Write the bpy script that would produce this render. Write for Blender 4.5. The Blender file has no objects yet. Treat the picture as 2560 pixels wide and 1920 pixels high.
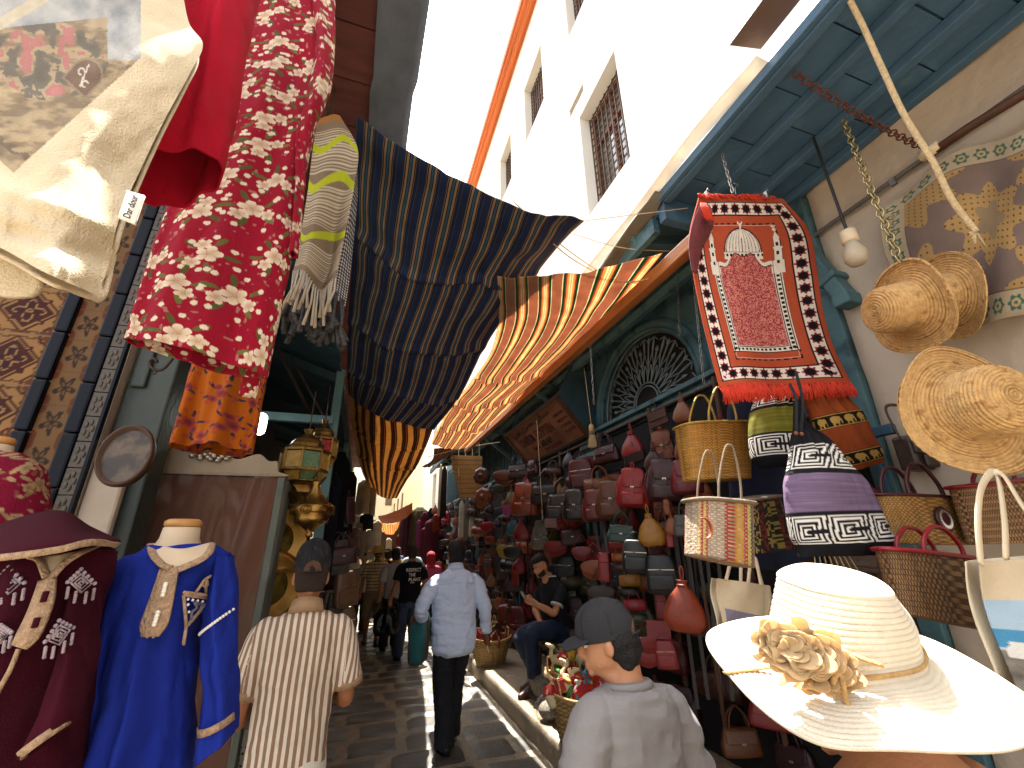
import bpy, math, random
import numpy as np
from mathutils import Vector, Matrix
R_ = math.radians
random.seed(7); RNG = np.random.default_rng(11)
SC = bpy.context.scene
COL = SC.collection
# ---------------------------------------------------------------- camera, sky, sun, exposure
FPX = 1065.0                      # focal length in pixels of the 2560 x 1920 photograph
CAMR = np.array([[.949, -.100, -.300], [-.316, -.342, -.885], [-.015, .934, -.356]])
def _orth(m):
    x = m[:, 0] / np.linalg.norm(m[:, 0]); y = m[:, 1] - x * x.dot(m[:, 1]); y /= np.linalg.norm(y)
    return np.stack([x, y, np.cross(x, y)], 1)
CAMR = _orth(CAMR)
CAMH = 1.7
cd = bpy.data.cameras.new('camera'); cam = bpy.data.objects.new('camera', cd); COL.objects.link(cam)
cd.sensor_width = 36; cd.lens = FPX / 2560 * 36; cd.clip_start = .02; cd.clip_end = 600
m = np.eye(4); m[:3, :3] = CAMR; m[2, 3] = CAMH
cam.matrix_world = Matrix(m.tolist())
SC.camera = cam
SUN = Vector((.005, .30, .95)).normalized()
w = bpy.data.worlds.new('World'); SC.world = w; w.use_nodes = True
nt = w.node_tree; bg = nt.nodes['Background']
sky = nt.nodes.new('ShaderNodeTexSky'); sky.sky_type = 'NISHITA'; sky.sun_disc = False
sky.sun_elevation = math.asin(SUN.z); sky.sun_rotation = math.atan2(SUN.x, SUN.y)
sky.dust_density = 4.0; sky.air_density = 1.0; sky.ozone_density = 1.0
hs = nt.nodes.new('ShaderNodeHueSaturation'); hs.inputs['Saturation'].default_value = .2     # hazy, nearly white summer sky
nt.links.new(sky.outputs[0], hs.inputs['Color']); nt.links.new(hs.outputs[0], bg.inputs[0]); bg.inputs[1].default_value = .15
sl = bpy.data.lights.new('sun', 'SUN'); sl.energy = 5; sl.angle = R_(.55); sl.color = (1, .95, .87)
so = bpy.data.objects.new('sun', sl); COL.objects.link(so); so.location = (0, 0, 30)
so.rotation_euler = SUN.to_track_quat('Z', 'Y').to_euler()
vs = SC.view_settings; vs.view_transform = 'Standard'; vs.look = 'None'; vs.exposure = 2.25; vs.gamma = 1
SC.cycles.max_bounces = 8; SC.cycles.diffuse_bounces = 5; SC.cycles.transparent_max_bounces = 12

# ---------------------------------------------------------------- authoring helpers: a photograph pixel and a known plane give a point
def ray(px, py):
    return CAMR @ np.array([(px - 1280) / FPX, -(py - 960) / FPX, -1.0])
def P(px, py, Y):
    v = ray(px, py); return np.array([0, 0, CAMH]) + v * (Y / v[1])
def PX(px, py, X):
    v = ray(px, py); return np.array([0, 0, CAMH]) + v * (X / v[0])
def PZ(px, py, Z):
    v = ray(px, py); return np.array([0, 0, CAMH]) + v * ((Z - CAMH) / v[2])

def C(h):
    h = h.lstrip('#'); r = [int(h[i:i + 2], 16) / 255 for i in (0, 2, 4)]
    return tuple(c / 12.92 if c <= .04045 else ((c + .055) / 1.055) ** 2.4 for c in r)
def A(*x): return np.array(x, float)
def nrm(v): v = np.asarray(v, float); return v / (np.linalg.norm(v) + 1e-12)
def mix(a, b, t):
    t = np.asarray(t)[..., None]; return np.asarray(a) * (1 - t) + np.asarray(b) * t
def sst(a, b, x): t = np.clip((x - a) / (b - a), 0, 1); return t * t * (3 - 2 * t)

def vn(p, s=1.0, seed=0):
    q = np.asarray(p, float) * s; i = np.floor(q).astype(np.int64); f = q - i; f = f * f * (3 - 2 * f)
    def h(a, b, c):
        n = (a * 374761393 + b * 668265263 + c * 1442695041 + seed * 974634777) & 0xffffffff
        n = ((n ^ (n >> 13)) * 1274126177) & 0xffffffff
        return ((n ^ (n >> 16)) & 0xffff) / 65535.0
    X, Y, Z = i[..., 0], i[..., 1], i[..., 2]; r = 0
    for a in (0, 1):
        for b in (0, 1):
            for c in (0, 1):
                wgt = (f[..., 0] if a else 1 - f[..., 0]) * (f[..., 1] if b else 1 - f[..., 1]) * (f[..., 2] if c else 1 - f[..., 2])
                r = r + wgt * h(X + a, Y + b, Z + c)
    return r
def fbm(p, s=1.0, o=3, seed=0):
    return sum(vn(p, s * 2 ** k, seed + k) / 2 ** k for k in range(o)) / (2 - 2 ** (1 - o))

def cr(c, n):
    """Catmull-Rom resample of an array along axis 0 to n samples"""
    c = np.asarray(c, float); k = len(c)
    if k == 2:
        t = np.linspace(0, 1, n).reshape((-1,) + (1,) * (c.ndim - 1)); return c[0] * (1 - t) + c[1] * t
    p = np.concatenate([[2 * c[0] - c[1]], c, [2 * c[-1] - c[-2]]])
    u = np.linspace(0, k - 1, n); i = np.minimum(u.astype(int), k - 2); t = (u - i).reshape((-1,) + (1,) * (c.ndim - 1))
    a, b, d, e = p[i], p[i + 1], p[i + 2], p[i + 3]
    return .5 * (2 * b + (d - a) * t + (2 * a - 5 * b + 4 * d - e) * t ** 2 + (3 * b - a - 3 * d + e) * t ** 3)

# ---------------------------------------------------------------- materials
MATS = {}
def _nodes(name):
    mt = bpy.data.materials.new(name); mt.use_nodes = True; n = mt.node_tree
    return mt, n, n.nodes['Principled BSDF']
def _noise(n, sc, det=4, coord='Object', stretch=None):
    tc = n.nodes.new('ShaderNodeTexCoord'); nz = n.nodes.new('ShaderNodeTexNoise')
    nz.inputs['Scale'].default_value = sc; nz.inputs['Detail'].default_value = det
    src = tc.outputs[coord]
    if stretch:
        mp = n.nodes.new('ShaderNodeMapping'); mp.inputs['Scale'].default_value = stretch
        n.links.new(src, mp.inputs[0]); src = mp.outputs[0]
    n.links.new(src, nz.inputs['Vector']); return nz
def _finish(mt, n, b, colsock, var, nscale, rough, metal, bump, bscale, stretch, bstretch, spec, trans, rvar):
    L = n.links
    if var > 0:
        nz = _noise(n, nscale, 5, stretch=stretch)
        mr = n.nodes.new('ShaderNodeMapRange'); mr.inputs[1].default_value = .25; mr.inputs[2].default_value = .75
        mr.inputs[3].default_value = 1 - var; mr.inputs[4].default_value = 1 + var * .6
        L.new(nz.outputs[0], mr.inputs[0])
        mx = n.nodes.new('ShaderNodeMix'); mx.data_type = 'RGBA'; mx.blend_type = 'MULTIPLY'; mx.inputs[0].default_value = 1
        L.new(colsock, mx.inputs[6]); L.new(mr.outputs[0], mx.inputs[7]); colsock = mx.outputs[2]
        if rvar > 0:
            m2 = n.nodes.new('ShaderNodeMapRange'); m2.inputs[1].default_value = .3; m2.inputs[2].default_value = .7
            m2.inputs[3].default_value = max(.02, rough - rvar); m2.inputs[4].default_value = min(1, rough + rvar)
            L.new(nz.outputs[0], m2.inputs[0]); L.new(m2.outputs[0], b.inputs['Roughness'])
    L.new(colsock, b.inputs['Base Color'])
    if not (var > 0 and rvar > 0): b.inputs['Roughness'].default_value = rough
    b.inputs['Metallic'].default_value = metal; b.inputs['Specular IOR Level'].default_value = spec
    if bump > 0:
        nb = _noise(n, bscale, 6, stretch=bstretch); bp = n.nodes.new('ShaderNodeBump')
        bp.inputs['Strength'].default_value = bump; bp.inputs['Distance'].default_value = .02
        L.new(nb.outputs[0], bp.inputs['Height']); L.new(bp.outputs[0], b.inputs['Normal'])
    if trans > 0:
        out = n.nodes['Material Output']; tr = n.nodes.new('ShaderNodeBsdfTranslucent'); ms = n.nodes.new('ShaderNodeMixShader')
        ms.inputs[0].default_value = trans; L.new(colsock, tr.inputs[0])
        L.new(b.outputs[0], ms.inputs[1]); L.new(tr.outputs[0], ms.inputs[2]); L.new(ms.outputs[0], out.inputs[0])
    return mt
def mat(name, col=None, rough=.7, metal=0, var=.2, nscale=6, bump=.15, bscale=40, stretch=None, bstretch=None,
        spec=.4, trans=0, rvar=.08, src='rgb', second=None):
    """src: 'rgb' one colour, 'attr' painted cloth pattern, 'obj' the object's own colour"""
    if name in MATS: return MATS[name]
    mt, n, b = _nodes(name)
    if src == 'attr':
        a = n.nodes.new('ShaderNodeAttribute'); a.attribute_name = 'Col'; sk = a.outputs[0]
    elif src == 'obj':
        a = n.nodes.new('ShaderNodeObjectInfo'); sk = a.outputs['Color']
    else:
        a = n.nodes.new('ShaderNodeRGB'); a.outputs[0].default_value = (*(C(col) if isinstance(col, str) else col), 1); sk = a.outputs[0]
    if second:
        nz = _noise(n, second[1], 6, stretch=stretch); rp = n.nodes.new('ShaderNodeMapRange')
        rp.inputs[1].default_value = second[2]; rp.inputs[2].default_value = second[2] + second[3]
        n.links.new(nz.outputs[0], rp.inputs[0])
        mx = n.nodes.new('ShaderNodeMix'); mx.data_type = 'RGBA'; n.links.new(rp.outputs[0], mx.inputs[0])
        n.links.new(sk, mx.inputs[6]); c2 = second[0]; mx.inputs[7].default_value = (*(C(c2) if isinstance(c2, str) else c2), 1); sk = mx.outputs[2]
    MATS[name] = _finish(mt, n, b, sk, var, nscale, rough, metal, bump, bscale, stretch, bstretch, spec, trans, rvar)
    return MATS[name]
def stripe_mat(name, bands, attr='pu', rough=.85, trans=0, bump=.2, bscale=220, var=.22, nscale=9):
    """bands: list of (hex, width) repeated along the float attribute (one repeat per unit)"""
    if name in MATS: return MATS[name]
    mt, n, b = _nodes(name)
    a = n.nodes.new('ShaderNodeAttribute'); a.attribute_name = attr
    fr = n.nodes.new('ShaderNodeMath'); fr.operation = 'FRACT'; n.links.new(a.outputs['Fac'], fr.inputs[0])
    rp = n.nodes.new('ShaderNodeValToRGB'); rp.color_ramp.interpolation = 'CONSTANT'
    tot = sum(x[1] for x in bands); els = rp.color_ramp.elements; pos = 0
    for i, (h, wd) in enumerate(bands):
        e = els[i] if i < 2 else els.new(pos)
        e.position = pos; e.color = (*C(h), 1); pos += wd / tot
    n.links.new(fr.outputs[0], rp.inputs[0])
    MATS[name] = _finish(mt, n, b, rp.outputs[0], var, nscale, rough, 0, bump, bscale, None, None, .2, trans, .05)
    return MATS[name]

# ---------------------------------------------------------------- objects
OFF = {}
def thing(name, label, cat, loc, group=None):
    o = bpy.data.objects.new(name, None); COL.objects.link(o); o.location = tuple(loc); o.empty_display_size = .1
    o['label'] = label; o['category'] = cat
    if group: o['group'] = group
    OFF[o] = np.array(loc, float); return o
def tag(o, label=None, cat=None, group=None, kind=None):
    if label: o['label'] = label
    if cat: o['category'] = cat
    if group: o['group'] = group
    if kind: o['kind'] = kind
    return o
def link(name, V, F, mt, parent=None, smooth=True, col=None, attrs=None, rgb=None):
    V = np.asarray(V, float)
    if parent is None:
        off = np.array([(V[:, 0].min() + V[:, 0].max()) / 2, (V[:, 1].min() + V[:, 1].max()) / 2, V[:, 2].min()])
    else: off = OFF[parent]
    me = bpy.data.meshes.new(name); Vl = V - off
    if isinstance(F, np.ndarray):
        nf, k = F.shape; me.vertices.add(len(Vl)); me.vertices.foreach_set('co', Vl.ravel().astype(np.float32))
        me.loops.add(nf * k); me.loops.foreach_set('vertex_index', F.ravel().astype(np.int32))
        me.polygons.add(nf); me.polygons.foreach_set('loop_start', np.arange(0, nf * k, k, dtype=np.int32))
        me.update(calc_edges=True)
    else: me.from_pydata(Vl.tolist(), [], F)
    me.validate(); 
    if smooth: me.polygons.foreach_set('use_smooth', [True] * len(me.polygons))
    if col is not None:
        ca = me.color_attributes.new('Col', 'FLOAT_COLOR', 'POINT'); c4 = np.ones((len(V), 4), np.float32); c4[:, :3] = np.asarray(col).reshape(-1, 3)
        ca.data.foreach_set('color', c4.ravel())
    for k, v in (attrs or {}).items():
        at = me.attributes.new(k, 'FLOAT', 'POINT'); at.data.foreach_set('value', np.asarray(v, np.float32).ravel())
    o = bpy.data.objects.new(name, me); COL.objects.link(o)
    if mt is not None: me.materials.append(mt)
    if rgb is not None: o.color = (*(C(rgb) if isinstance(rgb, str) else rgb), 1)
    if parent is None: o.location = tuple(off)
    else: o.parent = parent
    OFF[o] = off; return o
def solid(o, t, off=0):
    m = o.modifiers.new('Solidify', 'SOLIDIFY'); m.thickness = t; m.offset = off; return o
def bevel(o, wd=.006, seg=2):
    m = o.modifiers.new('Bevel', 'BEVEL'); m.width = wd; m.segments = seg; m.limit_method = 'ANGLE'; m.angle_limit = R_(40); return o
def gridF(nv, nu, closed=False):
    i = np.arange(nv - 1)[:, None]; j = np.arange(nu if closed else nu - 1)[None]; j2 = (j + 1) % nu
    return np.stack([i * nu + j, i * nu + j2, (i + 1) * nu + j2, (i + 1) * nu + j], -1).reshape(-1, 4)
def sheet(name, G, mt, parent=None, thick=.004, col=None, attrs=None, closed=False):
    G = np.asarray(G); nv, nu = G.shape[:2]
    o = link(name, G.reshape(-1, 3), gridF(nv, nu, closed), mt, parent, col=None if col is None else np.asarray(col).reshape(-1, 3), attrs=attrs)
    if thick: solid(o, thick)
    return o
def surf(ctrl, nv, nu):
    """smooth surface through a control net"""
    g = cr(np.asarray(ctrl, float), nv); return np.moveaxis(cr(np.moveaxis(g, 1, 0), nu), 0, 1)
def gnormals(G):
    du = np.gradient(G, axis=1); dv = np.gradient(G, axis=0); n = np.cross(du, dv); return n / (np.linalg.norm(n, axis=-1, keepdims=True) + 1e-9)

def frames(pts):
    pts = np.asarray(pts, float); T = np.gradient(pts, axis=0); T /= np.linalg.norm(T, axis=1, keepdims=True) + 1e-12
    a = A(0, 0, 1) if abs(T[0][2]) < .9 else A(0, 1, 0)
    n = nrm(a - T[0] * T[0].dot(a)); N = [n]
    for t in T[1:]:
        n = N[-1] - t * t.dot(N[-1]); N.append(nrm(n))
    N = np.array(N); return T, N, np.cross(T, N)
class MB:
    def __init__(s): s.v = []; s.f = []; s.n = 0
    def add(s, V, F):
        V = np.asarray(V, float).reshape(-1, 3); s.v.append(V)
        s.f += [tuple(int(i) + s.n for i in f) for f in F]; s.n += len(V); return s
    def box(s, c, d, M=None):
        c = np.asarray(c, float); h = np.asarray(d, float) / 2
        V = np.array([[x, y, z] for x in (-1, 1) for y in (-1, 1) for z in (-1, 1)]) * h
        if M is not None: V = V @ np.asarray(M).T
        return s.add(V + c, [(0, 1, 3, 2), (4, 6, 7, 5), (0, 4, 5, 1), (2, 3, 7, 6), (0, 2, 6, 4), (1, 5, 7, 3)])
    def bb(s, lo, hi):
        lo = np.asarray(lo, float); hi = np.asarray(hi, float); return s.box((lo + hi) / 2, np.abs(hi - lo))
    def bar(s, p, q, wd, ht, up=(0, 0, 1)):
        p = A(*p); q = A(*q); t = nrm(q - p); u = A(*up); u = nrm(u - t * t.dot(u)) if abs(t.dot(u)) < .999 else nrm(np.cross(t, A(1, 0, 0)))
        return s.box((p + q) / 2, (np.linalg.norm(q - p), wd, ht), np.stack([t, np.cross(u, t), u], 1))
    def rings(s, Rg, cap=True, closed=True):
        Rg = np.asarray(Rg, float); k, n = Rg.shape[:2]; F = gridF(k, n, closed).tolist(); V = Rg.reshape(-1, 3)
        if cap and closed:
            V = np.concatenate([V, Rg[0].mean(0)[None], Rg[-1].mean(0)[None]]); a = k * n
            F += [(a, (j + 1) % n, j) for j in range(n)] + [(a + 1, (k - 1) * n + j, (k - 1) * n + (j + 1) % n) for j in range(n)]
        return s.add(V, F)
    def tube(s, pts, r, n=8, sub=0, flat=1.0, cap=True, round_=False):
        pts = np.asarray(pts, float); r = np.broadcast_to(np.asarray(r, float), (len(pts),))
        if sub: r = cr(r, sub); pts = cr(pts, sub)
        T, N, B = frames(pts); th = np.linspace(0, 2 * np.pi, n, endpoint=False)
        ring = np.cos(th)[None, :, None] * N[:, None] * flat + np.sin(th)[None, :, None] * B[:, None]
        G = pts[:, None] + ring * r[:, None, None]
        if round_:
            for e, sg in ((0, -1), (-1, 1)):
                for q in ((.5, .87), (.85, .5)) if sg > 0 else ((.5, .87), (.85, .5)):
                    g = pts[e] + T[e] * sg * r[e] * q[0] + ring[e] * r[e] * q[1]
                    G = np.concatenate([g[None], G]) if sg < 0 else np.concatenate([G, g[None]])
        return s.rings(G, cap)
    def ell(s, c, rad, n=12, M=None):
        ph = np.linspace(0.08, np.pi - .08, max(6, n // 2 + 2)); th = np.linspace(0, 2 * np.pi, n, endpoint=False)
        G = np.stack([np.sin(ph)[:, None] * np.cos(th), np.sin(ph)[:, None] * np.sin(th), np.cos(ph)[:, None] + 0 * th], -1) * np.asarray(rad)
        if M is not None: G = G @ np.asarray(M).T
        return s.rings(G[::-1] + np.asarray(c))
    def lathe(s, prof, c=(0, 0, 0), n=24, M=None, lobes=0, amp=0):
        th = np.linspace(0, 2 * np.pi, n, endpoint=False); p = np.asarray(prof, float)
        k = 1 + amp * np.cos(lobes * th) if lobes else np.ones(n)
        G = np.stack([p[:, :1] * np.cos(th) * k, p[:, :1] * np.sin(th) * k, p[:, 1:2] + 0 * th], -1)
        if M is not None: G = G @ np.asarray(M).T
        return s.rings(G + np.asarray(c))
    def prism(s, out, ext):
        out = np.asarray(out, float); n = len(out); V = np.concatenate([out, out + np.asarray(ext)])
        return s.add(V, [tuple(range(n))[::-1], tuple(range(n, 2 * n))] + [(i, (i + 1) % n, n + (i + 1) % n, n + i) for i in range(n)])
    def build(s, name, mt, parent=None, smooth=False, bev=0, rgb=None):
        o = link(name, np.concatenate(s.v), s.f, mt, parent, smooth=smooth, rgb=rgb)
        if bev: bevel(o, bev)
        return o
    def blob(s, vox, sm=2):
        """one continuous surface out of overlapping closed shapes"""
        me = bpy.data.meshes.new('blob'); me.from_pydata(np.concatenate(s.v).tolist(), [], s.f)
        o = bpy.data.objects.new('blob', me); COL.objects.link(o)
        r = o.modifiers.new('r', 'REMESH'); r.mode = 'VOXEL'; r.voxel_size = vox
        if sm: q = o.modifiers.new('s', 'SMOOTH'); q.factor = .5; q.iterations = sm
        dg = bpy.context.evaluated_depsgraph_get(); m2 = bpy.data.meshes.new_from_object(o.evaluated_get(dg))
        V = np.empty(len(m2.vertices) * 3, np.float32); m2.vertices.foreach_get('co', V)
        N = np.empty(len(m2.vertices) * 3, np.float32); m2.vertices.foreach_get('normal', N)
        F = [tuple(p.vertices) for p in m2.polygons]
        bpy.data.objects.remove(o); bpy.data.meshes.remove(me); bpy.data.meshes.remove(m2)
        return V.reshape(-1, 3).astype(float), F, N.reshape(-1, 3).astype(float)
def copytree(root, loc=None, rotz=None, scale=None, label=None, rgb=None, group=None, rot=None, cat=None):
    def cp(o, par):
        c = o.copy(); COL.objects.link(c); c.parent = par; OFF[c] = OFF[o]
        if rgb is not None and o.get('dye', 0): c.color = (*(C(rgb) if isinstance(rgb, str) else rgb), 1)
        for ch in list(o.children): cp(ch, c)
        return c
    r = cp(root, None)
    if loc is not None: r.location = tuple(loc)
    if rot is not None: r.rotation_euler = rot
    elif rotz is not None: r.rotation_euler = (0, 0, rotz)
    if scale is not None: r.scale = (scale,) * 3 if np.isscalar(scale) else tuple(scale)
    if label: r['label'] = label
    if cat: r['category'] = cat
    if group: r['group'] = group
    return r
def text_mesh(s, font_h, mt, name, parent, origin, right, up, depth=.003, align='LEFT', width=None, bold=0):
    """raised lettering on a plane given by origin, right and up"""
    cu = bpy.data.curves.new('t', 'FONT'); cu.body = s; cu.size = font_h; cu.extrude = depth; cu.align_x = align; cu.offset = bold
    o = bpy.data.objects.new('t', cu); COL.objects.link(o)
    dg = bpy.context.evaluated_depsgraph_get(); me = bpy.data.meshes.new_from_object(o.evaluated_get(dg))
    V = np.empty(len(me.vertices) * 3, np.float32); me.vertices.foreach_get('co', V); V = V.reshape(-1, 3).astype(float)
    F = [tuple(p.vertices) for p in me.polygons]
    bpy.data.objects.remove(o); bpy.data.curves.remove(cu); bpy.data.meshes.remove(me)
    if width and len(V): V[:, 0] *= width / (np.ptp(V[:, 0]) + 1e-9)
    r = nrm(right); u = nrm(up); n = np.cross(r, u)
    W = A(*origin) + V[:, :1] * r + V[:, 1:2] * u + V[:, 2:3] * n
    return link(name, W, F, mt, parent, smooth=False)
# ================================================================ SETTING
XW = 2.8       # right shop wall
M_ground = mat('dusty_earth', '#6d6456', .9, var=.3, nscale=2, bump=.3)
g = link('ground', [(-150, -60, -.03), (150, -60, -.03), (150, 240, -.03), (-150, 240, -.03)], [(0, 1, 2, 3)], M_ground, smooth=False); tag(g, kind='structure')
M_grout = mat('pale_joint_mortar', '#9d927f', .85, var=.35, nscale=9, bump=.5, bscale=60)
M_stone = mat('worn_dark_paver', '#5a5650', .46, var=.4, nscale=3.5, bump=.3, bscale=30, spec=.5, rvar=.16, second=('#7d766c', 1.3, .5, .25))
def paving():
    V = []; F = []; n = 0; y = .15; r = random.Random(3)
    while y < 34:
        dpt = r.uniform(.3, .44); x = -1.2 - r.uniform(0, .3); sk = r.uniform(-.012, .012)
        k = 6 if y < 9 else 3
        while x < 1.62:
            wd = min(r.uniform(.38, .76), 1.67 - x)
            if wd > .1:
                gx = r.uniform(.008, .017); gy = r.uniform(.009, .018); h = r.uniform(.012, .024); t = np.linspace(0, 1, k + 2)
                uu, vv = np.meshgrid(t, t); cx = x + gx + uu * (wd - 2 * gx); cy = y + gy + vv * (dpt - 2 * gy)
                j = (vn(np.stack([cx, cy, 0 * cx], -1), 14, 2) - .5) * .03
                cx = cx + j * (uu > .01) * (uu < .99) + sk * (vv - .5) + (vn(np.stack([cy, cx, 0 * cx + 3], -1), 9, 5) - .5) * .022
                cy = cy + sk * uu + (vn(np.stack([cx, cy, 0 * cx + 9], -1), 9, 6) - .5) * .022
                e = np.minimum(np.minimum(uu, 1 - uu) * wd, np.minimum(vv, 1 - vv) * dpt)
                z = h * sst(-.004, .02, e + .004) + (vn(np.stack([cx, cy, 0 * cx], -1), 5, 8) - .5) * .008
                z[0, :] = z[-1, :] = -.006; z[:, 0] = z[:, -1] = -.006
                kk = k + 2; V.append(np.stack([cx, cy, z], -1).reshape(-1, 3)); F.append(gridF(kk, kk) + n); n += kk * kk
            x += wd
        y += dpt
    return np.concatenate(V), np.concatenate(F)
b = link('street_bed', [(-1.6, -2, .007), (1.69, -2, .007), (1.69, 40, .007), (-1.6, 40, .007)], [(0, 1, 2, 3)], M_grout, smooth=False); tag(b, kind='structure')
V, F = paving(); p = link('street_paving', V, F, M_stone); tag(p, kind='structure')
# raised stone pavement in front of the right-hand shops
M_kerb = mat('worn_kerb_stone', '#857763', .7, var=.35, nscale=3, bump=.5, bscale=30, second=('#b0a48e', 5, .6, .1))
ys = np.linspace(-1.5, 26, 220); prof = [(1.685, -.02), (1.682, .06), (1.68, .15), (1.69, .192), (1.715, .2), (1.95, .2), (2.4, .2), (2.85, .2)]
G = np.array([[(x + (vn(A(y, z, x), 6, 3) - .5) * .02 * (x < 1.73), y, z + (vn(A(y, x, 1), 4, 4) - .5) * .012 * (z > .1)) for x, z in prof] for y in ys])
k = sheet('raised_pavement', G, M_kerb, thick=0); tag(k, kind='structure')

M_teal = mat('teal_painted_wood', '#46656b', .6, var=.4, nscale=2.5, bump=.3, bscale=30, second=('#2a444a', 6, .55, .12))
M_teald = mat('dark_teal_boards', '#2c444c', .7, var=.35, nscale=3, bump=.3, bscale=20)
M_blue = mat('blue_painted_boards', '#44637c', .6, var=.4, nscale=1.6, bump=.25, bscale=25, second=('#5d7c8e', 4, .6, .2))
M_plaster = mat('grubby_plaster', '#b8a794', .85, var=.22, nscale=2.2, bump=.5, bscale=14, second=('#a08f7e', 1.1, .52, .25))
M_white = mat('white_limewash', '#e6e0d4', .85, var=.06, nscale=1.5, bump=.15, bscale=10)
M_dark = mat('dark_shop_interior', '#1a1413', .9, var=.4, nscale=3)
M_wood = mat('orange_brown_timber', '#a4632f', .6, var=.4, nscale=3, bump=.3, bscale=12, stretch=(6, .7, 6), bstretch=(8, .6, 8))
M_dwood = mat('dark_brown_wood', '#4c2f1e', .6, var=.4, nscale=4, bump=.25, bscale=14)
M_iron = mat('rusty_iron', '#3f322b', .6, .5, var=.4, nscale=20, bump=.3)
M_steel = mat('steel_wire', '#8b867e', .35, .9, var=.2, nscale=30)
M_rope = mat('jute_rope', '#cdb48b', .9, var=.3, nscale=60, bump=.6, bscale=180)
M_glass = mat('dark_window_glass', '#5a524a', .1, var=.3, nscale=2, bump=0, spec=.8)
M_brass = mat('embossed_brass', '#94703a', .36, 1, var=.4, nscale=14, bump=.05, bscale=60, rvar=.1)

# ---------------------------------------------------------------- tall white house behind the right-hand shops
def wall_holes(mb, X, y0, y1, z0, z1, holes, depth=.3, th=.3):
    Y = sorted({y0, y1, *[h[0] for h in holes], *[h[1] for h in holes]}); Z = sorted({z0, z1, *[h[2] for h in holes], *[h[3] for h in holes]})
    for a, b_ in zip(Y, Y[1:]):
        for c, d in zip(Z, Z[1:]):
            if any(h[0] <= a and b_ <= h[1] and h[2] <= c and d <= h[3] for h in holes): continue
            mb.add([(X, a, c), (X, b_, c), (X, b_, d), (X, a, d)], [(0, 1, 2, 3)])
    for h in holes:
        a, b_, c, d = h; q = X + depth
        mb.add([(X, a, c), (X, b_, c), (X, b_, d), (X, a, d), (q, a, c), (q, b_, c), (q, b_, d), (q, a, d)], [(0, 1, 5, 4), (1, 2, 6, 5), (2, 3, 7, 6), (3, 0, 4, 7)])
WX = 2.95
WINS = [(3.55, 4.72, 6.62, 8.82), (6.12, 7.3, 11.2, 13.1), (8.45, 9.5, 11.2, 12.95), (3.9, 4.82, 11.2, 13.1), (16.5, 17.7, 6.6, 8.6), (20, 21.2, 6.6, 8.6), (19.5, 20.5, 3.3, 4.9)]
VENT = (4.5, 5.05, 9.22, 9.42)
house = thing('white_house', 'tall whitewashed house with grilled windows above the right-hand awnings', 'house', (WX, 8, 4.2))
mb = MB(); wall_holes(mb, WX, -4, 24, 3.2, 15, WINS + [VENT], .34)
mb.bb((WX + .35, -4, 3.2), (8, 24, 15)); mb.bb((WX, -4.2, 3.2), (8, -4.003, 15)); mb.bb((WX, 24.003, 0.2), (8, 24.2, 15)); mb.build('wall', M_white, house)
mb = MB(); mb.bb((2.66, -4.2, 15.01), (8, 24.4, 15.3)); mb.bb((2.6, -4.2, 15.12), (2.658, 24.4, 15.42)); mb.bb((2.74, -4.2, 14.95), (2.86, 24.2, 15.007)); 
mb.build('eave', mat('orange_eave_timber', '#c86a35', .7, var=.25, nscale=2, stretch=(4, .3, 4)), house)  # eave timber in its own orange base colour
M_frame = mat('brown_window_timber', '#7d4a30', .6, var=.3)
M_grille = mat('window_grille_iron', '#5a483c', .6, .3)
for (a, b_, c, d) in WINS:
    mb = MB(); X = WX + .28; t = .07
    for yy in (a + t / 2, b_ - t / 2, (a + b_) / 2): mb.box((X, yy, (c + d) / 2), (.06, t, d - c))
    for zz in (c + t / 2, d - t / 2, c + (d - c) * .68): mb.box((X - .004, (a + b_) / 2, zz), (.05, b_ - a, t))
    wn = mb.build('window', M_frame, house)
    MB().bb((WX + .30, a, c), (WX + .32, b_, d)).build('pane', M_glass, wn)
    mb = MB(); ny = 9; nz = 14
    for i in range(ny + 1): y_ = a + .01 + (b_ - a - .02) * i / ny; mb.box((WX + .2, y_, (c + d) / 2), (.018, .018, d - c))
    for i in range(nz + 1): z_ = c + .01 + (d - c - .02) * i / nz; mb.box((WX + .215, (a + b_) / 2, z_), (.014, b_ - a, .014))
    mb.build('grille', M_grille, wn)
mb = MB(); a, b_, c, d = VENT
for i in range(12): mb.box((WX + .05, a + (b_ - a) * (i + .5) / 12, (c + d) / 2), (.06, .012, d - c))
mb.build('louvre_vent', mat('pale_vent_metal', '#b9a78f', .6), house)

# ---------------------------------------------------------------- right: plaster wall, blue wooden canopy, teal shop front
pw = thing('plaster_wall', 'grubby cream plaster wall behind the straw hats on the right', 'wall', (XW, 0, .2))
nv, nu = 60, 60; yy = np.linspace(-2.5, 1.66, nu); zz = np.linspace(.2, 4.2, nv); Yg, Zg = np.meshgrid(yy, zz)
Xg = XW + (fbm(np.stack([Yg, Zg, 0 * Yg], -1), 2.2, 4, 5) - .5) * .06; Xg[:, -1] = XW + .15
o = sheet('wall_face', np.stack([Xg, Yg, Zg], -1), M_plaster, pw, thick=0)
MB().bb((XW + .06, -2.5, .2), (XW + .25, 1.64, 4.2)).build('wall_core', M_plaster, pw)
MB().tube([(XW - .03, -2.4, 3.72), (XW - .03, 0, 3.7), (XW - .03, 1.64, 3.68)], .014, 8).build('conduit', mat('grey_conduit', '#5b5450', .6), pw)
cp = thing('wooden_canopy', 'blue boarded canopy with long beams over the hat stall', 'canopy', (2.3, 0, 4.05))
mb = MB(); n = 0
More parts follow.
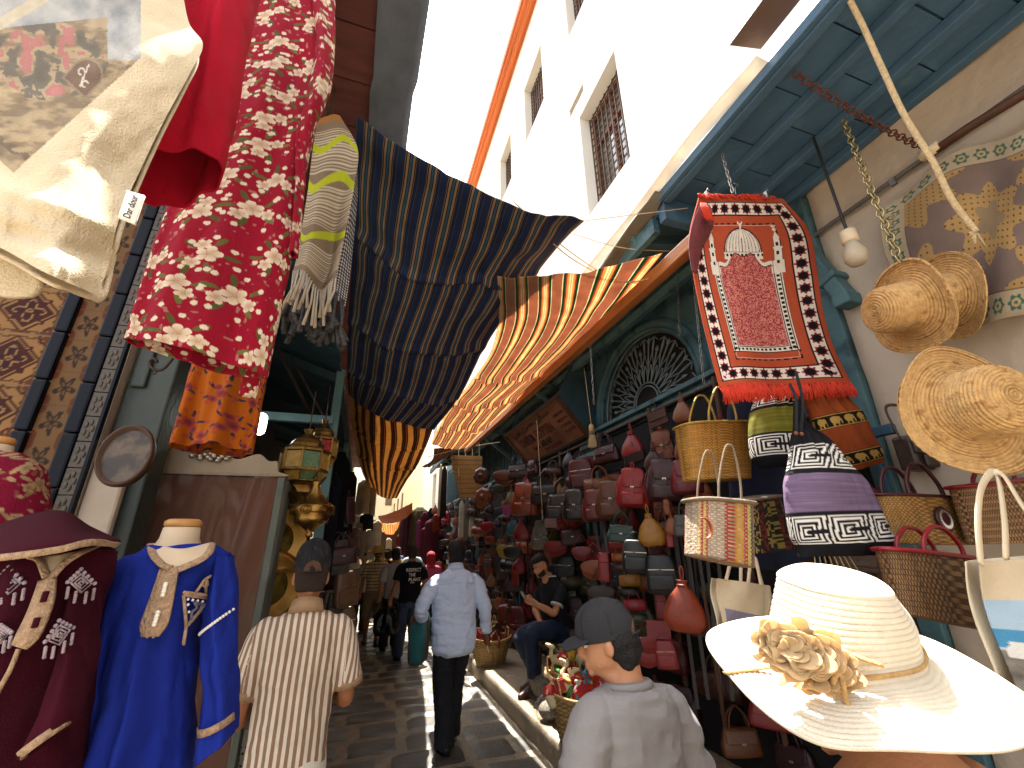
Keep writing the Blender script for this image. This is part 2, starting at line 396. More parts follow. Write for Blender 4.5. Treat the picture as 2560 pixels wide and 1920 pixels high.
for i in range(14):
    y0 = -2.6 + i * .335
    for j in range(3):
        x0 = 1.86 + j * .32; mb.bb((x0 + .002, y0 + .004 + (j % 2) * .16, 4.1 + (i * 7 + j * 3) % 3 * .003), (x0 + .318, y0 + .331 + (j % 2) * .16, 4.125))
mb.bb((1.9, -2.6, 4.13), (2.95, 2.2, 4.16)); mb.build('deck', M_blue, cp, bev=.003)
for x in (1.885, 2.18, 2.5, 2.76): MB().bb((x - .03, -2.6, 4.035), (x + .03, 1.95, 4.097)).build('beam', M_blue, cp, bev=.006)
MB().bb((1.82, -2.6, 4.05), (1.856, 2.0, 4.115)).build('fascia_board', M_blue, cp, bev=.006)
MB().bb((1.86, 1.96, 3.9), (2.82, 2.03, 4.098)).build('end_board', M_blue, cp, bev=.006)
mb = MB(); mb.add([(1.62, -2.6, 4.24), (1.80, -2.6, 4.21), (1.80, 1.0, 4.21), (1.64, 1.05, 4.24)], [(0, 1, 2, 3)]); o = mb.build('drip_sheet', mat('brown_sheet_metal', '#5b4436', .6), cp); solid(o, .006)
# ragged pale tarpaulin edge along the canopy
ed = np.array([[(1.845 + .015 * math.sin(y * 3) - dx, y, 4.125 + .1 * dx + .012 * math.sin(y * 5 + dx * 9)) for dx in (0, .03, .06, .1)] for y in np.linspace(1.0, 3.4, 60)])
o = sheet('plastic_sheet', ed, mat('yellowed_plastic', '#e8e2d6', .5, trans=.25), thick=.004); tag(o, 'yellowed plastic sheeting along the outer edge of the blue canopy', 'tarp')
# angled bracket under the canopy corner
br = MB(); br.bar((2.72, 1.78, 4.0), (2.72, 1.5, 3.1), .09, .11, (1, 0, 0)); br.bar((2.72, 1.56, 3.3), (2.72, 1.545, 3.25), .13, .14, (1, 0, 0)); br.bb((2.66, 1.46, 3.06), (2.79, 1.56, 3.14))
o = br.build('canopy_bracket', M_teal, bev=.012); tag(o, 'teal timber bracket on the plaster wall beside the prayer rug', 'bracket')

o = MB().bb((XW - .04, 1.6, .2), (XW + .17, 1.74, 4.03)).build('corner_post', M_teal, bev=.008); tag(o, 'tall teal corner post where plaster wall meets the shop front', 'post')
sf = thing('arched_shop', 'teal wooden shop front with arched fan grille and pilasters', 'shop', (XW, 6, .2))
mb = MB(); Yc, r_, z0 = 3.74, .87, 3.13; ztop = 4.6
wall_holes(mb, XW, 1.7, 16, .2, z0, [(2.3, 4.55, .2, 2.95), (5.55, 7.6, .2, 2.75), (8.3, 10.5, .2, 2.6), (11.2, 13.4, .2, 2.6)], .12)
wall_holes(mb, XW, 1.7, Yc - r_, z0, ztop, [], 0); wall_holes(mb, XW, Yc + r_, 16, z0, ztop, [], 0)
th = np.linspace(math.pi, 0, 33); arc = [(XW, Yc + r_ * math.cos(t), z0 + r_ * .92 * math.sin(t)) for t in th]; top = [(XW, Yc + r_ * math.cos(t), ztop) for t in th]
mb.add(arc + top, [(i, i + 1, 34 + i, 33 + i) for i in range(32)]); mb.add(arc + [(x + .12, y, z) for x, y, z in arc], [(i, i + 1, 34 + i, 33 + i) for i in range(32)])
mb.build('wall', M_teal, sf)
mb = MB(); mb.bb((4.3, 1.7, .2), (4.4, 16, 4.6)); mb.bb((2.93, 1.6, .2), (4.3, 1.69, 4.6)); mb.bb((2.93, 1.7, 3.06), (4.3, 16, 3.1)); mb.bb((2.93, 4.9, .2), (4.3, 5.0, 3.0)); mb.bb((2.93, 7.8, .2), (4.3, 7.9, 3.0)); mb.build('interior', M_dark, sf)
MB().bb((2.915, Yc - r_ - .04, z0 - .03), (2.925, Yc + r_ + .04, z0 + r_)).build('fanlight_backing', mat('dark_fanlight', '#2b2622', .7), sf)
mb = MB()
for rr, tk in ((.95, .05), (.88, .03)):
    mb.tube([(XW - .02, Yc + rr * math.cos(t), z0 + rr * .92 * math.sin(t)) for t in np.linspace(0, math.pi, 30)], tk, 8)
mb.build('arch_moulding', M_teal, sf, smooth=True)
mb = MB()                                                          # wrought iron fan
def arcpts(a0, a1, ra, rb, bend=0, k=12):
    return [(XW + .03, Yc + (ra + (rb - ra) * s) * math.cos(a0 + (a1 - a0) * s + bend * math.sin(math.pi * s)), z0 + .02 + .93 * (ra + (rb - ra) * s) * math.sin(a0 + (a1 - a0) * s + bend * math.sin(math.pi * s))) for s in np.linspace(0, 1, k)]
for q in (.2, .24): mb.tube(arcpts(0, math.pi, q, q, 0, 16), .009, 6)
mb.tube(arcpts(0, math.pi, .83, .83, 0, 30), .011, 6)
nb = 13
for i in range(nb):
    a = math.pi * (i + .5) / nb
    mb.tube(arcpts(a, a, .24, .62 + .1 * (i % 2)), .009, 6); mb.lathe([(0, 0), (.018, .01), (.022, .03), (.004, .075)], arcpts(a, a, .6 + .1 * (i % 2), .7)[0], 6, np.array([[1, 0, 0], [0, math.sin(a), math.cos(a)], [0, -math.cos(a), math.sin(a)]]))
    for sg in (-1, 1):
        da = math.pi / nb * .5 * sg
        mb.tube(arcpts(a, a + da, .42, .78, da * .5) + arcpts(a + da, a + da * .2, .78, .74)[4:], .007, 5)
        mb.tube(arcpts(a, a + da * .9, .26, .45, 0), .007, 5)
mb.build('fan_grille', mat('painted_ironwork', '#7d8a8c', .55, .2, var=.3), sf, smooth=True)
mb = MB(); mb.bb((XW - .14, 1.72, 3.03), (XW - .003, 16, 3.08)); mb.bb((XW - .09, 1.72, 2.97), (XW - .003, 16, 3.027)); mb.build('lintel_ledge', M_teal, sf, bev=.008)
for (y0, y1, zt) in ((1.72, 2.12, 2.96), (4.62, 5.2, 2.96), (7.65, 8.2, 2.96), (10.6, 11.1, 2.96), (13.5, 14, 2.96)):
    mb = MB(); mb.bb((XW - .07, y0, .203), (XW - .003, y1, zt)); 
    for q in range(3): yq = y0 + (y1 - y0) * (.2 + .3 * q); mb.bb((XW - .1, yq - .035, .5), (XW - .0705, yq + .035, 2.6))
    mb.bb((XW - .12, y0 - .03, 2.7), (XW - .1005, y1 + .03, 2.82)); mb.build('pilaster', M_teal, sf, bev=.006)
mb = MB()
for y in np.arange(8.3, 15.8, .13): mb.bb((XW - .02, y, 3.1), (XW - .003, y + .012, 4.3))
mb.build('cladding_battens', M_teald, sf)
MB().bb((XW + .06, 5.62, .9), (XW + .08, 7.5, 2.7)).build('pale_door_panel', mat('cream_panel', '#cfcab4', .7), sf)
# sloping boarded roof over the teal front, beams along it
rf = thing('lean_to_roof', 'teal boarded lean-to roof above the arched shop front', 'roof', (2.3, 6, 3.9))
mb = MB()
for i in range(44):
    y0 = 2.05 + i * .26; j = (i * 37 % 5) * .004
    mb.add([(1.86, y0, 3.98 - j), (XW - .002, y0, 4.22 - j), (XW - .002, y0 + .25, 4.22 - j), (1.86, y0 + .25, 3.98 - j), (1.86, y0, 4.01), (XW - .002, y0, 4.25), (XW - .002, y0 + .25, 4.25), (1.86, y0 + .25, 4.01)],
           [(0, 1, 2, 3), (7, 6, 5, 4), (0, 4, 5, 1), (3, 2, 6, 7), (0, 3, 7, 4)])
mb.build('boards', M_teal, rf)
for y in (2.3, 3.6, 4.9, 6.2, 7.5, 8.8, 10.1, 11.4, 12.7): MB().bar((1.8, y, 3.93), (XW - .01, y, 4.17), .07, .09).build('rafter', M_teal, rf, bev=.006)
MB().bar((1.84, 2.05, 3.9), (1.84, 13.4, 3.9), .05, .13).build('edge_beam', M_teal, rf)
MB().bb((2.45, 2.1, 3.86), (2.5, 13.4, 3.95)).build('purlin', M_teal, rf)
for y in (5.3, 8.1, 11.3):
    mb = MB(); mb.bar((XW - .02, y, 3.3), (1.98, y, 3.88), .05, .06); mb.bar((XW - .03, y, 3.2), (XW - .03, y, 3.95), .05, .06); mb.bar((XW - .05, y, 3.86), (1.95, y, 3.86), .05, .05); mb.build('bracket', M_teal, rf)
# long timber that carries the striped awning
o = MB().bar((1.66, 1.5, 3.33), (1.67, 7.6, 3.36), .07, .09).build('awning_beam', M_wood, bev=.006); tag(o, 'long orange-brown timber beam carrying the brown striped awning', 'beam')

# ---------------------------------------------------------------- left: tiled wall, door post, roof canopy
M_tile = mat('painted_wall_tiles', src='attr', rough=.5, var=.2, nscale=6, bump=.06, bscale=20, spec=.15)
tw = thing('tiled_wall', 'wall of brown ornamental tiles with dark blue edging strips on the left', 'wall', (-1.6, 2.05, 0))
def tilecol(U, W, big=True):
    u = U % 1 - .5; v = W % 1 - .5; r = np.hypot(u, v); a = np.arctan2(v, u)
    if big:
        c = np.broadcast_to(A(*C('#c9b184')), u.shape + (3,)).copy()
        dd = np.maximum(np.abs(u), np.abs(v)); rot = np.maximum(np.abs(u + v), np.abs(u - v)) * .707
        star = np.minimum(dd * 1.25, rot * 1.0)
        c = np.where((star < .34)[..., None], A(*C('#5a2420')), c); c = np.where(((star > .27) & (star < .30))[..., None], A(*C('#c9b184')), c)
        pet = .17 + .07 * np.cos(4 * a); c = np.where(((r < pet))[..., None], A(*C('#4a1f2b')), c); c = np.where((np.abs(r - pet) < .016)[..., None], A(*C('#cbb792')), c)
        c = np.where((r < .05)[..., None], A(*C('#c7ad7a')), c); c = np.where((r < .022)[..., None], A(*C('#57302a')), c)
        cr_ = np.hypot(np.abs(u) - .5, np.abs(v) - .5); c = np.where(((cr_ < .22) & (cr_ > .17))[..., None], A(*C('#6d3326')), c); c = np.where((cr_ < .12)[..., None], A(*C('#8a4a2c')), c)
        z = np.abs(np.sin(a * 8)) * .03 + .42; c = np.where((np.abs(dd - z) < .02)[..., None], A(*C('#7a5a38')), c)
        c = np.where(((np.abs(u) > .485) | (np.abs(v) > .485))[..., None], A(*C('#b5a98d')), c)
    else:
        c = np.broadcast_to(A(*C('#a08c6c')), u.shape + (3,)).copy()
        k = .26 + .12 * np.cos(5 * a + 1.2); c = np.where((r < k)[..., None], A(*C('#46392a')), c); c = np.where((r < k * .55)[..., None], A(*C('#8d7c60')), c); c = np.where((r < .08)[..., None], A(*C('#4c2f28')), c)
        w2 = np.hypot(np.abs(u) - .5, np.abs(v) - .42); c = np.where((w2 < .2)[..., None], A(*C('#8a5637')), c)
        c = np.where((np.abs(v) > .485)[..., None], A(*C('#8c8068')), c)
    return c
def tile_panel(name, x0, x1, z0, z1, Y, su, sv, big, nx, nz):
    X, Z = np.meshgrid(np.linspace(x0, x1, nx), np.linspace(z0, z1, nz))
    return sheet(name, np.stack([X, 0 * X + Y, Z], -1), M_tile, tw, thick=0, col=tilecol((X - x1) / su, Z / sv, big) * A(.38, .26, .165))
tile_panel('tile_panel', -2.4, -1.265, .9, 3.7, 2.05, .21, .21, True, 190, 460)
M_bluet = mat('navy_glazed_tile', '#080c18', .35, var=.3, nscale=3, bump=.05, spec=.16)
def trim(x0, x1, Y):
    mb = MB()
    for i in range(14):
        z = .9 + i * .205; mb.bb((x0, Y - .018, z + .0015), (x1, Y + .02, z + .2035))
    return mb.build('edging_strip', M_bluet, tw, bev=.008)
trim(-1.263, -1.217, 2.045)
tile_panel('flower_strip', -1.216, -1.118, .9, 3.7, 2.05, .098, .14, False, 26, 520)
trim(-1.116, -1.067, 2.045)
mb = MB(); rr = random.Random(5)
for i in range(28):
    z = .9 + i * .1; mb.bb((-1.065, 2.035, z + .002), (-1.02, 2.07, z + .098))
    for q in range(5):
        a_ = q * 1.257; mb.ell((-1.0425 + .012 * math.cos(a_), 2.034, z + .05 + .026 * math.sin(a_)), (.007, .004, .013), 8)
mb.build('relief_strip', mat('glazed_relief_tile', '#4a3f34', .35, var=.35, nscale=30), tw, bev=.004)
MB().bb((-1.018, 2.03, .9), (-1.008, 2.07, 3.7)).build('thin_blue_edge', M_bluet, tw)
MB().bb((-2.4, 2.056, 0), (-1.006, 2.2, 3.7)).build('wall_core', M_plaster, tw); MB().bb((-2.4, 2.035, 0), (-1.006, 2.052, .895)).build('dado', M_plaster, tw)
o = MB().bb((-1.0, 2.1, 0), (-.84, 2.24, 3.3)).bb((-.985, 2.08, 2.35), (-.93, 2.098, 3.3)).build('door_post', mat('grey_green_post', '#3c443f', .5, var=.3, nscale=4), bev=.008); tag(o, 'grey-green painted door post beside the tiled wall', 'post')
o = MB().bb((-1.003, 2.06, 0), (-.89, 2.095, 2.12)).build('plaster_pier', M_plaster, bev=.01); tag(o, 'low cream plaster pier behind the plastic-covered cabinet', 'pier')

lf = thing('left_arcade', 'dark boarded arcade of stalls along the left side of the lane', 'arcade', (-1.6, 7, 0))
mb = MB(); mb.bb((-2.0, 2.25, 0), (-1.7, 15, 5.2)); mb.build('back_wall', mat('dark_grey_brown_wall', '#3a332d', .9, var=.3), lf)  # back wall in a plain dark grey-brown
mb = MB()
for i in range(58):
    y0 = 2.26 + i * .22; mb.add([(-1.7, y0, 3.75), (-.33, y0, 3.28), (-.33, y0 + .213, 3.28), (-1.7, y0 + .213, 3.75)], [(0, 1, 2, 3)])
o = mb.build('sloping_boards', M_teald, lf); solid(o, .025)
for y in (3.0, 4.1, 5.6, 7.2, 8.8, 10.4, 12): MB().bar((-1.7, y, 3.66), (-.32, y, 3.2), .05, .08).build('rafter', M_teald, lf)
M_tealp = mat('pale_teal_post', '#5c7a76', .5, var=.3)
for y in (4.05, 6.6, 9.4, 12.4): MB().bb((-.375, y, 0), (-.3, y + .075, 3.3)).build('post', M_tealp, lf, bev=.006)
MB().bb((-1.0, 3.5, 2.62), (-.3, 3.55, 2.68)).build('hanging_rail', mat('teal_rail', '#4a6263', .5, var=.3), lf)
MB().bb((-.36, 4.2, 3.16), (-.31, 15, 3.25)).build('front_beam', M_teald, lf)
MB().bar((-.9, 3.2, 3.4), (-.42, 3.9, 2.62), .02, .02).bar((-.75, 3.9, 3.3), (-.36, 4.0, 2.7), .02, .02).build('stay_bar', M_iron, lf)
rc = thing('roof_canopy', 'dark red-brown boarded roof edge with grey fascia, upper left', 'roof', (-.8, 5, 4.2))
mb = MB()
for i in range(46):
    y0 = 1.26 + i * .3; z = (i * 13 % 4) * .004; mb.bb((-1.75, y0 + .004, 4.22 - z), (-.19, y0 + .296, 4.25))
mb.build('soffit_boards', mat('red_brown_boards', '#5a2f28', .75, var=.4, nscale=3, bump=.4, bscale=8, stretch=(1, 8, 8)), rc)
G = np.array([[(x + .012 * math.sin(y * 2.1) + .015 * (int(y * 1.1) % 2), y, z) for x, z in ((-.2, 4.19), (-.1, 4.185), (.0, 4.2), (.035, 4.26), (.035, 4.4))] for y in np.linspace(1.26, 15, 160)])
o = sheet('fascia_sheet', G, mat('grey_roofing_felt', '#5a6068', .8, var=.35, nscale=5, bump=.3), rc, thick=.015)
MB().bb((-1.9, 1.26, 4.262), (-.0, 15, 4.32)).build('deck', M_dwood, rc)
for x, y in ((-.44, 1.9), (-.41, 1.93)): MB().tube([(x, y, 4.2), (x + .02, y + .03, 3.8), (x + .01, y + .05, 3.3)], .011, 8).build('pole', M_dwood, rc)

# ---------------------------------------------------------------- far end of the lane
M_far = mat('sunlit_ochre_wall', '#d8cca8', .85, var=.12, nscale=1); M_far2 = mat('sunlit_pale_wall', '#e0d8c2', .85, var=.12, nscale=1)
def far_house(x0, x1, y0, y1, h, mt, label, wins, face='-y'):
    t = thing('house', label, 'house', ((x0 + x1) / 2, (y0 + y1) / 2, 0), 'houses at the far end of the lane')
    MB().bb((x0, y0, 0), (x1, y1, h)).build('wall', mt, t)
    MB().bb((x0 - .15, y0 - .15, h), (x1 + .15, y1 + .1, h + .25)).build('parapet', mt, t)
    for (a, z, wd, hh) in wins:
        f = MB()
        if face == '-y': f.bb((a - wd / 2, y0 - .05, z), (a + wd / 2, y0 - .005, z + hh))
        else: f.bb((x0 - .05 if face == '-x' else x1 + .005, a - wd / 2, z), (x0 - .005 if face == '-x' else x1 + .05, a + wd / 2, z + hh))
        f = f.build('window', M_frame, t)
        f2 = MB()
        if face == '-y': f2.bb((a - wd * .4, y0 - .06, z + .08), (a + wd * .4, y0 - .052, z + hh - .08))
        else: f2.bb((x0 - .06 if face == '-x' else x1 + .052, a - wd * .4, z + .08), (x0 - .052 if face == '-x' else x1 + .06, a + wd * .4, z + hh - .08))
        f2.build('pane', M_glass, f)
    return t
far_house(-3, 3.2, 40, 48, 9, M_far2, 'pale sunlit house closing the far end of the lane', [(-.4, 2.2, .9, 1.6), (1.2, 2.4, .9, 1.6), (.4, 5.2, 1, 1.6), (2.2, 5.2, 1, 1.6)])
far_house(2.2, 7, 26, 39, 7.5, M_far, 'ochre sunlit house jutting into the lane on the right', [(28, 3.6, .8, 1.3), (31.5, 3.6, .8, 1.3), (35, 3.6, .8, 1.3)], '-x')
far_house(-6, -.9, 16, 39, 6.0, M_far2, 'pale house on the left beyond the dark arcade', [(19, 3.2, .9, 1.4), (24, 3.2, .9, 1.4), (30, 3.2, .9, 1.4)], '+x')
# ================================================================ AWNINGS over the lane
def awning(name, label, net, nv, nu, mt, per, seam=(), amp=.018, seed=1, thick=.004, off=0):
    ctrl = np.array([[P(px, py, Y) for px, py, Y in row] for row in net]); G = surf(ctrl, nv, nu)
    u = np.linspace(0, 1, nu)[None].repeat(nv, 0); v = np.linspace(0, 1, nv)[:, None].repeat(nu, 1)
    N = gnormals(G)
    h = (fbm(np.stack([u * 5, v * 2.2, 0 * u], -1), 1.5, 3, seed) - .5) * 2 * amp + (vn(np.stack([u * 3 + v * 3, v * 9 - u * 2, 0 * u], -1), 1.6, seed + 5) - .5) * amp
    for s, ww in seam:
        d = v - s - .05 * (vn(np.stack([u * 6, 0 * u + s * 9, 0 * u], -1), 1, seed) - .5); h = h - .035 * np.exp(-(d / ww) ** 2) + .02 * np.exp(-((d - 2 * ww) / ww) ** 2)
    edge = sst(0, .06, np.minimum(u, 1 - u)); G = G + N * (h * (.3 + .7 * edge))[..., None]
    o = sheet(name, G, mt, thick=thick, attrs={'pu': (u * per + off + .06 * (vn(np.stack([u * 2, v * 4, 0 * u], -1), 1, seed + 9) - .5))})
    return tag(o, label, 'awning')
M_awb = stripe_mat('navy_striped_canvas', [('#27324e', 5), ('#77644f', .5), ('#181d2c', .7), ('#8d755c', 1.5), ('#1b2030', .6), ('#36586a', 1.5), ('#1b2030', .6), ('#8d755c', 1.5), ('#181d2c', .6), ('#77644f', .4), ('#262d44', 2.2), ('#4a5264', .35)], trans=.28)
awning('striped_awning', 'large navy awning with tan and teal stripes sagging over the lane', [
    [(892, 290, 1.72), (1080, 414, 1.72), (1270, 510, 1.72), (1460, 552, 1.76)],
    [(884, 470, 2.15), (1050, 565, 2.15), (1230, 625, 2.15), (1392, 620, 2.15)],
    [(880, 640, 2.67), (1020, 722, 2.67), (1170, 745, 2.67), (1305, 732, 2.67)],
    [(872, 790, 3.27), (980, 852, 3.27), (1110, 875, 3.27), (1222, 850, 3.27)],
    [(868, 905, 3.96), (960, 965, 3.96), (1070, 990, 3.96), (1150, 990, 3.96)],
    [(872, 985, 4.56), (930, 1030, 4.56), (1010, 1062, 4.56), (1085, 1074, 4.56)]], 170, 150, M_awb, 10.5, ((.34, .012), (.62, .016), (.82, .012)), .03, 3)
M_awo = stripe_mat('brown_green_striped_canvas', [('#b0826a', 6), ('#ece0c0', .45), ('#1d6142', 1.3), ('#a55a44', .7), ('#dca06e', 1.1), ('#f0d8b0', .8), ('#5b3520', .2), ('#f0d8b0', .8), ('#dca06e', 1.0), ('#a55a44', .6), ('#1d6142', 1.1), ('#ece0c0', .45)], trans=.52)
awning('striped_awning', 'brown awning with green, cream and orange stripes lit from above', [
    [(1243, 690, 2.4), (1340, 695, 2.25), (1460, 679, 2.05), (1655, 632, 1.8)],
    [(1246, 800, 3.0), (1335, 806, 2.85), (1430, 796, 2.65), (1530, 782, 2.5)],
    [(1224, 885, 3.6), (1290, 890, 3.45), (1375, 878, 3.25), (1446, 862, 3.1)],
    [(1174, 958, 3.85), (1228, 968, 3.95), (1290, 965, 4.1), (1346, 953, 4.05)],
    [(1114, 1035, 4.5), (1150, 1048, 4.7), (1200, 1048, 4.95), (1246, 1040, 5.3)],
    [(1078, 1108, 6.0), (1105, 1118, 6.3), (1135, 1122, 6.7), (1166, 1120, 7.2)]], 150, 110, M_awo, 5.2, ((.55, .01), (.72, .012), (.86, .012)), .025, 8, off=.62)
M_awy = stripe_mat('amber_dark_striped_canvas', [('#a68250', 4), ('#3a2a20', 1.0), ('#5b3626', .8), ('#332620', 1.2), ('#8a5a30', .6), ('#2b1a14', .9)], trans=.5)
awning('striped_awning', 'amber and black striped awning hanging beyond the navy one', [
    [(874, 970, 4.62), (930, 1010, 4.62), (1000, 1045, 4.62), (1084, 1068, 4.62)],
    [(880, 1050, 6.6), (930, 1085, 6.6), (1000, 1110, 7.2), (1068, 1110, 8.0)],
    [(890, 1120, 8.4), (935, 1150, 8.5), (985, 1165, 9.2), (1045, 1160, 10.4)],
    [(905, 1180, 10.2), (940, 1205, 10.4), (975, 1215, 10.8), (1015, 1205, 11.2)],
    [(925, 1222, 12), (945, 1238, 12.4), (968, 1246, 12.8), (992, 1246, 13)]], 110, 90, M_awy, 8, ((.3, .012), (.55, .012)), .03, 4)
M_awr = mat('rust_cloth', '#8f5c40', .85, trans=.35, var=.2, nscale=4)
awning('cloth_awning', 'plain rust coloured awning far down the lane', [
    [(945, 1291, 13), (975, 1283, 13), (1005, 1270, 13), (1031, 1256, 13)], [(948, 1301, 14), (978, 1300, 14), (1008, 1288, 14), (1031, 1272, 14)], [(952, 1307, 15), (980, 1308, 15), (1008, 1298, 15), (1030, 1282, 15)]], 30, 40, M_awr, 1, (), .02, 2)
M_awf = stripe_mat('pale_striped_canvas', [('#e2c08a', 4), ('#5b3626', .9), ('#d98c40', 1.5)], trans=.4)
awning('striped_awning', 'small pale awning with thin dark stripes at the far end', [
    [(950, 1309, 17), (968, 1312, 17), (985, 1311, 17), (1000, 1303, 17)], [(954, 1322, 19), (970, 1327, 19), (984, 1326, 19), (996, 1318, 19)], [(958, 1330, 22), (970, 1335, 22), (982, 1335, 22), (990, 1328, 22)]], 30, 40, M_awf, 8, (), .02, 6)
# ================================================================ LEFT SIDE: clothes, mannequins, cabinet, lanterns
class PT:
    """a hanging garment: elliptical tube between its left and right outlines, Y the distance along the lane, d the half depth"""
    def __init__(s, lv, nv=120):
        L = np.array([P(a[0], a[1], a[4]) for a in lv]); R = np.array([P(a[2], a[3], a[4]) for a in lv]); d = np.array([a[5] for a in lv], float)
        s.L = cr(L, nv); s.R = cr(R, nv); s.d = cr(d, nv); s.nv = nv; s.c = (s.L + s.R) / 2; s.a = (s.R - s.L) / 2
        s.len = np.concatenate([[0], np.cumsum(np.linalg.norm(np.diff(s.c, axis=0), axis=1))])
    def ring(s, th, fold=None):
        b = np.zeros_like(s.a); b[:, 1] = -s.d
        k = 1.0 if fold is None else fold[..., None]
        return s.c[:, None] + s.a[:, None] * np.cos(th)[None, :, None] + b[:, None] * (np.sin(th)[None, :, None] * k)
    def at(s, x, v, lift=.006):
        """point on the front: x from -1 (left) to 1 (right), v from 0 (top) to 1"""
        x = np.asarray(x, float); i = np.clip(np.asarray(v, float), 0, 1) * (s.nv - 1); j = np.minimum(i.astype(int), s.nv - 2); t = i - j
        f = lambda q: q[j] * ((1 - t) if q.ndim == 1 else (1 - t)[..., None]) + q[j + 1] * (t if q.ndim == 1 else t[..., None])
        p = f(s.c) + f(s.a) * x[..., None]; p[..., 1] -= (f(s.d) * np.sqrt(np.clip(1 - x * x, 0, 1)) + lift); return p
    def mesh(s, name, mt, parent=None, nu=160, colf=None, foldf=None, thick=.004, attrs=None, crease=.004):
        th = np.linspace(np.pi, -np.pi, nu, endpoint=False); fold = None
        v = np.linspace(0, 1, s.nv)
        if foldf: fold = foldf(th[None].repeat(s.nv, 0), v[:, None].repeat(nu, 1))
        G = s.ring(th, fold); wd = np.linalg.norm(s.a, axis=1)
        q = np.stack([G[..., 0] * 1.6, G[..., 1], G[..., 2] * .7], -1); G = G + gnormals(G) * (((1 - np.abs(2 * fbm(q, 9, 3, 5) - 1)) - .7) * 2.2 * crease)[..., None]
        U = (np.pi - th)[None] / np.pi * (wd[:, None] * 2.3 + .02); W = s.len[:, None].repeat(nu, 1)
        col = colf(U, W, th, v) if colf else None
        return sheet(name, G, mt, parent, thick, col=col, closed=True, attrs=attrs)
def ribbon(name, pts, wd, mt, parent, side=None, thick=.004, nu=3, n=None, col=None):
    """flat band following points; side = direction of its width"""
    pts = np.asarray(pts, float)
    if n: wd = cr(np.broadcast_to(np.asarray(wd, float), (len(pts),)), n); pts = cr(pts, n)
    T = np.gradient(pts, axis=0); T /= np.linalg.norm(T, axis=1, keepdims=True) + 1e-9
    sd = np.cross(T, A(0, -1, 0)) if side is None else np.broadcast_to(np.asarray(side, float), T.shape)
    sd = sd / (np.linalg.norm(sd, axis=1, keepdims=True) + 1e-9)
    wd = np.broadcast_to(np.asarray(wd, float), (len(pts),))
    G = pts[:, None] + sd[:, None] * (np.linspace(-.5, .5, nu)[None, :, None] * wd[:, None, None])
    return sheet(name, G, mt, parent, thick)
M_cloth = mat('printed_cloth', src='attr', rough=.85, var=.14, nscale=7, bump=.25, bscale=260, spec=.15, trans=.08)
def hexs(*h): return [A(*C(x)) for x in h]
def floral(U, W, seed, base, petal, petal2, leaf, dens, size, extra=None):
    """scattered clusters of five-petalled flowers with leaves, drawn in metres on the cloth"""
    c = np.broadcast_to(base, U.shape + (3,)).copy(); r = np.random.default_rng(seed)
    n = vn(np.stack([U, W, 0 * U], -1), 90, seed); c = np.where((n > .86)[..., None], mix(c, petal, .2 + 0 * n), c)
    cells = []
    for i in range(int(U.max() / dens) + 2):
        for j in range(int(W.max() / dens) + 2): cells.append(((i + .5 * (j % 2) + r.uniform(-.22, .22)) * dens, (j + r.uniform(-.2, .2)) * dens))
    for (a, b) in cells:
        sel = (np.abs(U - a) < dens * .8) & (np.abs(W - b) < dens * .8)
        if not sel.any(): continue
        u = U[sel] - a; v = W[sel] - b; cc = c[sel]; rot = r.uniform(0, 6.28)
        for q in range(5):
            an = rot + q * 1.3; ox, oy = size * 1.15 * np.cos(an), size * 1.15 * np.sin(an); du = u - ox; dv = v - oy
            al = du * np.cos(an) + dv * np.sin(an); ac = -du * np.sin(an) + dv * np.cos(an)
            k = (al / (size * .42)) ** 2 + (ac / (size * .15)) ** 2 < 1; cc[k] = leaf * (.7 + .5 * (q % 3) / 2)
        for q in range(3):
            an = rot + 2.2 * q; d_ = size * (.15 + .68 * (q > 0)); du = u - d_ * np.cos(an); dv = v - d_ * np.sin(an); sz = size * (.66 if q == 0 else .46)
            rr = np.hypot(du, dv); aa = np.arctan2(dv, du) + an; k = rr < sz * (.62 + .38 * np.abs(np.cos(2.5 * aa)))
            shade = np.clip(rr / sz, 0, 1)[..., None]; pc = petal * shade + petal2 * (1 - shade); pc = np.where((np.abs(np.cos(2.5 * aa)) < .16)[..., None], pc * .62, pc)
            cc[k] = pc[k]
        for q in range(7):
            an = rot + q * .9 + .4; d_ = size * r.uniform(1.2, 1.75); k = np.hypot(u - d_ * np.cos(an), v - d_ * np.sin(an)) < size * .17; cc[k] = petal * .92
        c[sel] = cc
    return c
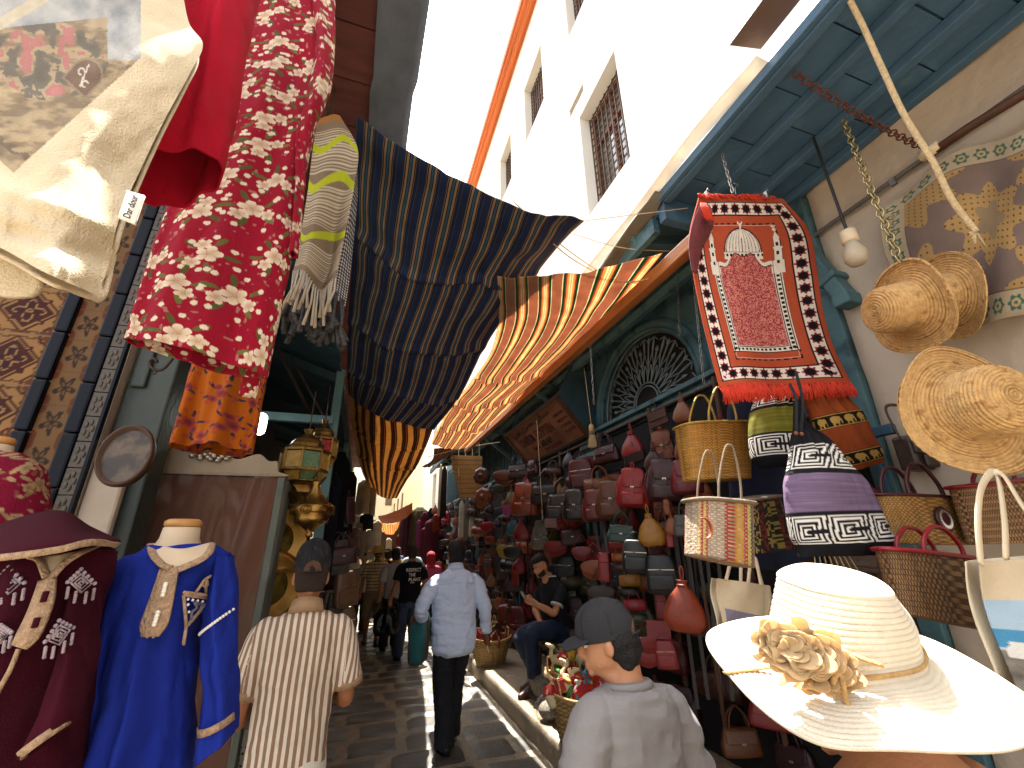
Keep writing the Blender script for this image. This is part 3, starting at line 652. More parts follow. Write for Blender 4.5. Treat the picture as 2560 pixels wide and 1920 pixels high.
# -- canvas tote bag with a printed picture, nearest the camera
def tote():
    net = [[(-260, -140), (0, -110), (240, -90), (450, -60)], [(-260, 0), (0, 10), (250, 30), (472, 55)], [(-260, 60), (0, 70), (260, 85), (507, 112)],
           [(-260, 130), (0, 145), (260, 165), (474, 185)], [(-260, 210), (0, 230), (230, 265), (413, 296)], [(-260, 290), (0, 325), (190, 380), (352, 422)],
           [(-260, 380), (0, 430), (160, 500), (298, 545)], [(-260, 460), (0, 540), (130, 610), (272, 660)], [(-260, 520), (-20, 610), (110, 680), (244, 738)]]
    px = np.array(net, float); dep = np.array([[.60, .55, .53, .60]] * 9) + np.linspace(.14, -.06, 9)[:, None]; dep[8] += .02
    nv, nu = 300, 240; pp = surf(px, nv, nu); dd = surf(dep[..., None], nv, nu)[..., 0]
    X, Y = pp[..., 0], pp[..., 1]; q = np.stack([X / 300, Y / 300, 0 * X], -1)
    dd = dd + (fbm(q, 2.2, 3, 4) - .5) * .03 - .012 * np.exp(-((Y - 520 - .35 * (X - 150)) / 28) ** 2) + .014 * np.exp(-((Y - 610 - .3 * (X - 130)) / 30) ** 2)
    G = np.stack([P(1280, 960, 1)] * 1)[:1]; v = np.stack([(X - 1280) / FPX, -(Y - 960) / FPX, -np.ones_like(X)], -1) @ CAMR.T
    G = A(0, 0, CAMH) + v * (dd / v[..., 1])[..., None]
    c = np.broadcast_to(A(*C('#d9c7a8')), X.shape + (3,)).copy()
    e = ((X - 33) * (-(148 - 432)) - 0 + (432 - Y) * 0)          # printed picture, bounded by the line (33,432)-(348,148)
    side = (348 - 33) * (Y - 432) - (148 - 432) * (X - 33); side2 = (X - 33) * (432 - 400) - (33 - 0) * (Y - 432) * -1
    inside = (side < 0) & (X < 352) & ((Y - 432) < (X - 33) * .95) & (Y > -200)
    n1 = fbm(q, 9, 4, 3); n2 = fbm(q * A(1, 3.2, 1), 6, 3, 9)
    pic = mix(A(*C('#a89272')), A(*C('#6e5a48')), sst(.42, .66, n2)); pic = np.where((n1 > .56)[..., None] & ((X - 120) ** 2 / 140 ** 2 + (Y - 150) ** 2 / 90 ** 2 < 1)[..., None], A(*C('#a4525c')), pic)
    pic = np.where((n1 < .4)[..., None] & ((X - 120) ** 2 / 150 ** 2 + (Y - 150) ** 2 / 100 ** 2 < 1)[..., None], A(*C('#4d4a4c')), pic)
    sk = (Y < 70 - .1 * X) | ((X > 268) & (Y < 150)); pic = np.where(sk[..., None], mix(A(*C('#8b97a8')), A(*C('#b9b8b4')), n1), pic)
    pic = np.where(((np.abs(Y - 60 + .6 * X) < 16) & (X < 120))[..., None], A(*C('#c9bda6')), pic)
    pic = np.where(((np.abs(Y - 390 - .55 * X + 60 * n2) < 9) & (X < 160) & (Y > 320))[..., None], A(*C('#4a3c34')), pic)
    ux = (X - 208) * .74 + (Y - 195) * .67; uy = -(X - 208) * .67 + (Y - 195) * .74
    pl = (np.abs(ux) < 36) & (uy < 30) & ((uy > -12) | (np.hypot(ux, uy + 12) < 36)); pl2 = (np.abs(ux) < 41) & (uy < 36) & ((uy > -12) | (np.hypot(ux, uy + 12) < 42))
    pic = np.where(pl2[..., None], A(*C('#83705c')), pic); pic = np.where(pl[..., None], A(*C('#4f2224')), pic)
    pic = np.where((pl & (((np.abs(np.hypot(ux + 14, uy + 10) - 8) < 2.2) & (ux < -9)) | ((np.abs(np.hypot(ux - 14, uy - 8) - 8) < 2.2) & (ux < 19)) | ((np.abs(ux - .35 * uy) < 2) & (uy < 22) & (uy > -36))))[..., None], A(*C('#d8cdbd')), pic)
    pic = pic * .7 + A(*C('#b5a78f')) * .3; c = np.where(inside[..., None], pic * (1 + (n1[..., None] - .5) * .5), c)
    t = thing('canvas_tote_bag', 'cream canvas tote bag with a printed street picture, hung closest on the left', 'tote bag', G[4, 120])
    o = sheet('bag_panel', G, mat('heavy_canvas', src='attr', rough=.95, var=.12, nscale=12, bump=.5, bscale=330, spec=.1), t, thick=0, col=c)
    B = G.copy(); edge = np.minimum(1, np.minimum.reduce([np.linspace(0, 1, nu)[None].repeat(nv, 0), 1 - np.linspace(0, 1, nu)[None].repeat(nv, 0), 1 - np.linspace(0, 1, nv)[:, None].repeat(nu, 1)]) * 9)
    B[..., 1] += .012 + .05 * np.sqrt(edge); B[..., 0] -= .01
    sheet('back_panel', B[::4, ::4], mat('plain_canvas', '#d9c7a8', .95, var=.15, bump=.4, bscale=300), t, thick=.004)
    L = surf([[P(*a, .58) for a in r] for r in ([(-120, 560), (-20, 600), (60, 640)], [(-120, 640), (-20, 690), (104, 700)], [(-110, 700), (0, 722), (100, 726)], [(-90, 712), (10, 742), (80, 742)])], 16, 20)
    sheet('strap_loop', L, MATS['plain_canvas'], t, thick=.006)
    lab = surf([[P(*a, .545) for a in r] for r in ([(318, 478), (362, 490)], [(296, 545), (338, 562)])], 8, 8); lb = sheet('sewn_label', lab, mat('white_label', '#e9e4da', .8), t, thick=.003)
    o3 = P(303, 548, .539); r3 = P(330, 480, .539) - o3; u3 = P(300, 545, .539) - P(330, 556, .539)
    text_mesh('Dar dour', .011, mat('label_ink', '#4a4440', .8), 'lettering', lb, o3 + r3 * .1 - u3 * .6, r3, u3, .0006, width=np.linalg.norm(r3) * .8)
tote()
M_red = mat('crimson_cotton', '#b0122a', .9, var=.16, nscale=6, bump=.3, bscale=240, spec=.1, trans=.12)
t = PT([(430, -160, 690, -160, .9, .10), (425, 0, 642, 0, .9, .10), (415, 140, 612, 140, .9, .10), (395, 280, 585, 280, .9, .095), (362, 400, 566, 372, .9, .085), (330, 478, 556, 418, .9, .075)])
o = t.mesh('red_trousers', M_red, None, 120, foldf=lambda th, v: 1 + .22 * np.sin(th * 3 + v * 2) * (1 - v * .6) + .12 * np.sin(th * 7 + 1))
tag(o, 'plain crimson garment leg hanging between tote bag and floral dress', 'garment')
def wv(U, W): return None
base, pet, pet2, leaf = hexs('#8f0f28', '#e2d4bd', '#b58e72', '#5f6234')
t = PT([(600, -190, 840, -150, 1.3, .06), (590, 0, 812, -10, 1.3, .06), (560, 160, 826, 140, 1.3, .06), (520, 330, 790, 320, 1.3, .065), (440, 480, 757, 470, 1.3, .07), (385, 620, 730, 640, 1.3, .07), (345, 740, 702, 780, 1.3, .07), (312, 850, 668, 945, 1.3, .06)], 470)
dr = thing('floral_dress', 'long crimson dress printed with white magnolia flowers, hung high on the left', 'dress', P(520, 880, 1.3))
t.mesh('skirt', M_cloth, dr, 540, lambda U, W, th, v: floral(U, W, 4, base, pet, pet2, leaf, .135, .043),
       lambda th, v: 1 + (.15 + .3 * v) * (np.sin(th * 4 + .6) * .5 + .55 * np.sin(th * 9 + v * 1.5) * .5))
t2 = PT([(770, -60, 836, -40, 1.26, .03), (790, 100, 838, 110, 1.25, .035), (770, 230, 822, 235, 1.25, .035), (742, 340, 775, 345, 1.26, .03), (738, 470, 762, 470, 1.27, .025), (722, 640, 745, 640, 1.27, .02)], 150)
t2.mesh('sleeve', M_cloth, dr, 80, lambda U, W, th, v: floral(U, W, 9, base, pet, pet2, leaf, .14, .042), lambda th, v: 1 + .3 * np.sin(th * 3 + v * 9))
t2 = PT([(606, 925, 655, 930, 1.36, .015), (604, 960, 648, 962, 1.36, .012), (600, 988, 640, 996, 1.36, .01)], 40)
t2.mesh('sash_end', M_cloth, dr, 60, lambda U, W, th, v: floral(U, W, 3, base, pet, pet2, leaf, .08, .03))
# -- scarf with lime bands and fringe, checked shawl behind it
def scarfcol(U, W, X, Y):
    c = np.broadcast_to(A(*C('#8a7561')), U.shape + (3,)).copy(); v = W
    for a, b in ((.10, .33), (.40, .60), (.72, .93)):
        k = (v > a) & (v < b) & ((v * 62) % 1 < .48); c[k] = C('#cabca4')
    for a in (.19, .375, .655):
        wob = .03 * np.sin(U * 7); k = np.abs(v - a - wob) < .022; c[k] = C('#b8bf2e')
    k = (v < .05) & ((np.abs(((U * 16) % 1) - .5) * .05 + .012 - v) > -.02); c[k] = C('#a8743e')
    return c
sc = thing('fringed_scarf', 'beige striped scarf with lime green bands and knotted fringe', 'scarf', P(800, 690, 1.75))
net = [[(796, 298), (815, 292), (835, 286), (850, 290)], [(782, 370), (820, 365), (865, 362), (894, 372)], [(770, 470), (800, 468), (850, 470), (884, 470)], [(755, 560), (785, 565), (830, 575), (868, 560)], [(742, 630), (770, 640), (820, 660), (852, 640)], [(732, 668), (765, 690), (800, 715), (840, 705)]]
ctrl = np.array([[P(*p, 1.75 - .05 * (i % 2) * (1 if j > 1 else 0)) for i, p in enumerate(r)] for j, r in enumerate(net)]); nv, nu = 220, 90
G = surf(ctrl, nv, nu); u = np.linspace(0, 1, nu)[None].repeat(nv, 0); v = np.linspace(0, 1, nv)[:, None].repeat(nu, 1)
G[..., 1] += .03 * np.sin(u * 9 + v * 2) * v
sheet('cloth', G, M_cloth, sc, .004, col=scarfcol(u, v, 0, 0))
M_fr = mat('pale_twisted_fringe', '#b7a894', .95, var=.2, bump=.4, bscale=200); M_frd = mat('black_white_tassel', '#4c4a4c', .95, var=.6, nscale=70, bump=.5, bscale=150)
mb = MB(); rr = random.Random(2)
for i in range(22):
    b = G[-1, int(i / 21 * (nu - 1))]; l = rr.uniform(.1, .2); mb.tube([b, b + A(rr.uniform(-.01, .01), -.01, -l * .5), b + A(rr.uniform(-.02, .02), 0, -l)], [.004, .0045, .007], 6)
mb.build('fringe', M_fr, sc, smooth=True)
sh = thing('checked_shawl', 'black and white checked shawl with heavy dark tassels behind the beige scarf', 'shawl', P(800, 860, 1.85))
net = [[(830, 380), (892, 400)], [(820, 500), (893, 480)], [(790, 600), (882, 600)], [(740, 690), (872, 690)], [(725, 735), (862, 758)]]
ctrl = np.array([[P(*p, 1.85) for p in r] for r in net]); nv, nu = 300, 170; G = surf(ctrl, nv, nu); u = np.linspace(0, 1, nu)[None].repeat(nv, 0); v = np.linspace(0, 1, nv)[:, None].repeat(nu, 1)
G[..., 1] += .035 * np.sin(u * 13 + v) ; ck = (np.sin(u * 150) > 0).astype(int) + (np.sin(v * 260) > 0)
sheet('cloth', G, M_cloth, sh, .004, col=np.where((ck == 0)[..., None], A(*C('#cfcac4')), np.where((ck == 1)[..., None], A(*C('#6e6c70')), A(*C('#1d1d22')))))
mb = MB()
for i in range(90):
    b = G[-1, rr.randrange(nu)] + A(0, rr.uniform(-.03, .05), .02); l = rr.uniform(.1, .24); mb.tube([b, b + A(rr.uniform(-.02, .02), rr.uniform(-.02, .02), -l * .6), b + A(rr.uniform(-.04, .04), rr.uniform(-.03, .03), -l)], [.005, .008, .012], 6)
mb.build('tassels', M_frd, sh, smooth=True)
# -- orange dress behind
b2, p2, p22, l2 = hexs('#a8560f', '#a2433a', '#5a2530', '#343240')
t = PT([(520, 800, 672, 860, 1.8, .06), (488, 890, 664, 950, 1.8, .08), (455, 1010, 650, 1040, 1.8, .09), (428, 1118, 632, 1132, 1.8, .1)], 150)
o = t.mesh('orange_dress', M_cloth, None, 200, lambda U, W, th, v: floral(U, W, 21, b2, p2, p22, l2, .1, .033), lambda th, v: 1 + .35 * np.sin(th * 5 + 1) * v + .15 * np.sin(th * 11))
tag(o, 'orange dress with dark red and navy flowers hanging under the crimson dress', 'dress')
mb = MB(); q = [P(452, 862, 1.95), P(425, 905, 1.95), P(402, 925, 1.95), P(380, 920, 1.95), P(374, 903, 1.95), P(386, 897, 1.95), P(393, 906, 1.95)]
mb.tube(q, .006, 8, sub=30); th = np.linspace(0, 6.28, 16); mb.tube([P(386 + 5 * math.cos(a), 930 + 5 * math.sin(a), 1.95) for a in th], .003, 6); o = mb.build('scroll_hook', M_iron, smooth=True); tag(o, 'wrought iron scroll hook with a ring beside the door post', 'hook')

# -- cabinet wrapped in clear plastic
def pbox(mb, x0, y0, x1, y1, Y, d):
    a = P(x0, y0, Y); b = P(x1, y1, Y); return mb.bb((min(a[0], b[0]), Y, min(a[2], b[2])), (max(a[0], b[0]), Y + d, max(a[2], b[2])))
cx0, cx1, czt = -1.1, -.405, 2.02
cab = thing('display_cabinet', 'tall brown display cabinet seen from behind with scalloped cream top board', 'cabinet', ((cx0 + cx1) / 2, 2.4, 0))
MB().bb((cx0, 2.3, .1), (cx1, 2.325, czt)).build('back_board', mat('dull_brown_hardboard', '#5c3420', .75, var=.25, nscale=3, bump=.1), cab)
mb = MB(); [mb.bb((x, 2.293, 0), (x + .03, 2.75, czt + .004)) for x in (cx0 - .032, cx1 + .002)]; mb.build('frame', mat('grey_green_cabinet_paint', '#5a6058', .6, var=.25), cab, bev=.004)
for z in (.04, .5, 1.0): MB().bb((cx0, 2.33, z), (cx1, 2.75, z + .025)).build('shelf', mat('cabinet_shelf', '#6f5b48', .6), cab)
out = [(cx0 + (cx1 - cx0) * a, 2.285, czt + .006 + z * 1.2) for a, z in [(0, 0), (1, 0), (1.0, .02), (.99, .045), (.98, .06), (.93, .06), (.86, .085), (.74, .062), (.66, .09), (.5, .115), (.36, .09), (.27, .062), (.14, .085), (.06, .06), (.02, .06), (.01, .045), (.0, .02)]]
out = cr(np.array(out, float), 90); MB().prism(out, (0, .02, 0)).build('top_board', mat('cream_carved_board', '#94836c', .6, var=.2), cab, bev=.003)
mb = MB(); rr = random.Random(9)
for i in range(26): mb.ell((-.68 + .09 * math.cos(i * 2.4) * (i / 26) ** .5, 2.275, 2.115 + .03 * math.sin(i * 2.4) * (i / 26) ** .5), (.014, .008, .010), 8)
mb.build('silver_ornament', mat('tarnished_silver', '#a49a88', .3, .9, var=.4, nscale=30), cab, smooth=True)
mt, n_, bs = _nodes('clear_plastic_film'); tr = n_.nodes.new('ShaderNodeBsdfTransparent'); ms = n_.nodes.new('ShaderNodeMixShader'); ms.inputs[0].default_value = .1
tr.inputs[0].default_value = (.93, .92, .9, 1); bs.inputs['Base Color'].default_value = (.12, .11, .1, 1); bs.inputs['Roughness'].default_value = .06; bs.inputs['Specular IOR Level'].default_value = 1
n_.links.new(tr.outputs[0], ms.inputs[1]); n_.links.new(bs.outputs[0], ms.inputs[2]); n_.links.new(ms.outputs[0], n_.nodes['Material Output'].inputs[0]); M_film = mt
nv, nu = 90, 110; u = np.linspace(0, 1, nu)[None].repeat(nv, 0); v = np.linspace(0, 1, nv)[:, None].repeat(nu, 1)
X = cx0 - .03 + u * (cx1 - cx0 + .09 - .05 * v); Z = czt + .01 - v * (1.5 + .1 * u); fold = np.abs(np.sin(u * 11 + 1.6 * v + 2 * vn(np.stack([u * 3, v, 0 * u], -1), 1, 3))) ** 9
Y = 2.272 - (.02 + .09 * v) * fold - .05 * vn(np.stack([u * 9, v * 5, 0 * u], -1), 1, 7)
o = sheet('plastic_cover', np.stack([X, Y, Z], -1), M_film, thick=0); tag(o, 'clear creased plastic film hung over the brown cabinet', 'plastic cover')
M_perf = mat('white_perforated_steel', '#b9b4a6', .5, var=.15); pp_ = thing('perforated_panel', 'white perforated steel panel standing below the plastic film', 'panel', (-.32, 2.36, 0))
mb = MB(); mb.bb((-.395, 2.36, .05), (-.25, 2.38, 1.02)); mb.build('sheet_metal', M_perf, pp_)
mb = MB()
for i in range(7):
    for j in range(44): mb.box((-.385 + i * .02 + .01 * (j % 2), 2.3585, .1 + j * .02), (.008, .002, .008))
mb.build('holes', mat('dark_hole', '#2b2826', .9), pp_)
o = MB().bb((-.4, 2.34, 1.04), (-.2, 2.75, 1.07)).bb((-.4, 2.345, 1.021), (-.2, 2.37, 1.039)).build('stall_tray', mat('pale_tray', '#8f8a7c', .5), bev=.004); tag(o, 'pale metal tray above the perforated panel', 'tray')
# -- mannequins with kaftans
M_mann = mat('mannequin_cream', '#c9b193', .6, var=.12, nscale=4, bump=.05); M_blk = mat('royal_blue_wool', '#1b2b84', .92, var=.14, nscale=5, bump=.25, bscale=260, spec=.12)
M_trim = mat('beige_braid', '#b08f70', .85, var=.35, nscale=90, bump=.7, bscale=160); M_trimd = mat('dark_bead', '#3a2c2c', .5); M_pearl = mat('pearl_button', '#e6ddcf', .3, var=.1)
def neck(label, L, R, ytop, ybot, Y, rgt):
    t = thing('mannequin', label, 'mannequin', P((L + R) / 2, ybot, Y), 'shop mannequins')
    a = P(L, ytop, Y); b = P(R, ytop, Y); r0 = abs(b[0] - a[0]) / 2; c = (a + b) / 2; zb = P((L + R) / 2, ybot, Y)[2]; h = c[2] - zb
    MB().lathe([(r0 * 1.9, -.12), (r0 * 1.72, 0), (r0 * 1.3, h * .35), (r0 * 1.05, h * .65), (r0 * .98, h * .98), (r0 * .9, h)], (c[0], Y, zb), 32).build('neck_form', M_mann, t, smooth=True)
    MB().lathe([(r0 * .93, 0), (r0 * 1.0, .004), (r0 * 1.0, .014), (r0 * .8, .02), (0.001, .022)], (c[0], Y, zb + h + .001), 32).build('wooden_cap', mat('varnished_cap', '#c08a4c', .4, var=.3, nscale=8), t, smooth=True)
    MB().tube([(c[0], Y, zb - 1.3), (c[0], Y, zb - .1)], .02, 8).build('stand_pole', M_iron, t)
neck('cream neck mannequin with round wooden cap above the royal blue kaftan', 410, 502, 1318, 1400, 1.5, 0)
kf = thing('blue_kaftan', 'royal blue kaftan with beige braid collar and triangular brooch embroidery', 'kaftan', P(400, 1900, 1.5))
kt = PT([(372, 1366, 532, 1363, 1.5, .075), (345, 1382, 560, 1378, 1.5, .085), (298, 1402, 575, 1393, 1.5, .10), (280, 1470, 535, 1465, 1.5, .125), (268, 1580, 494, 1580, 1.5, .14), (240, 1720, 484, 1730, 1.5, .15), (190, 1860, 474, 1880, 1.5, .16), (120, 2040, 470, 2060, 1.5, .18), (20, 2300, 450, 2330, 1.5, .2)], 180)
kt.mesh('body', M_blk, kf, 200, crease=.009, foldf=lambda th, v: 1 + sst(.25, .8, v) * .28 * (np.sin(th * 5 + .5 + v) + .5 * np.sin(th * 11)) * .6 + .03 * np.sin(th * 3 + v * 12))
sl = PT([(540, 1386, 584, 1390, 1.5, .05), (526, 1440, 591, 1440, 1.49, .065), (508, 1540, 592, 1540, 1.48, .07), (506, 1650, 593, 1650, 1.47, .07), (510, 1760, 592, 1745, 1.46, .07), (489, 1902, 591, 1828, 1.45, .07)], 90)
sv = sl.mesh('sleeve', M_blk, kf, 90, crease=.009, foldf=lambda th, v: 1 + .15 * np.sin(th * 4 + v * 5))
s2 = PT([(290, 1404, 312, 1400, 1.5, .05), (268, 1440, 300, 1450, 1.52, .06), (240, 1520, 285, 1540, 1.54, .06), (222, 1650, 272, 1670, 1.52, .06), (165, 1790, 240, 1800, 1.48, .06), (88, 1900, 170, 1935, 1.45, .06)], 90)
s2.mesh('sleeve', M_blk, kf, 60, foldf=lambda th, v: 1 + .15 * np.sin(th * 4 + v * 5))
xs = np.linspace(-.98, .98, 40)
ribbon('cuff_braid', sl.at(xs, .885 + 0 * xs, .008), .016, M_trim, kf)
ribbon('cuff_braid', s2.at(xs, .93 + 0 * xs, .008), .016, M_trim, kf)
mb = MB()
for x in np.linspace(-.95, .95, 16): p = sl.at(A(x), A(.42 - .06 * x), .006)[0]; mb.ell(p, (.004, .004, .004), 6)
mb.build('beading', M_pearl, kf, smooth=True)
col = [(378, 1362), (383, 1385), (395, 1402), (411, 1415), (428, 1420)]; colr = [(530, 1360), (522, 1382), (500, 1400), (470, 1414), (445, 1424)]
def onk(px, py, lift=.01):
    """point on the front of the kaftan behind a photograph position"""
    p = P(px, py, 1.5); i = int(np.argmin(np.abs(kt.c[:, 2] - p[2]))); x = np.clip((p[0] - kt.c[i, 0]) / kt.a[i, 0], -.98, .98); Yf = 1.5 - kt.d[i] * math.sqrt(1 - x * x) - lift
    return P(px, py, Yf)
mb = MB(); mb.tube([onk(*p, .018) for p in col], .010, 8, sub=24, flat=.5); mb.tube([onk(*p, .018) for p in colr], .010, 8, sub=24, flat=.5); mb.build('collar_braid', M_trim, kf, smooth=True)
sheet('neckline', surf([[onk(*p, .013) for p in r] for r in ([(380, 1358), (452, 1372), (528, 1356)], [(388, 1386), (450, 1392), (518, 1384)], [(402, 1404), (447, 1408), (494, 1402)], [(430, 1421), (438, 1424), (446, 1421)])], 14, 16), M_mann, kf, .002)
pl = [(424, 1420), (414, 1460), (401, 1510), (386, 1560), (376, 1592)]
ribbon('placket_braid', [onk(*p, .014) for p in pl], [.040, .044, .050, .054, .034], M_trim, kf, n=30, thick=.008)
mb = MB()
for i in range(44):
    t_ = i / 43; q = cr(np.array(pl, float), 44)[i]; w_ = np.interp(t_, [0, .8, 1], [14, 19, 8])
    for sg in (-1, 1): mb.ell(onk(q[0] + sg * w_, q[1], .016), (.0035,) * 3, 6)
mb.build('braid_edging', M_trim, kf, smooth=True)
for t_ in (.25, .285, .32, .355, .39, .60, .64, .68, .72, .76): q = cr(np.array(pl, float), 101)[int(t_ * 100)]; MB().ell(onk(q[0], q[1], .024), (.0055, .0045, .005), 8).build('pearl_button', M_pearl, kf, smooth=True)
br = MB()
for a, b in (((459, 1487), (526, 1496)), ((526, 1496), (466, 1565)), ((466, 1565), (459, 1487)), ((466, 1565), (459, 1610)), ((490, 1480), (514, 1447)), ((515, 1482), (514, 1447)), ((514, 1447), (527, 1440))): br.tube([onk(*a, .012), onk((a[0] + b[0]) / 2, (a[1] + b[1]) / 2, .012), onk(*b, .012)], .0038, 6)
br.tube([onk(513 + 7 * math.cos(t_), 1458 + 8 * math.sin(t_), .013) for t_ in np.linspace(0, 6.3, 12)], .003, 6)
for i in range(14): br.ell(onk(461 + 5 * i * .95, 1484 + i * .6 - 3, .012), (.004,) * 3, 6); br.ell(onk(527 - i * 4.2, 1500 + i * 4.8, .012), (.003,) * 3, 6)
for i in range(6): br.ell(onk(465 - i, 1570 + i * 8, .012), (.0035,) * 3, 6)
br.build('brooch_outline', M_trim, kf, smooth=True)
mb = MB()
for (x, y) in ((470, 1498), (482, 1500), (494, 1502), (506, 1504), (470, 1512), (472, 1530)): mb.ell(onk(x, y, .012), (.0035, .003, .0035), 6)
mb.build('brooch_sequins', M_pearl, kf, smooth=True)
mb = MB(); mb.tube([onk(*p, .011) for p in ((478, 1548), (480, 1530), (492, 1520), (487, 1505), (500, 1510), (508, 1505), (497, 1530), (484, 1548))], .0035, 6, sub=30); mb.build('brooch_scroll', mat('grey_thread', '#6d6674', .7), kf, smooth=True)
# maroon hooded kaftan
M_mar = mat('maroon_wool', '#3a0a18', .92, var=.16, nscale=5, bump=.25, bscale=260, spec=.12)
mk = thing('maroon_kaftan', 'maroon hooded kaftan with white diamond embroidery and beige piping', 'kaftan', P(100, 1900, 1.32))
mt_ = PT([(20, 1374, 225, 1374, 1.34, .08), (-40, 1395, 285, 1372, 1.34, .10), (-90, 1430, 276, 1440, 1.34, .12), (-120, 1530, 240, 1525, 1.34, .14), (-140, 1650, 228, 1660, 1.34, .15), (-160, 1800, 210, 1800, 1.34, .16), (-180, 2050, 180, 2060, 1.34, .17)], 160)
mt_.mesh('body', M_mar, mk, 190, crease=.008, foldf=lambda th, v: 1 + .1 * v * np.sin(th * 6))
s3 = PT([(225, 1385, 290, 1378, 1.36, .05), (195, 1500, 243, 1500, 1.3, .06), (160, 1650, 232, 1660, 1.26, .06), (76, 1885, 186, 1798, 1.22, .06)], 70)
s3.mesh('sleeve', M_mar, mk, 80, crease=.008, foldf=lambda th, v: 1 + .12 * np.sin(th * 4 + v * 5)); ribbon('cuff_braid', s3.at(xs, .985 + 0 * xs, .008), .014, M_trim, mk)
def onm(px, py, lift=.012):
    p = P(px, py, 1.34); i = int(np.argmin(np.abs(mt_.c[:, 2] - p[2]))); x = np.clip((p[0] - mt_.c[i, 0]) / mt_.a[i, 0], -.98, .98); return P(px, py, 1.34 - mt_.d[i] * math.sqrt(1 - x * x) - lift)
vn_ = surf([[onm(*p, .004) for p in r] for r in ([(98, 1392), (150, 1386), (205, 1376)], [(108, 1415), (130, 1412), (165, 1400)], [(116, 1440), (120, 1442), (126, 1440)])], 10, 12); sheet('neck_lining', vn_, M_mann, mk, .003)
mb = MB(); mb.tube([onm(*p) for p in ((75, 1393), (98, 1400), (108, 1420), (117, 1445))], .009, 8, sub=20, flat=.5); mb.tube([onm(*p) for p in ((248, 1362), (205, 1380), (165, 1405), (140, 1430), (124, 1450))], .009, 8, sub=20, flat=.5); mb.build('neck_piping', M_trim, mk, smooth=True)
pl2 = [(119, 1448), (108, 1500), (92, 1545), (70, 1590), (48, 1618)]
ribbon('placket_braid', [onm(*p) for p in pl2], [.026, .034, .036, .036, .026], M_trim, mk, n=30, thick=.008)
mb = MB(); mb.tube([onm(*p) for p in ((47, 1622), (25, 1675), (0, 1720), (-20, 1760))], .004, 6, sub=16); mb.build('cord', M_trim, mk, smooth=True)
for (x, y) in ((112, 1495), (90, 1560)): MB().tube([onm(x + 4, y - 16, .02), onm(x - 5, y + 10, .02)], .005, 6).build('placket_slit', M_mar, mk)
M_emb = mat('white_embroidery', '#a8969a', .9, var=.3, nscale=60, bump=.6, bscale=200)
for (x, y, k, sk) in ((22, 1458, 30, 0), (203, 1458, 26, .05), (148, 1588, 27, -.5), (2, 1590, 20, -.3)):
    mb = MB()
    for s_ in (1, .62, .25): mb.tube([onm(x + k * s_ * a, y + k * s_ * (b * .9 + a * sk), .013) for a, b in ((0, -1), (1, 0), (0, 1), (-1, 0), (0, -1))], .0022, 6)
    for j in range(9):
        a = -1.3 + 2.6 * j / 8; mb.ell(onm(x + k * a, y + k * (abs(a) - 1.35 + a * sk), .013), (.0042, .003, .0042), 6)
    for j in range(4):
        a = (-1.25, -.5, .5, 1.25)[j]; x0 = x + k * a; y0 = y + k * (1.15 - .5 * abs(a) + a * sk)
        for i in range(5): mb.ell(onm(x0 - i, y0 + i * 6, .013), (.0034, .003, .0034), 6)
    mb.build('diamond_embroidery', M_emb, mk, smooth=True)
hd = np.array([[P(*a, b) for a, b in r] for r in (
    [((-80, 1350), 1.4), ((40, 1300), 1.42), ((150, 1280), 1.42), ((225, 1320), 1.42), ((290, 1350), 1.4)],
    [((-80, 1375), 1.3), ((40, 1330), 1.28), ((150, 1310), 1.28), ((230, 1338), 1.3), ((294, 1350), 1.34)],
    [((-80, 1400), 1.22), ((40, 1368), 1.18), ((150, 1350), 1.18), ((230, 1348), 1.22), ((297, 1354), 1.3)],
    [((-80, 1402), 1.2), ((40, 1390), 1.16), ((150, 1374), 1.16), ((230, 1356), 1.2), ((296, 1362), 1.3)])])
G = surf(hd, 40, 60); sheet('hood', G, M_mar, mk, .008); ribbon('hood_piping', G[-1] + A(0, -.004, 0), .013, M_trim, mk, n=60, thick=.006)
neck('bare pinkish mannequin neck at the left edge above the pink brocade robe', -40, 34, 1112, 1150, 1.6, 0)
b3, p3, p33, l3 = hexs('#7d1230', '#b79a72', '#8a6a4c', '#a98c62')
t = PT([(-60, 1135, 55, 1135, 1.6, .07), (-120, 1160, 100, 1168, 1.6, .09), (-140, 1210, 112, 1225, 1.6, .11), (-140, 1330, 108, 1330, 1.6, .12), (-140, 1600, 60, 1600, 1.62, .12)], 110)
o = t.mesh('pink_robe', M_cloth, None, 170, lambda U, W, th, v: floral(U, W, 31, b3, p3, p33, l3, .1, .03)); tag(o, 'deep pink brocade robe at the left edge behind the maroon hood', 'robe')

# -- oval mirror, brass vessels, trays, lanterns
def disc(name, c, r, mt, nrmv, prof, parent=None, n=40):
    z = nrm(nrmv); x = nrm(np.cross(A(0, 0, 1), z)); M = np.stack([x, np.cross(z, x), z], 1)
    return MB().lathe([(a * r, b) for a, b in prof], c, n, M).build(name, mt, parent, smooth=True)
c = P(318, 1140, 1.84); t = thing('oval_mirror', 'small oval painted plaque in a dark frame leaning on the plaster pier', 'plaque', c)
M_ = np.stack([A(1, 0, 0), A(0, .1, 1), A(0, -1, .1)], 1) * A(.075, .105, 1)
MB().lathe([(1.0, -.02), (1.06, .01), (1.04, .022), (.96, .024), (.88, .006)], c, 40, M_).build('frame', M_dwood, t, smooth=True); MB().lathe([(.9, .006), (.01, .008)], c, 40, M_).build('mirror_face', mat('painted_reflection', '#6a5640', .3, var=.4, nscale=16, second=('#3a2c22', 12, .45, .1), bump=.1), t)  # mirror's beige-brown reflection is painted into the face colour
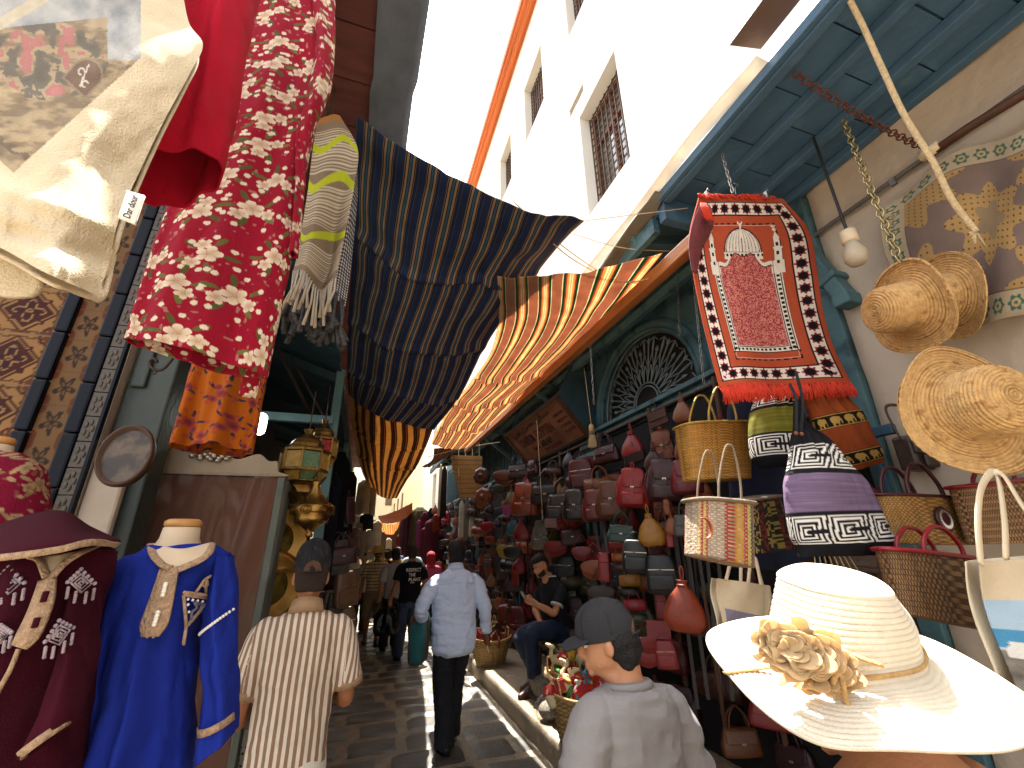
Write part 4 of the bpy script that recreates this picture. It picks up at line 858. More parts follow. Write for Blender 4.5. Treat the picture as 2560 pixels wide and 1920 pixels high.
def lathe_thing(name, label, cat, c, prof, mt, n=32, lobes=0, amp=0, group=None, part='body'):
    t = thing(name, label, cat, c, group); MB().lathe(prof, c, n, None, lobes, amp).build(part, mt, t, smooth=True); return t
vase = [(.02, 0), (.045, .004), (.048, .02), (.03, .04), (.058, .07), (.066, .11), (.045, .15), (.02, .19), (.014, .23), (.024, .25), (.0, .26)]
t = lathe_thing('brass_vase', 'bellied brass vase standing on the cabinet beside the orange dress', 'vase', P(402, 1142, 2.45), vase, M_brass, 32, 8, .03)
disc('round_tray', P(388, 1070, 2.5), .13, M_brass, (.6, -1, .1), [(0.01, 0), (.8, 0), (.86, .012), (1, .016), (1, .022), (.84, .02)]); tag(bpy.data.objects['round_tray'], 'dull brass tray behind the brass vase', 'tray')
for i, (px, py, Y, r, lb) in enumerate(((698, 1243, 2.55, .16, 'topmost of three round brass trays beside the cabinet'), (684, 1350, 2.52, .165, 'middle one of three round brass trays beside the cabinet'), (668, 1466, 2.5, .16, 'lowest of three round brass trays beside the cabinet'))):
    t = thing('brass_tray', lb, 'tray', P(px, py, Y), 'round brass trays'); disc('dish', P(px, py, Y), r, M_brass, (.45, -1, .05), [(0.01, 0), (.55, 0), (.6, .004), (.8, .004), (.86, .018), (1, .02), (1.01, .026), (.85, .024), (.6, .008)], t)
    disc('centre_disc', P(px, py, Y) + nrm(A(.45, -1, .05)) * .006, r * .58, mat('greenish_brass', '#5a5026', .3, 1, var=.3), (.45, -1, .05), [(0.01, .004), (.9, .004), (1, .0)], t)
def glass_lantern(px, py, Y, s, size, gl, label):
    c = P(px, py, Y); t = thing('glass_lantern', label, 'lantern', c, 'hanging glass lanterns'); f = MB(); n = 8
    f.lathe([(.03, -.30), (.05, -.27), (.09, -.2)], c, n); f.lathe([(.165 * s, -.02), (.17 * s, -.01), (.17 * s, .01), (.16 * s, .015)], c, n); f.lathe([(.165 * s, .165), (.175 * s, .17), (.175 * s, .19), (.12 * s, .215), (.115 * s, .23), (.12 * s, .25), (.10 * s, .29), (.05 * s, .33), (.025 * s, .36), (.04 * s, .40), (.0, .40)], c, n)
    f.lathe([(.10 * s, -.11), (.12 * s, -.1), (.12 * s, -.09), (.1 * s, -.085)], c, n)
    for i in range(n):
        a = 2 * math.pi * i / n; f.bar(c + A(.165 * s * math.cos(a), .165 * s * math.sin(a), 0), c + A(.165 * s * math.cos(a), .165 * s * math.sin(a), .17), .012, .012); f.bar(c + A(.11 * s * math.cos(a), .11 * s * math.sin(a), -.1), c + A(.162 * s * math.cos(a), .162 * s * math.sin(a), -.015), .008, .008)
    f.build('frame', mat('aged_brass', '#7a5a2e', .35, .9, var=.4, nscale=20, bump=.3), t)
    for i in range(n):
        a0, a1 = 2 * math.pi * i / n, 2 * math.pi * (i + 1) / n; r = .16 * s; g0 = A(r * math.cos(a0), r * math.sin(a0), .01); g1 = A(r * math.cos(a1), r * math.sin(a1), .01)
        mb = MB().add([c + g0, c + g1, c + g1 + A(0, 0, .15), c + g0 + A(0, 0, .15)], [(0, 1, 2, 3)]); k = .11 / .162
        mb.add([c + g0 * A(k, k, 0) + A(0, 0, -.09), c + g1 * A(k, k, 0) + A(0, 0, -.09), c + g1 * A(.98, .98, 0) + A(0, 0, -.018), c + g0 * A(.98, .98, 0) + A(0, 0, -.018)], [(0, 1, 2, 3)])
        o = mb.build('glass_panel', gl[i % len(gl)], t); solid(o, .003)
    MB().tube([c + A(0, 0, .4), c + A(0, 0, .8)], .004, 6).build('hanger', M_iron, t); t.scale = size
gm = [mat('lantern_glass_' + n, h, .25, var=.3, nscale=30, bump=.3, bscale=60, trans=.3) for n, h in (('green', '#5f7a55'), ('amber', '#b08a3e'), ('clear', '#9a9070'), ('red', '#a51218'))]
glass_lantern(758, 1178, 2.5, .95, (.76, .76, .56), [gm[2], gm[1], gm[0], gm[1]], 'eight-sided brass lantern with greenish amber glass panes'); glass_lantern(800, 1143, 2.9, .85, (.66, .66, .6), [gm[1], gm[3], gm[3], gm[1]], 'brass lantern with red panes behind the greenish one')
c = P(772, 1343, 2.35); t = thing('pierced_lantern', 'teardrop lantern of pierced gold brass hanging over the capped man', 'lantern', c)
MB().lathe([(.004, 0), (.02, .0), (.022, .02), (.012, .028), (.05, .06), (.10, .095), (.108, .115), (.10, .125), (.128, .15), (.132, .175), (.12, .2), (.08, .225), (.055, .255), (.03, .30), (.022, .33), (.03, .345), (.008, .36)], c, 40).build('body', M_brass, t, smooth=True)
for i in range(7):
    a = i * 2 * math.pi / 7; 
    for rr_, zz_, k in ((.131, .163, .034), (.098, .1, .02), (.078, .24, .02)):
        mb = MB(); o_ = c + A(rr_ * math.cos(a), rr_ * math.sin(a), zz_)
        tn = A(-math.sin(a), math.cos(a), 0); mb.tube([o_ + tn * k * math.cos(q) + A(0, 0, k * .8 * math.sin(q)) for q in np.linspace(0, 6.3, 14)], .003, 5); mb.tube([o_ + tn * k * .5 * math.cos(q) + A(0, 0, k * .4 * math.sin(q)) for q in np.linspace(0, 6.3, 10)], .0025, 5); mb.build('pierced_rosette', mat('dark_brass', '#5c4218', .4, .9), t, smooth=True)
MB().tube([c + A(0, 0, .355), c + A(0, 0, .9)], .003, 6).build('hanger', M_iron, t); t.scale = (.74,) * 3
# lit tube lamp
o = MB().tube([P(655, 1045, 3.2), P(648, 1075, 3.2)], .035, 10, round_=True); lm = bpy.data.materials.new('lit_lamp_tube'); lm.use_nodes = True; pb = lm.node_tree.nodes['Principled BSDF']; pb.inputs['Emission Color'].default_value = (.9, 1, .92, 1); pb.inputs['Emission Strength'].default_value = 6
o = o.build('tube_lamp', lm, smooth=True); tag(o, 'lit white tube lamp glowing behind the orange dress', 'lamp')
# wall plaques with calligraphy
M_tilew = mat('white_plaque', '#cfcfc6', .4, var=.1); M_ink = mat('plaque_ink', '#1c1c1e', .6)
for px, py, s, txt, lb in ((722, 1290, .17, '\uFEEA\uFEE0\uFEDF\uFE8D \uFE80\uFE8E\uFEB7 \uFE8E\uFEE3', 'upper white ceramic plaque with black calligraphy'), (724, 1350, .15, '\uFEEA\uFEE0\uFEDF\uFE8D', 'lower round-lettered white plaque below the upper one')):
    c = P(px, py, 2.75); t = thing('wall_plaque', lb, 'plaque', c, 'calligraphy plaques'); MB().bb(c - A(s / 2, 0, s / 2), c + A(s / 2, .015, s / 2)).build('tile', M_tilew, t, bev=.003)
    text_mesh(txt, .07, M_ink, 'lettering', t, c + A(-s * .36, -.004, -.02), (1, 0, 0), (0, 0, 1), .001, width=s * .72)
    mb = MB(); [mb.ell(c + A(s * .42 * math.cos(a), -.002, s * .42 * math.sin(a)), (.004, .002, .004), 6) for a in np.linspace(0, 6.28, 20)]; mb.build('dotted_border', M_ink, t)
# ================================================================ RIGHT SIDE: rug, hats, baskets, bags near the camera
def metal_chain(p, q, n, sag, name, label, mt, r=.016, wire=.0035):
    p, q = A(*p), A(*q); mb = MB()
    for i in range(n):
        a = i / n; b = (i + 1) / n; f = lambda s: p + (q - p) * s + A(0, 0, -sag * 4 * s * (1 - s))
        c = (f(a) + f(b)) / 2; t = nrm(f(b) - f(a)); L = np.linalg.norm(f(b) - f(a)) * .62; s_ = nrm(np.cross(t, A(0, 1, 0) if i % 2 else A(0, 0, 1) if abs(t[2]) < .8 else A(1, 0, 0)))
        mb.tube([c + t * L * math.cos(k) + s_ * r * math.sin(k) for k in np.linspace(0, 2 * math.pi, 11)], wire, 5, cap=False)
    o = mb.build(name, mt, smooth=True); return tag(o, label, 'chain', 'chains under the right-hand canopy')
M_rust = mat('rusted_chain', '#6a3f30', .7, .4, var=.4, nscale=40); M_brc = mat('brassy_chain', '#a39368', .35, .8, var=.3)
ca, cb = PZ(1985, 182, 4.04), PX(2305, 368, 2.74); cm = ca * .45 + cb * .55 - A(0, 0, .02)
metal_chain(ca, cb, 30, .04, 'rusty_chain', 'rusty chain slung between the blue canopy and the plaster wall', M_rust, .018, .0045)
metal_chain(PX(2108, 300, 2.3), PX(2250, 655, 2.05), 26, 0, 'brass_chain', 'long pale chain dropping to the upper straw hat', M_brc, .016, .004)
metal_chain(P(1806, 385, 1.45), P(1832, 480, 1.38), 9, 0, 'hook_chain', 'short dark chain holding the prayer rug hanger', M_steel, .009)
for i, (x, y0, y1, Y) in enumerate(((1632, 650, 720, 2.9), (1720, 560, 960, 2.3), (1690, 640, 840, 2.6), (1475, 850, 1010, 3.6))):
    metal_chain(P(x, y0, Y), P(x + 10 + (30 if i == 1 else 0), y1, Y), int((y1 - y0) / 11), 0, 'thin_chain', ('first', 'second', 'third', 'fourth')[i] + ' thin grey chain hanging in front of the teal fanlight wall' if i != 1 else 'thin grey chain above the gold-rimmed straw basket', M_steel, .009, .0025)
mb = MB(); rp = [PZ(2124, 0, 4.03), PX(2160, 70, 1.98), PX(2205, 170, 2.05), PX(2262, 290, 2.14), PX(2330, 400, 2.22), PX(2380, 500, 2.28), PX(2440, 580, 2.34)]
mb.tube(rp, .012, 10, sub=80); e = rp[-1]
for i in range(16): mb.tube([e + A(.004 * math.cos(i), 0, .004 * math.sin(i)), e + A(.05 * math.cos(i * 2.1), .01, -.03 + .03 * math.sin(i * 1.7))], .003, 4)
o = mb.build('knotted_rope', M_rope, smooth=True); tag(o, 'thick jute rope with a frayed knotted end hanging before the tapestry', 'rope')
t = thing('hanging_bulb', 'white bulb on a black rod under the blue canopy', 'bulb', P(2135, 610, 1.55)); a = PZ(2033, 343, 4.03); b = PX(2118, 580, a[0])
MB().tube([a, b], .008, 8).build('rod', mat('black_flex', '#1b1a1a', .5), t); z = nrm(b - a); x = nrm(np.cross(A(0, 1, 0), z)); Mx = np.stack([x, np.cross(z, x), z], 1)
MB().lathe([(.03, -.005), (.04, 0), (.04, .065), (.032, .075)], b, 20, Mx).build('socket', mat('cream_socket', '#d6c3a4', .4), t, smooth=True)
MB().lathe([(.03, .07), (.035, .1), (.054, .14), (.055, .175), (.038, .21), (.003, .22)], b, 20, Mx).build('globe', mat('frosted_glass', '#d8cbb4', .25, var=.05, bump=0, trans=.4), t, smooth=True)
# -- prayer rug
def rugcol(u, v):
    """u across (0-1), v down (0-1)"""
    X = u * .7; Z = v * 1.1; c = np.broadcast_to(A(*C('#a84a30')), u.shape + (3,)).copy(); W = A(*C('#d9cdbf')); K = A(*C('#161214')); RD = A(*C('#8a2430'))
    e = np.minimum(np.minimum(X, .7 - X), np.minimum(Z, 1.1 - Z)); bw = (e > .03) & (e < .105); c[bw] = W; c[(np.abs(e - .03) < .003) | (np.abs(e - .105) < .003)] = K
    vert = (np.minimum(X, .7 - X) < np.minimum(Z, 1.1 - Z)); along = np.where(vert, Z, X); per = np.where(vert, 1.1 / 15, .7 / 9.5)
    p_ = (along / per) % 1 - .5; q_ = (e - .0675) / per; rr = np.hypot(p_, q_); aa = np.arctan2(q_, p_)
    st = rr < .47 * (.82 + .18 * np.cos(8 * aa)); c[bw & st] = RD; c[bw & (rr < .34 * (.88 + .12 * np.cos(8 * aa + 3.14)))] = K
    ds = (np.abs(e - .155) < .004); c[ds & ((along * 26) % 1 < .6)] = K; c[(np.abs(e - .163) < .002)] = C('#d2b0a0')
    # white arch frame around the speckled field
    y_top = .43; inx = np.abs(X - .35); fw = .155; body = (Z > y_top) & (Z < .90) & (inx < fw + .04) ; field = (Z > y_top) & (Z < .86) & (inx < fw)
    arch_top = y_top - .02 - .1 * np.clip(1 - inx / fw, 0, 1) ** .8 + .02 * np.cos(inx / fw * 9); af = (Z > arch_top) & (Z <= y_top + .01) & (inx < fw); ao = (Z > arch_top - .022) & (Z <= y_top) & (inx < fw + .025)
    c[body | ao] = W; bb_ = body & (np.abs(inx - fw - .02) < .007); c[bb_ & ((Z * 38) % 1 < .55)] = K; c[body & (np.abs(inx - fw - .034) < .0025)] = K; c[body & (np.abs(inx - fw - .006) < .0025)] = K
    bot = body & (np.abs(Z - .88) < .007) & ((X * 38) % 1 < .55); c[bot] = K; c[body & (np.abs(Z - .896) < .003)] = K; c[body & (np.abs(Z - .865) < .0025) & (inx < fw)] = K
    n = vn(np.stack([X, Z, 0 * X], -1), 230, 5); f = field | af; c[f] = np.where((n > .52)[..., None], A(*C('#c87c6e')), A(*C('#92343a')))[f]; c[af & (Z < arch_top + .005)] = K
    # dome
    dr = np.hypot((X - .35) / .105, (Z - .31) / .13); dome = (dr < 1) & (Z < .31); c[dome] = W; c[dome & (np.abs(((X - .35) / (.105 * np.sqrt(np.clip(1 - ((Z - .31) / .13) ** 2, .01, 1))) * 5.5) % 1 - .5) > .42)] = K; c[(np.abs(dr - 1) < .03) & (Z < .31)] = K
    dd = (Z > .31) & (Z < .352) & (inx < .112); c[dd & ~ao & ~af] = W; c[dd & (np.abs(Z - .33) < .008) & ((X * 44) % 1 < .5) & ~af] = K; c[dd & (np.abs(Z - .312) < .003)] = K
    c[(np.abs(X - .35) < .004) & (Z > .15) & (Z < .19)] = W; c[(np.abs(np.hypot(X - .35, Z - .145) - .012) < .004) & (Z > .141)] = W
    wl = (inx > fw - .005) & (inx < fw + .04) & (Z > .40) & (Z < y_top + .01); c[wl] = W; c[(inx > .1) & (inx < fw + .02) & (Z > .385) & (Z < .415) & ~ao & ~af] = W; c[(inx > .1) & (inx < fw + .02) & (np.abs(Z - .4) < .006) & ((X * 60) % 1 < .5) & ~ao] = K
    for s in (-1, 1):                                            # minarets
        m = X - .35 - s * .185
        for (z0, z1, w_) in ((.38, .44, .028), (.30, .38, .020), (.365, .38, .028), (.29, .30, .026), (.24, .29, .017)): k = (np.abs(m) < w_) & (Z > z0) & (Z < z1); c[k] = W; c[k & (np.abs(np.abs(m) - w_) < .003)] = K
        k = (np.abs(m) < (Z - .2) * .4) & (Z > .2) & (Z < .24); c[k] = W; c[(np.abs(m) < .006) & (np.abs(((Z * 20) % 1) - .5) < .2) & (Z > .25) & (Z < .4)] = K
        c[(np.hypot(m, Z - .19) < .009)] = W; c[(np.abs(np.hypot(m, Z - .165) - .009) < .0035) & (Z > .163)] = W
    return c
rug = thing('prayer_rug', 'red prayer rug with a white mosque design and fringed ends, hung on a clip hanger', 'rug', P(1900, 1000, 1.4))
net = [[(1748, 492, 1.36), (1800, 496, 1.37), (1880, 495, 1.38), (1955, 498, 1.42)],
       [(1726, 588, 1.36), (1800, 592, 1.36), (1905, 588, 1.38), (2018, 578, 1.45)],
       [(1738, 684, 1.37), (1812, 690, 1.37), (1915, 684, 1.39), (2037, 672, 1.45)],
       [(1757, 780, 1.36), (1834, 784, 1.35), (1936, 778, 1.38), (2048, 766, 1.43)],
       [(1780, 874, 1.36), (1856, 876, 1.34), (1960, 870, 1.38), (2072, 862, 1.41)],
       [(1803, 966, 1.36), (1875, 962, 1.32), (1985, 958, 1.37), (2118, 962, 1.40)]]
ctrl = np.array([[P(*p) for p in r] for r in net]); nv, nu = 420, 280; G = surf(ctrl, nv, nu); u = np.linspace(0, 1, nu)[None].repeat(nv, 0); v = np.linspace(0, 1, nv)[:, None].repeat(nu, 1)
G[..., 1] += .014 * np.sin(u * 9 + 1.5 * v + 1) * (.3 + v)
M_rug = mat('rug_pile', src='attr', rough=.95, var=.12, nscale=20, bump=.5, bscale=300, spec=.08)
o = sheet('pile', G, M_rug, rug, .008, col=rugcol(u, v))
M_rfr = mat('orange_red_fringe', '#c2331a', .9, var=.25, nscale=40, bump=.3, bscale=100)
mb = MB(); rr = random.Random(4)
for i in range(330):
    k = rr.random(); b = G[-1, int(k * (nu - 1))]; l = rr.uniform(.055, .085); dx = rr.uniform(-.008, .014)
    mb.tube([b + A(0, rr.uniform(-.006, .006), .006), b + A(dx * .4, -.008 + rr.uniform(-.006, .006), -l * .5), b + A(dx, -.004 + rr.uniform(-.012, .01), -l)], [.0025, .003, .0018], 5)
mb.build('fringe', M_rfr, rug, smooth=True); mb = MB()
for i in range(120):
    k = rr.uniform(0, .9); b = G[0, int(k * (nu - 1))]; mb.tube([b, b + A(rr.uniform(-.02, .02), -.012, rr.uniform(.0, .02)), b + A(rr.uniform(-.035, .035), -.02, rr.uniform(-.03, .01))], [.003, .003, .002], 5)
mb.build('top_fringe', M_rfr, rug, smooth=True)
fold = [[P(*p) for p in r] for r in ([(1752, 506, 1.35), (1764, 510, 1.34), (1776, 518, 1.35)], [(1732, 555, 1.34), (1756, 555, 1.33), (1782, 566, 1.35)], [(1722, 612, 1.34), (1738, 612, 1.335), (1756, 620, 1.35)], [(1730, 680, 1.35), (1735, 680, 1.345), (1741, 684, 1.35)])]
sheet('turned_edge', surf(fold, 40, 24), mat('rug_backing', '#5e2426', .95, var=.3, nscale=30, bump=.4), rug, .006)
mb = MB()
for i in range(60):
    b = P(1757 + rr.uniform(-6, 6), 508, 1.3); mb.tube([b, b + A(rr.uniform(-.015, .015), -.01, -.05), b + A(rr.uniform(-.02, .02), -.01, -rr.uniform(.08, .12))], [.003, .003, .002], 5)
mb.build('corner_tassel', M_rfr, rug, smooth=True)
hg = thing('clip_hanger', 'steel clip hanger gripping the top of the prayer rug', 'hanger', P(1845, 488, 1.38)); mb = MB(); mb.tube([P(1764, 488, 1.37), P(1920, 486, 1.39)], .004, 8); mb.tube([P(1840, 487, 1.38), P(1838, 470, 1.38), P(1845, 462, 1.38), P(1834, 458, 1.38)], .003, 6, sub=12); mb.build('bar', M_steel, hg, smooth=True)
for x in (1768, 1916): c = P(x, 488, 1.375); MB().box(c, (.016, .022, .05)).tube([c + A(-.008, -.012, .025), c + A(0, -.014, .035), c + A(.008, -.012, .025)], .003, 6).build('clip', M_steel, hg, bev=.003)
# -- straw hats
def strawhat(name, label, c, axis, R, r, h, mt, wob, seed, top=1.0, group='woven straw hats on the right'):
    t = thing(name, label, 'hat', c, group); z = nrm(axis); x = nrm(np.cross(A(.1, .2, 1), z)); M = np.stack([x, np.cross(z, x), z], 1)
    prof = [(.001, h), (.25 * r, h * 1.0), (.6 * r, h * .98), (.86 * r, h * .9), (.97 * r, h * .72), (1.0 * r, h * .45), (1.04 * r, h * .18), (1.16 * r, h * .05), (1.4 * r, 0), (R * .75, -.006), (R * .92, .0), (R, .012)]
    pr = cr(np.array(prof), 150); th = np.linspace(0, 2 * np.pi, 200, endpoint=False); q = pr[:, 0] / R
    sv_ = np.concatenate([[0], np.cumsum(np.linalg.norm(np.diff(pr, axis=0), axis=1))])
    rid = .0036 * np.sin(sv_ / .0125 * 2 * np.pi)[:, None] + .0012 * np.sin(th * 60 + (sv_ / .0125 * np.pi)[:, None])
    nrp = np.gradient(pr, axis=0); nn_ = np.stack([nrp[:, 1], -nrp[:, 0]], 1); nn_ /= np.linalg.norm(nn_, axis=1, keepdims=True) + 1e-9
    rad = pr[:, :1] - nn_[:, :1] * rid; zz = pr[:, 1:2] - nn_[:, 1:] * rid + wob * (q[:, None] ** 3) * (np.sin(2 * th + seed) + .5 * np.sin(3 * th + seed * 2))
    G = np.stack([rad * np.cos(th), rad * np.sin(th) * top, zz], -1) @ M.T + c
    sheet('woven_body', G, mt, t, .004, closed=True); return t, M
M_straw = mat('golden_plaited_straw', '#c9a068', .75, var=.3, nscale=45, bump=.5, bscale=120, second=('#a87a48', 30, .58, .1))
for i, (px, py, Y, ax, lb) in enumerate(((2275, 765, 1.02, (-.92, .38, -.12), 'straw hat hanging on the pale chain, crown turned left'), (2365, 742, 1.02, (-.92, .40, -.1), 'second straw hat stacked behind the upper one'), (2412, 1020, .92, (-.30, -.90, -.04), 'large straw hat at right edge, spiral crown facing the lane'), (2418, 1032, .97, (-.30, -.90, .0), 'straw hat tucked underneath the spiral-crowned one'))):
    strawhat('straw_hat', lb, P(px, py, Y), ax, (.212, .212, .25, .255)[i], (.105, .105, .125, .12)[i], (.16, .15, .17, .15)[i], M_straw, (.018, .02, .02, .022)[i], 1.3 + i)
# -- wall tapestry
def tapcol(u, v):
    X = u * 1.5; Z = v * 1.3; c = np.broadcast_to(A(*C('#6d5b52')), u.shape + (3,)).copy(); G_ = A(*C('#2f5a50')); O = A(*C('#9a7a4c')); e = np.minimum(np.minimum(X, 1.5 - X), np.minimum(Z, 1.3 - Z))
    b = e < .17; c[b] = C('#a08e74'); along = np.where(np.minimum(X, 1.5 - X) < np.minimum(Z, 1.3 - Z), Z, X); p_ = (along / .13) % 1 - .5; q_ = (e - .085) / .13; rr = np.hypot(p_, q_); aa = np.arctan2(q_, p_)
    c[b & (rr < .36 + .06 * np.cos(6 * aa))] = G_; c[b & (rr < .22)] = C('#a58a62'); c[b & (rr < .1)] = G_; c[(np.abs(e - .17) < .006)] = C('#4f3b30')
    n = fbm(np.stack([X, Z, 0 * X], -1), 3.0, 2, 7); cor = np.hypot(np.minimum(X, 1.5 - X) - .17, np.minimum(Z, 1.3 - Z) - .17); s = (~b) & (cor < .36 + .07 * np.cos(np.arctan2(np.minimum(Z, 1.3 - Z) - .17, np.minimum(X, 1.5 - X) - .17) * 10)); c[s] = O
    dots = np.hypot((X / .045) % 1 - .5, (Z / .045) % 1 - .5) < .17; c[s & dots] = C('#4f3522'); md = (~b) & (np.hypot(X - .75, (Z - .65) * 1.1) < .28 + .05 * np.cos(8 * np.arctan2(Z - .65, X - .75))); c[md] = O; c[md & dots] = C('#4f3522')
    fl = md & (np.hypot(X - .75, Z - .65) < .12 + .03 * np.cos(5 * np.arctan2(Z - .65, X - .75))); c[fl] = C('#7d6a50')
    return c * (1 + (n[..., None] - .5) * .5)
tp = thing('wall_tapestry', 'faded floral tapestry in beige and green pinned to the plaster wall', 'tapestry', (2.7, .7, 2.6))
q = np.array([[PX(2205, 530, 2.74), PX(2380, 395, 2.74), PX(2560, 330, 2.72), PX(2800, 220, 2.72)], [PX(2215, 640, 2.7), PX(2400, 560, 2.73), PX(2560, 540, 2.72), PX(2800, 480, 2.72)], [PX(2330, 860, 2.74), PX(2420, 830, 2.73), PX(2560, 790, 2.72), PX(2800, 740, 2.72)]])
nv, nu = 200, 230; G = surf(q, nv, nu); u = np.linspace(0, 1, nu)[None].repeat(nv, 0); v = np.linspace(0, 1, nv)[:, None].repeat(nu, 1); G[..., 0] += .02 * np.sin(u * 14 + v * 3) - .02
sheet('cloth', G, mat('old_tapestry', src='attr', rough=.95, var=.2, nscale=8, bump=.3, bscale=200), tp, .005, col=tapcol(u, v))
mb = MB(); cl = P(2232, 455, 1.3); mb.box(PX(2232, 455, 2.7), (.02, .03, .05)); mb.build('clip', M_steel, tp, bev=.003)
o = MB().tube([PX(2310, 395, 2.68), PX(2420, 320, 2.66), PX(2560, 235, 2.66), PX(2700, 150, 2.66)], .022, 10).build('tapestry_pole', M_dwood, smooth=True); tag(o, 'dark pole partly wrapped in cloth above the tapestry', 'pole')
o = MB().tube([PX(2303, 395, 2.672), PX(2350, 362, 2.67)], .03, 10).build('pole_wrapping', mat('cream_rag', '#cbb694', .9, var=.2, bump=.4, bscale=60), smooth=True); tag(o, 'cream cloth wrapped round the dark tapestry pole', 'cloth')
# -- baskets and cloth bags
def weave_mat(name, a, b, sx=90, sz=60):
    if name in MATS: return MATS[name]
    mt, n, bs = _nodes(name); at = n.nodes.new('ShaderNodeAttribute'); at.attribute_name = 'Col'
    MATS[name] = _finish(mt, n, bs, at.outputs[0], .25, 25, .7, 0, .4, 90, None, None, .3, 0, .1); return MATS[name]
M_weave = weave_mat('woven_straw', 0, 0)
def weavecol(U, W, c1, c2, su, sw, vary=None):
    a = (np.floor(U / su) + np.floor(W / sw)) % 2; f = np.abs((W / sw) % 1 - .5) * 2; g = np.abs((U / su) % 1 - .5) * 2
    c = np.where((a > 0)[..., None], C(c1), A(*C(c2))); c = c * (1 - .45 * (f[..., None] > .8)) * (1 - .3 * (g[..., None] > .85))
    return c
def basket(name, label, px, Y, d, mouth, c1, c2, su, sw, rim, handle, group='woven baskets on the right', colf=None, band=.03, hh=.22, hw=.011, hoops=2, tilt=0, nv=110, nu=260, cat='basket'):
    """px: outline top-left, top-right, bottom-right, bottom-left in the photograph"""
    tl, trr, br_, bl = [P(p[0], p[1], Y + (p[2] if len(p) > 2 else 0)) for p in px]; t = thing(name, label, cat, (bl + br_) / 2, group)
    th = np.linspace(np.pi, -np.pi, nu, endpoint=False); v = np.linspace(0, 1, nv)[:, None]
    L = tl * (1 - v) + bl * v; Rr = trr * (1 - v) + br_ * v; c = (L + Rr) / 2; a = (Rr - L) / 2
    cs = np.sign(np.cos(th)) * np.abs(np.cos(th)) ** .55; sn = np.sign(np.sin(th)) * np.abs(np.sin(th)) ** .6
    nb = nrm(np.cross(trr - tl, bl - tl)); nb = nb if nb[1] < 0 else -nb; dp = d * (1 - v * (1 - mouth))
    G = c[:, None] + a[:, None] * cs[None, :, None] + nb * (dp * sn[None])[..., None]
    wd = np.linalg.norm(trr - tl); U = (np.pi - th)[None] / np.pi * wd * 1.15 + 0 * v; W = v * np.linalg.norm(bl - tl) + 0 * U
    col = weavecol(U, W, c1, c2, su, sw) if colf is None else colf(U, W, th[None] + 0 * v)
    G = np.concatenate([G, (G[-1] * .02 + G[-1].mean(0) * .98)[None]]); col = np.concatenate([col, col[-1:]])
    sheet('woven_body', G, M_weave, t, .005, col=col, closed=True)
    if rim: mb = MB(); g = np.concatenate([G[0], G[0][:2]]); mb.tube(g[::4], band / 2, 8, flat=.45, cap=False); mb.build('rim', rim, t, smooth=True)
    up = nrm((tl + trr) / 2 - (bl + br_) / 2)
    for k in range(hoops):
        off = nb * d * (.8 if k == 0 else -.8); p0 = c[0] + a[0] * -.42 + off; p1 = c[0] + a[0] * .42 + off
        mb = MB(); mb.tube([p0 - up * .03, p0 + up * hh * .35 + a[0] * .02, p0 * .72 + p1 * .28 + up * hh * .9, (p0 + p1) / 2 + up * hh, p0 * .28 + p1 * .72 + up * hh * .9, p1 + up * hh * .35 - a[0] * .02, p1 - up * .03], hw, 8, sub=30); mb.build('handle', handle, t, smooth=True)
    return t, G, tl, trr, br_, bl, nb
M_gold = mat('gold_braid', '#b09448', .5, .3, var=.4, nscale=60, bump=.5, bscale=120); M_burg = mat('burgundy_leather', '#3a1016', .4, var=.25, nscale=10, bump=.15, bscale=80); M_redl = mat('red_leather_trim', '#7d0f1c', .4, var=.2, bump=.15, bscale=80); M_linen = mat('oatmeal_linen', '#7d6c58', .95, var=.2, nscale=30, bump=.5, bscale=260)
basket('straw_basket', 'golden straw basket with gold-braid rim hanging above the striped jute bag', [(1700, 1066), (1860, 1064), (1864, 1198), (1718, 1202)], 1.75, .09, .8, '#b8863c', '#8f6224', .010, .007, M_gold, M_gold, hh=.2, hw=.006)
def lead(U, W, th):
    c = weavecol(U, W, '#b8a48c', '#a08c76', .012, .008); w = U / U.max() * 2 % 1
    for lo, hi, cols in ((.1, .27, ('#c2a44a', '#9c2c1c', '#c2a44a', '#9c2c1c')), (.46, .6, ('#9c2c1c', '#b8862e', '#9c2c1c')), (.6, .88, ('#b9a24e', '#1f3a2c', '#9c2c1c', '#b9a24e', '#9c2c1c'))):
        k = (w > lo) & (w < hi); q = np.clip(((w - lo) / (hi - lo) * len(cols)).astype(int), 0, len(cols) - 1); zig = ((U / .008 + np.floor(W / .006)) % 2) < 1.35
        pal = np.array([C(x) for x in cols]); c = np.where((k & zig)[..., None], pal[q], c)
    return c
t, G, *_r = basket('striped_jute_bag', 'square jute bag with red, yellow and green stripes and leather crescent', [(1730, 1250), (1862, 1262), (1866, 1418), (1728, 1386)], 1.35, .07, .95, '', '', .01, .01, M_linen, M_linen, colf=lead, hh=.22, hw=.0042, band=.04)
c0 = P(1766, 1320, 1.265); mb = MB(); mb.tube([c0 + A(-.01 + .03 * math.cos(a), 0, .034 * math.sin(a)) for a in np.linspace(-1.9, 1.9, 16)], np.array([.4, .6, .8, .9, 1, 1.05, 1.1, 1.1, 1.1, 1.1, 1.05, 1, .9, .8, .6, .4]) * .0075, 8, flat=.4); mb.build('leather_crescent', mat('tan_leather', '#9a4a22', .5), t, smooth=True)
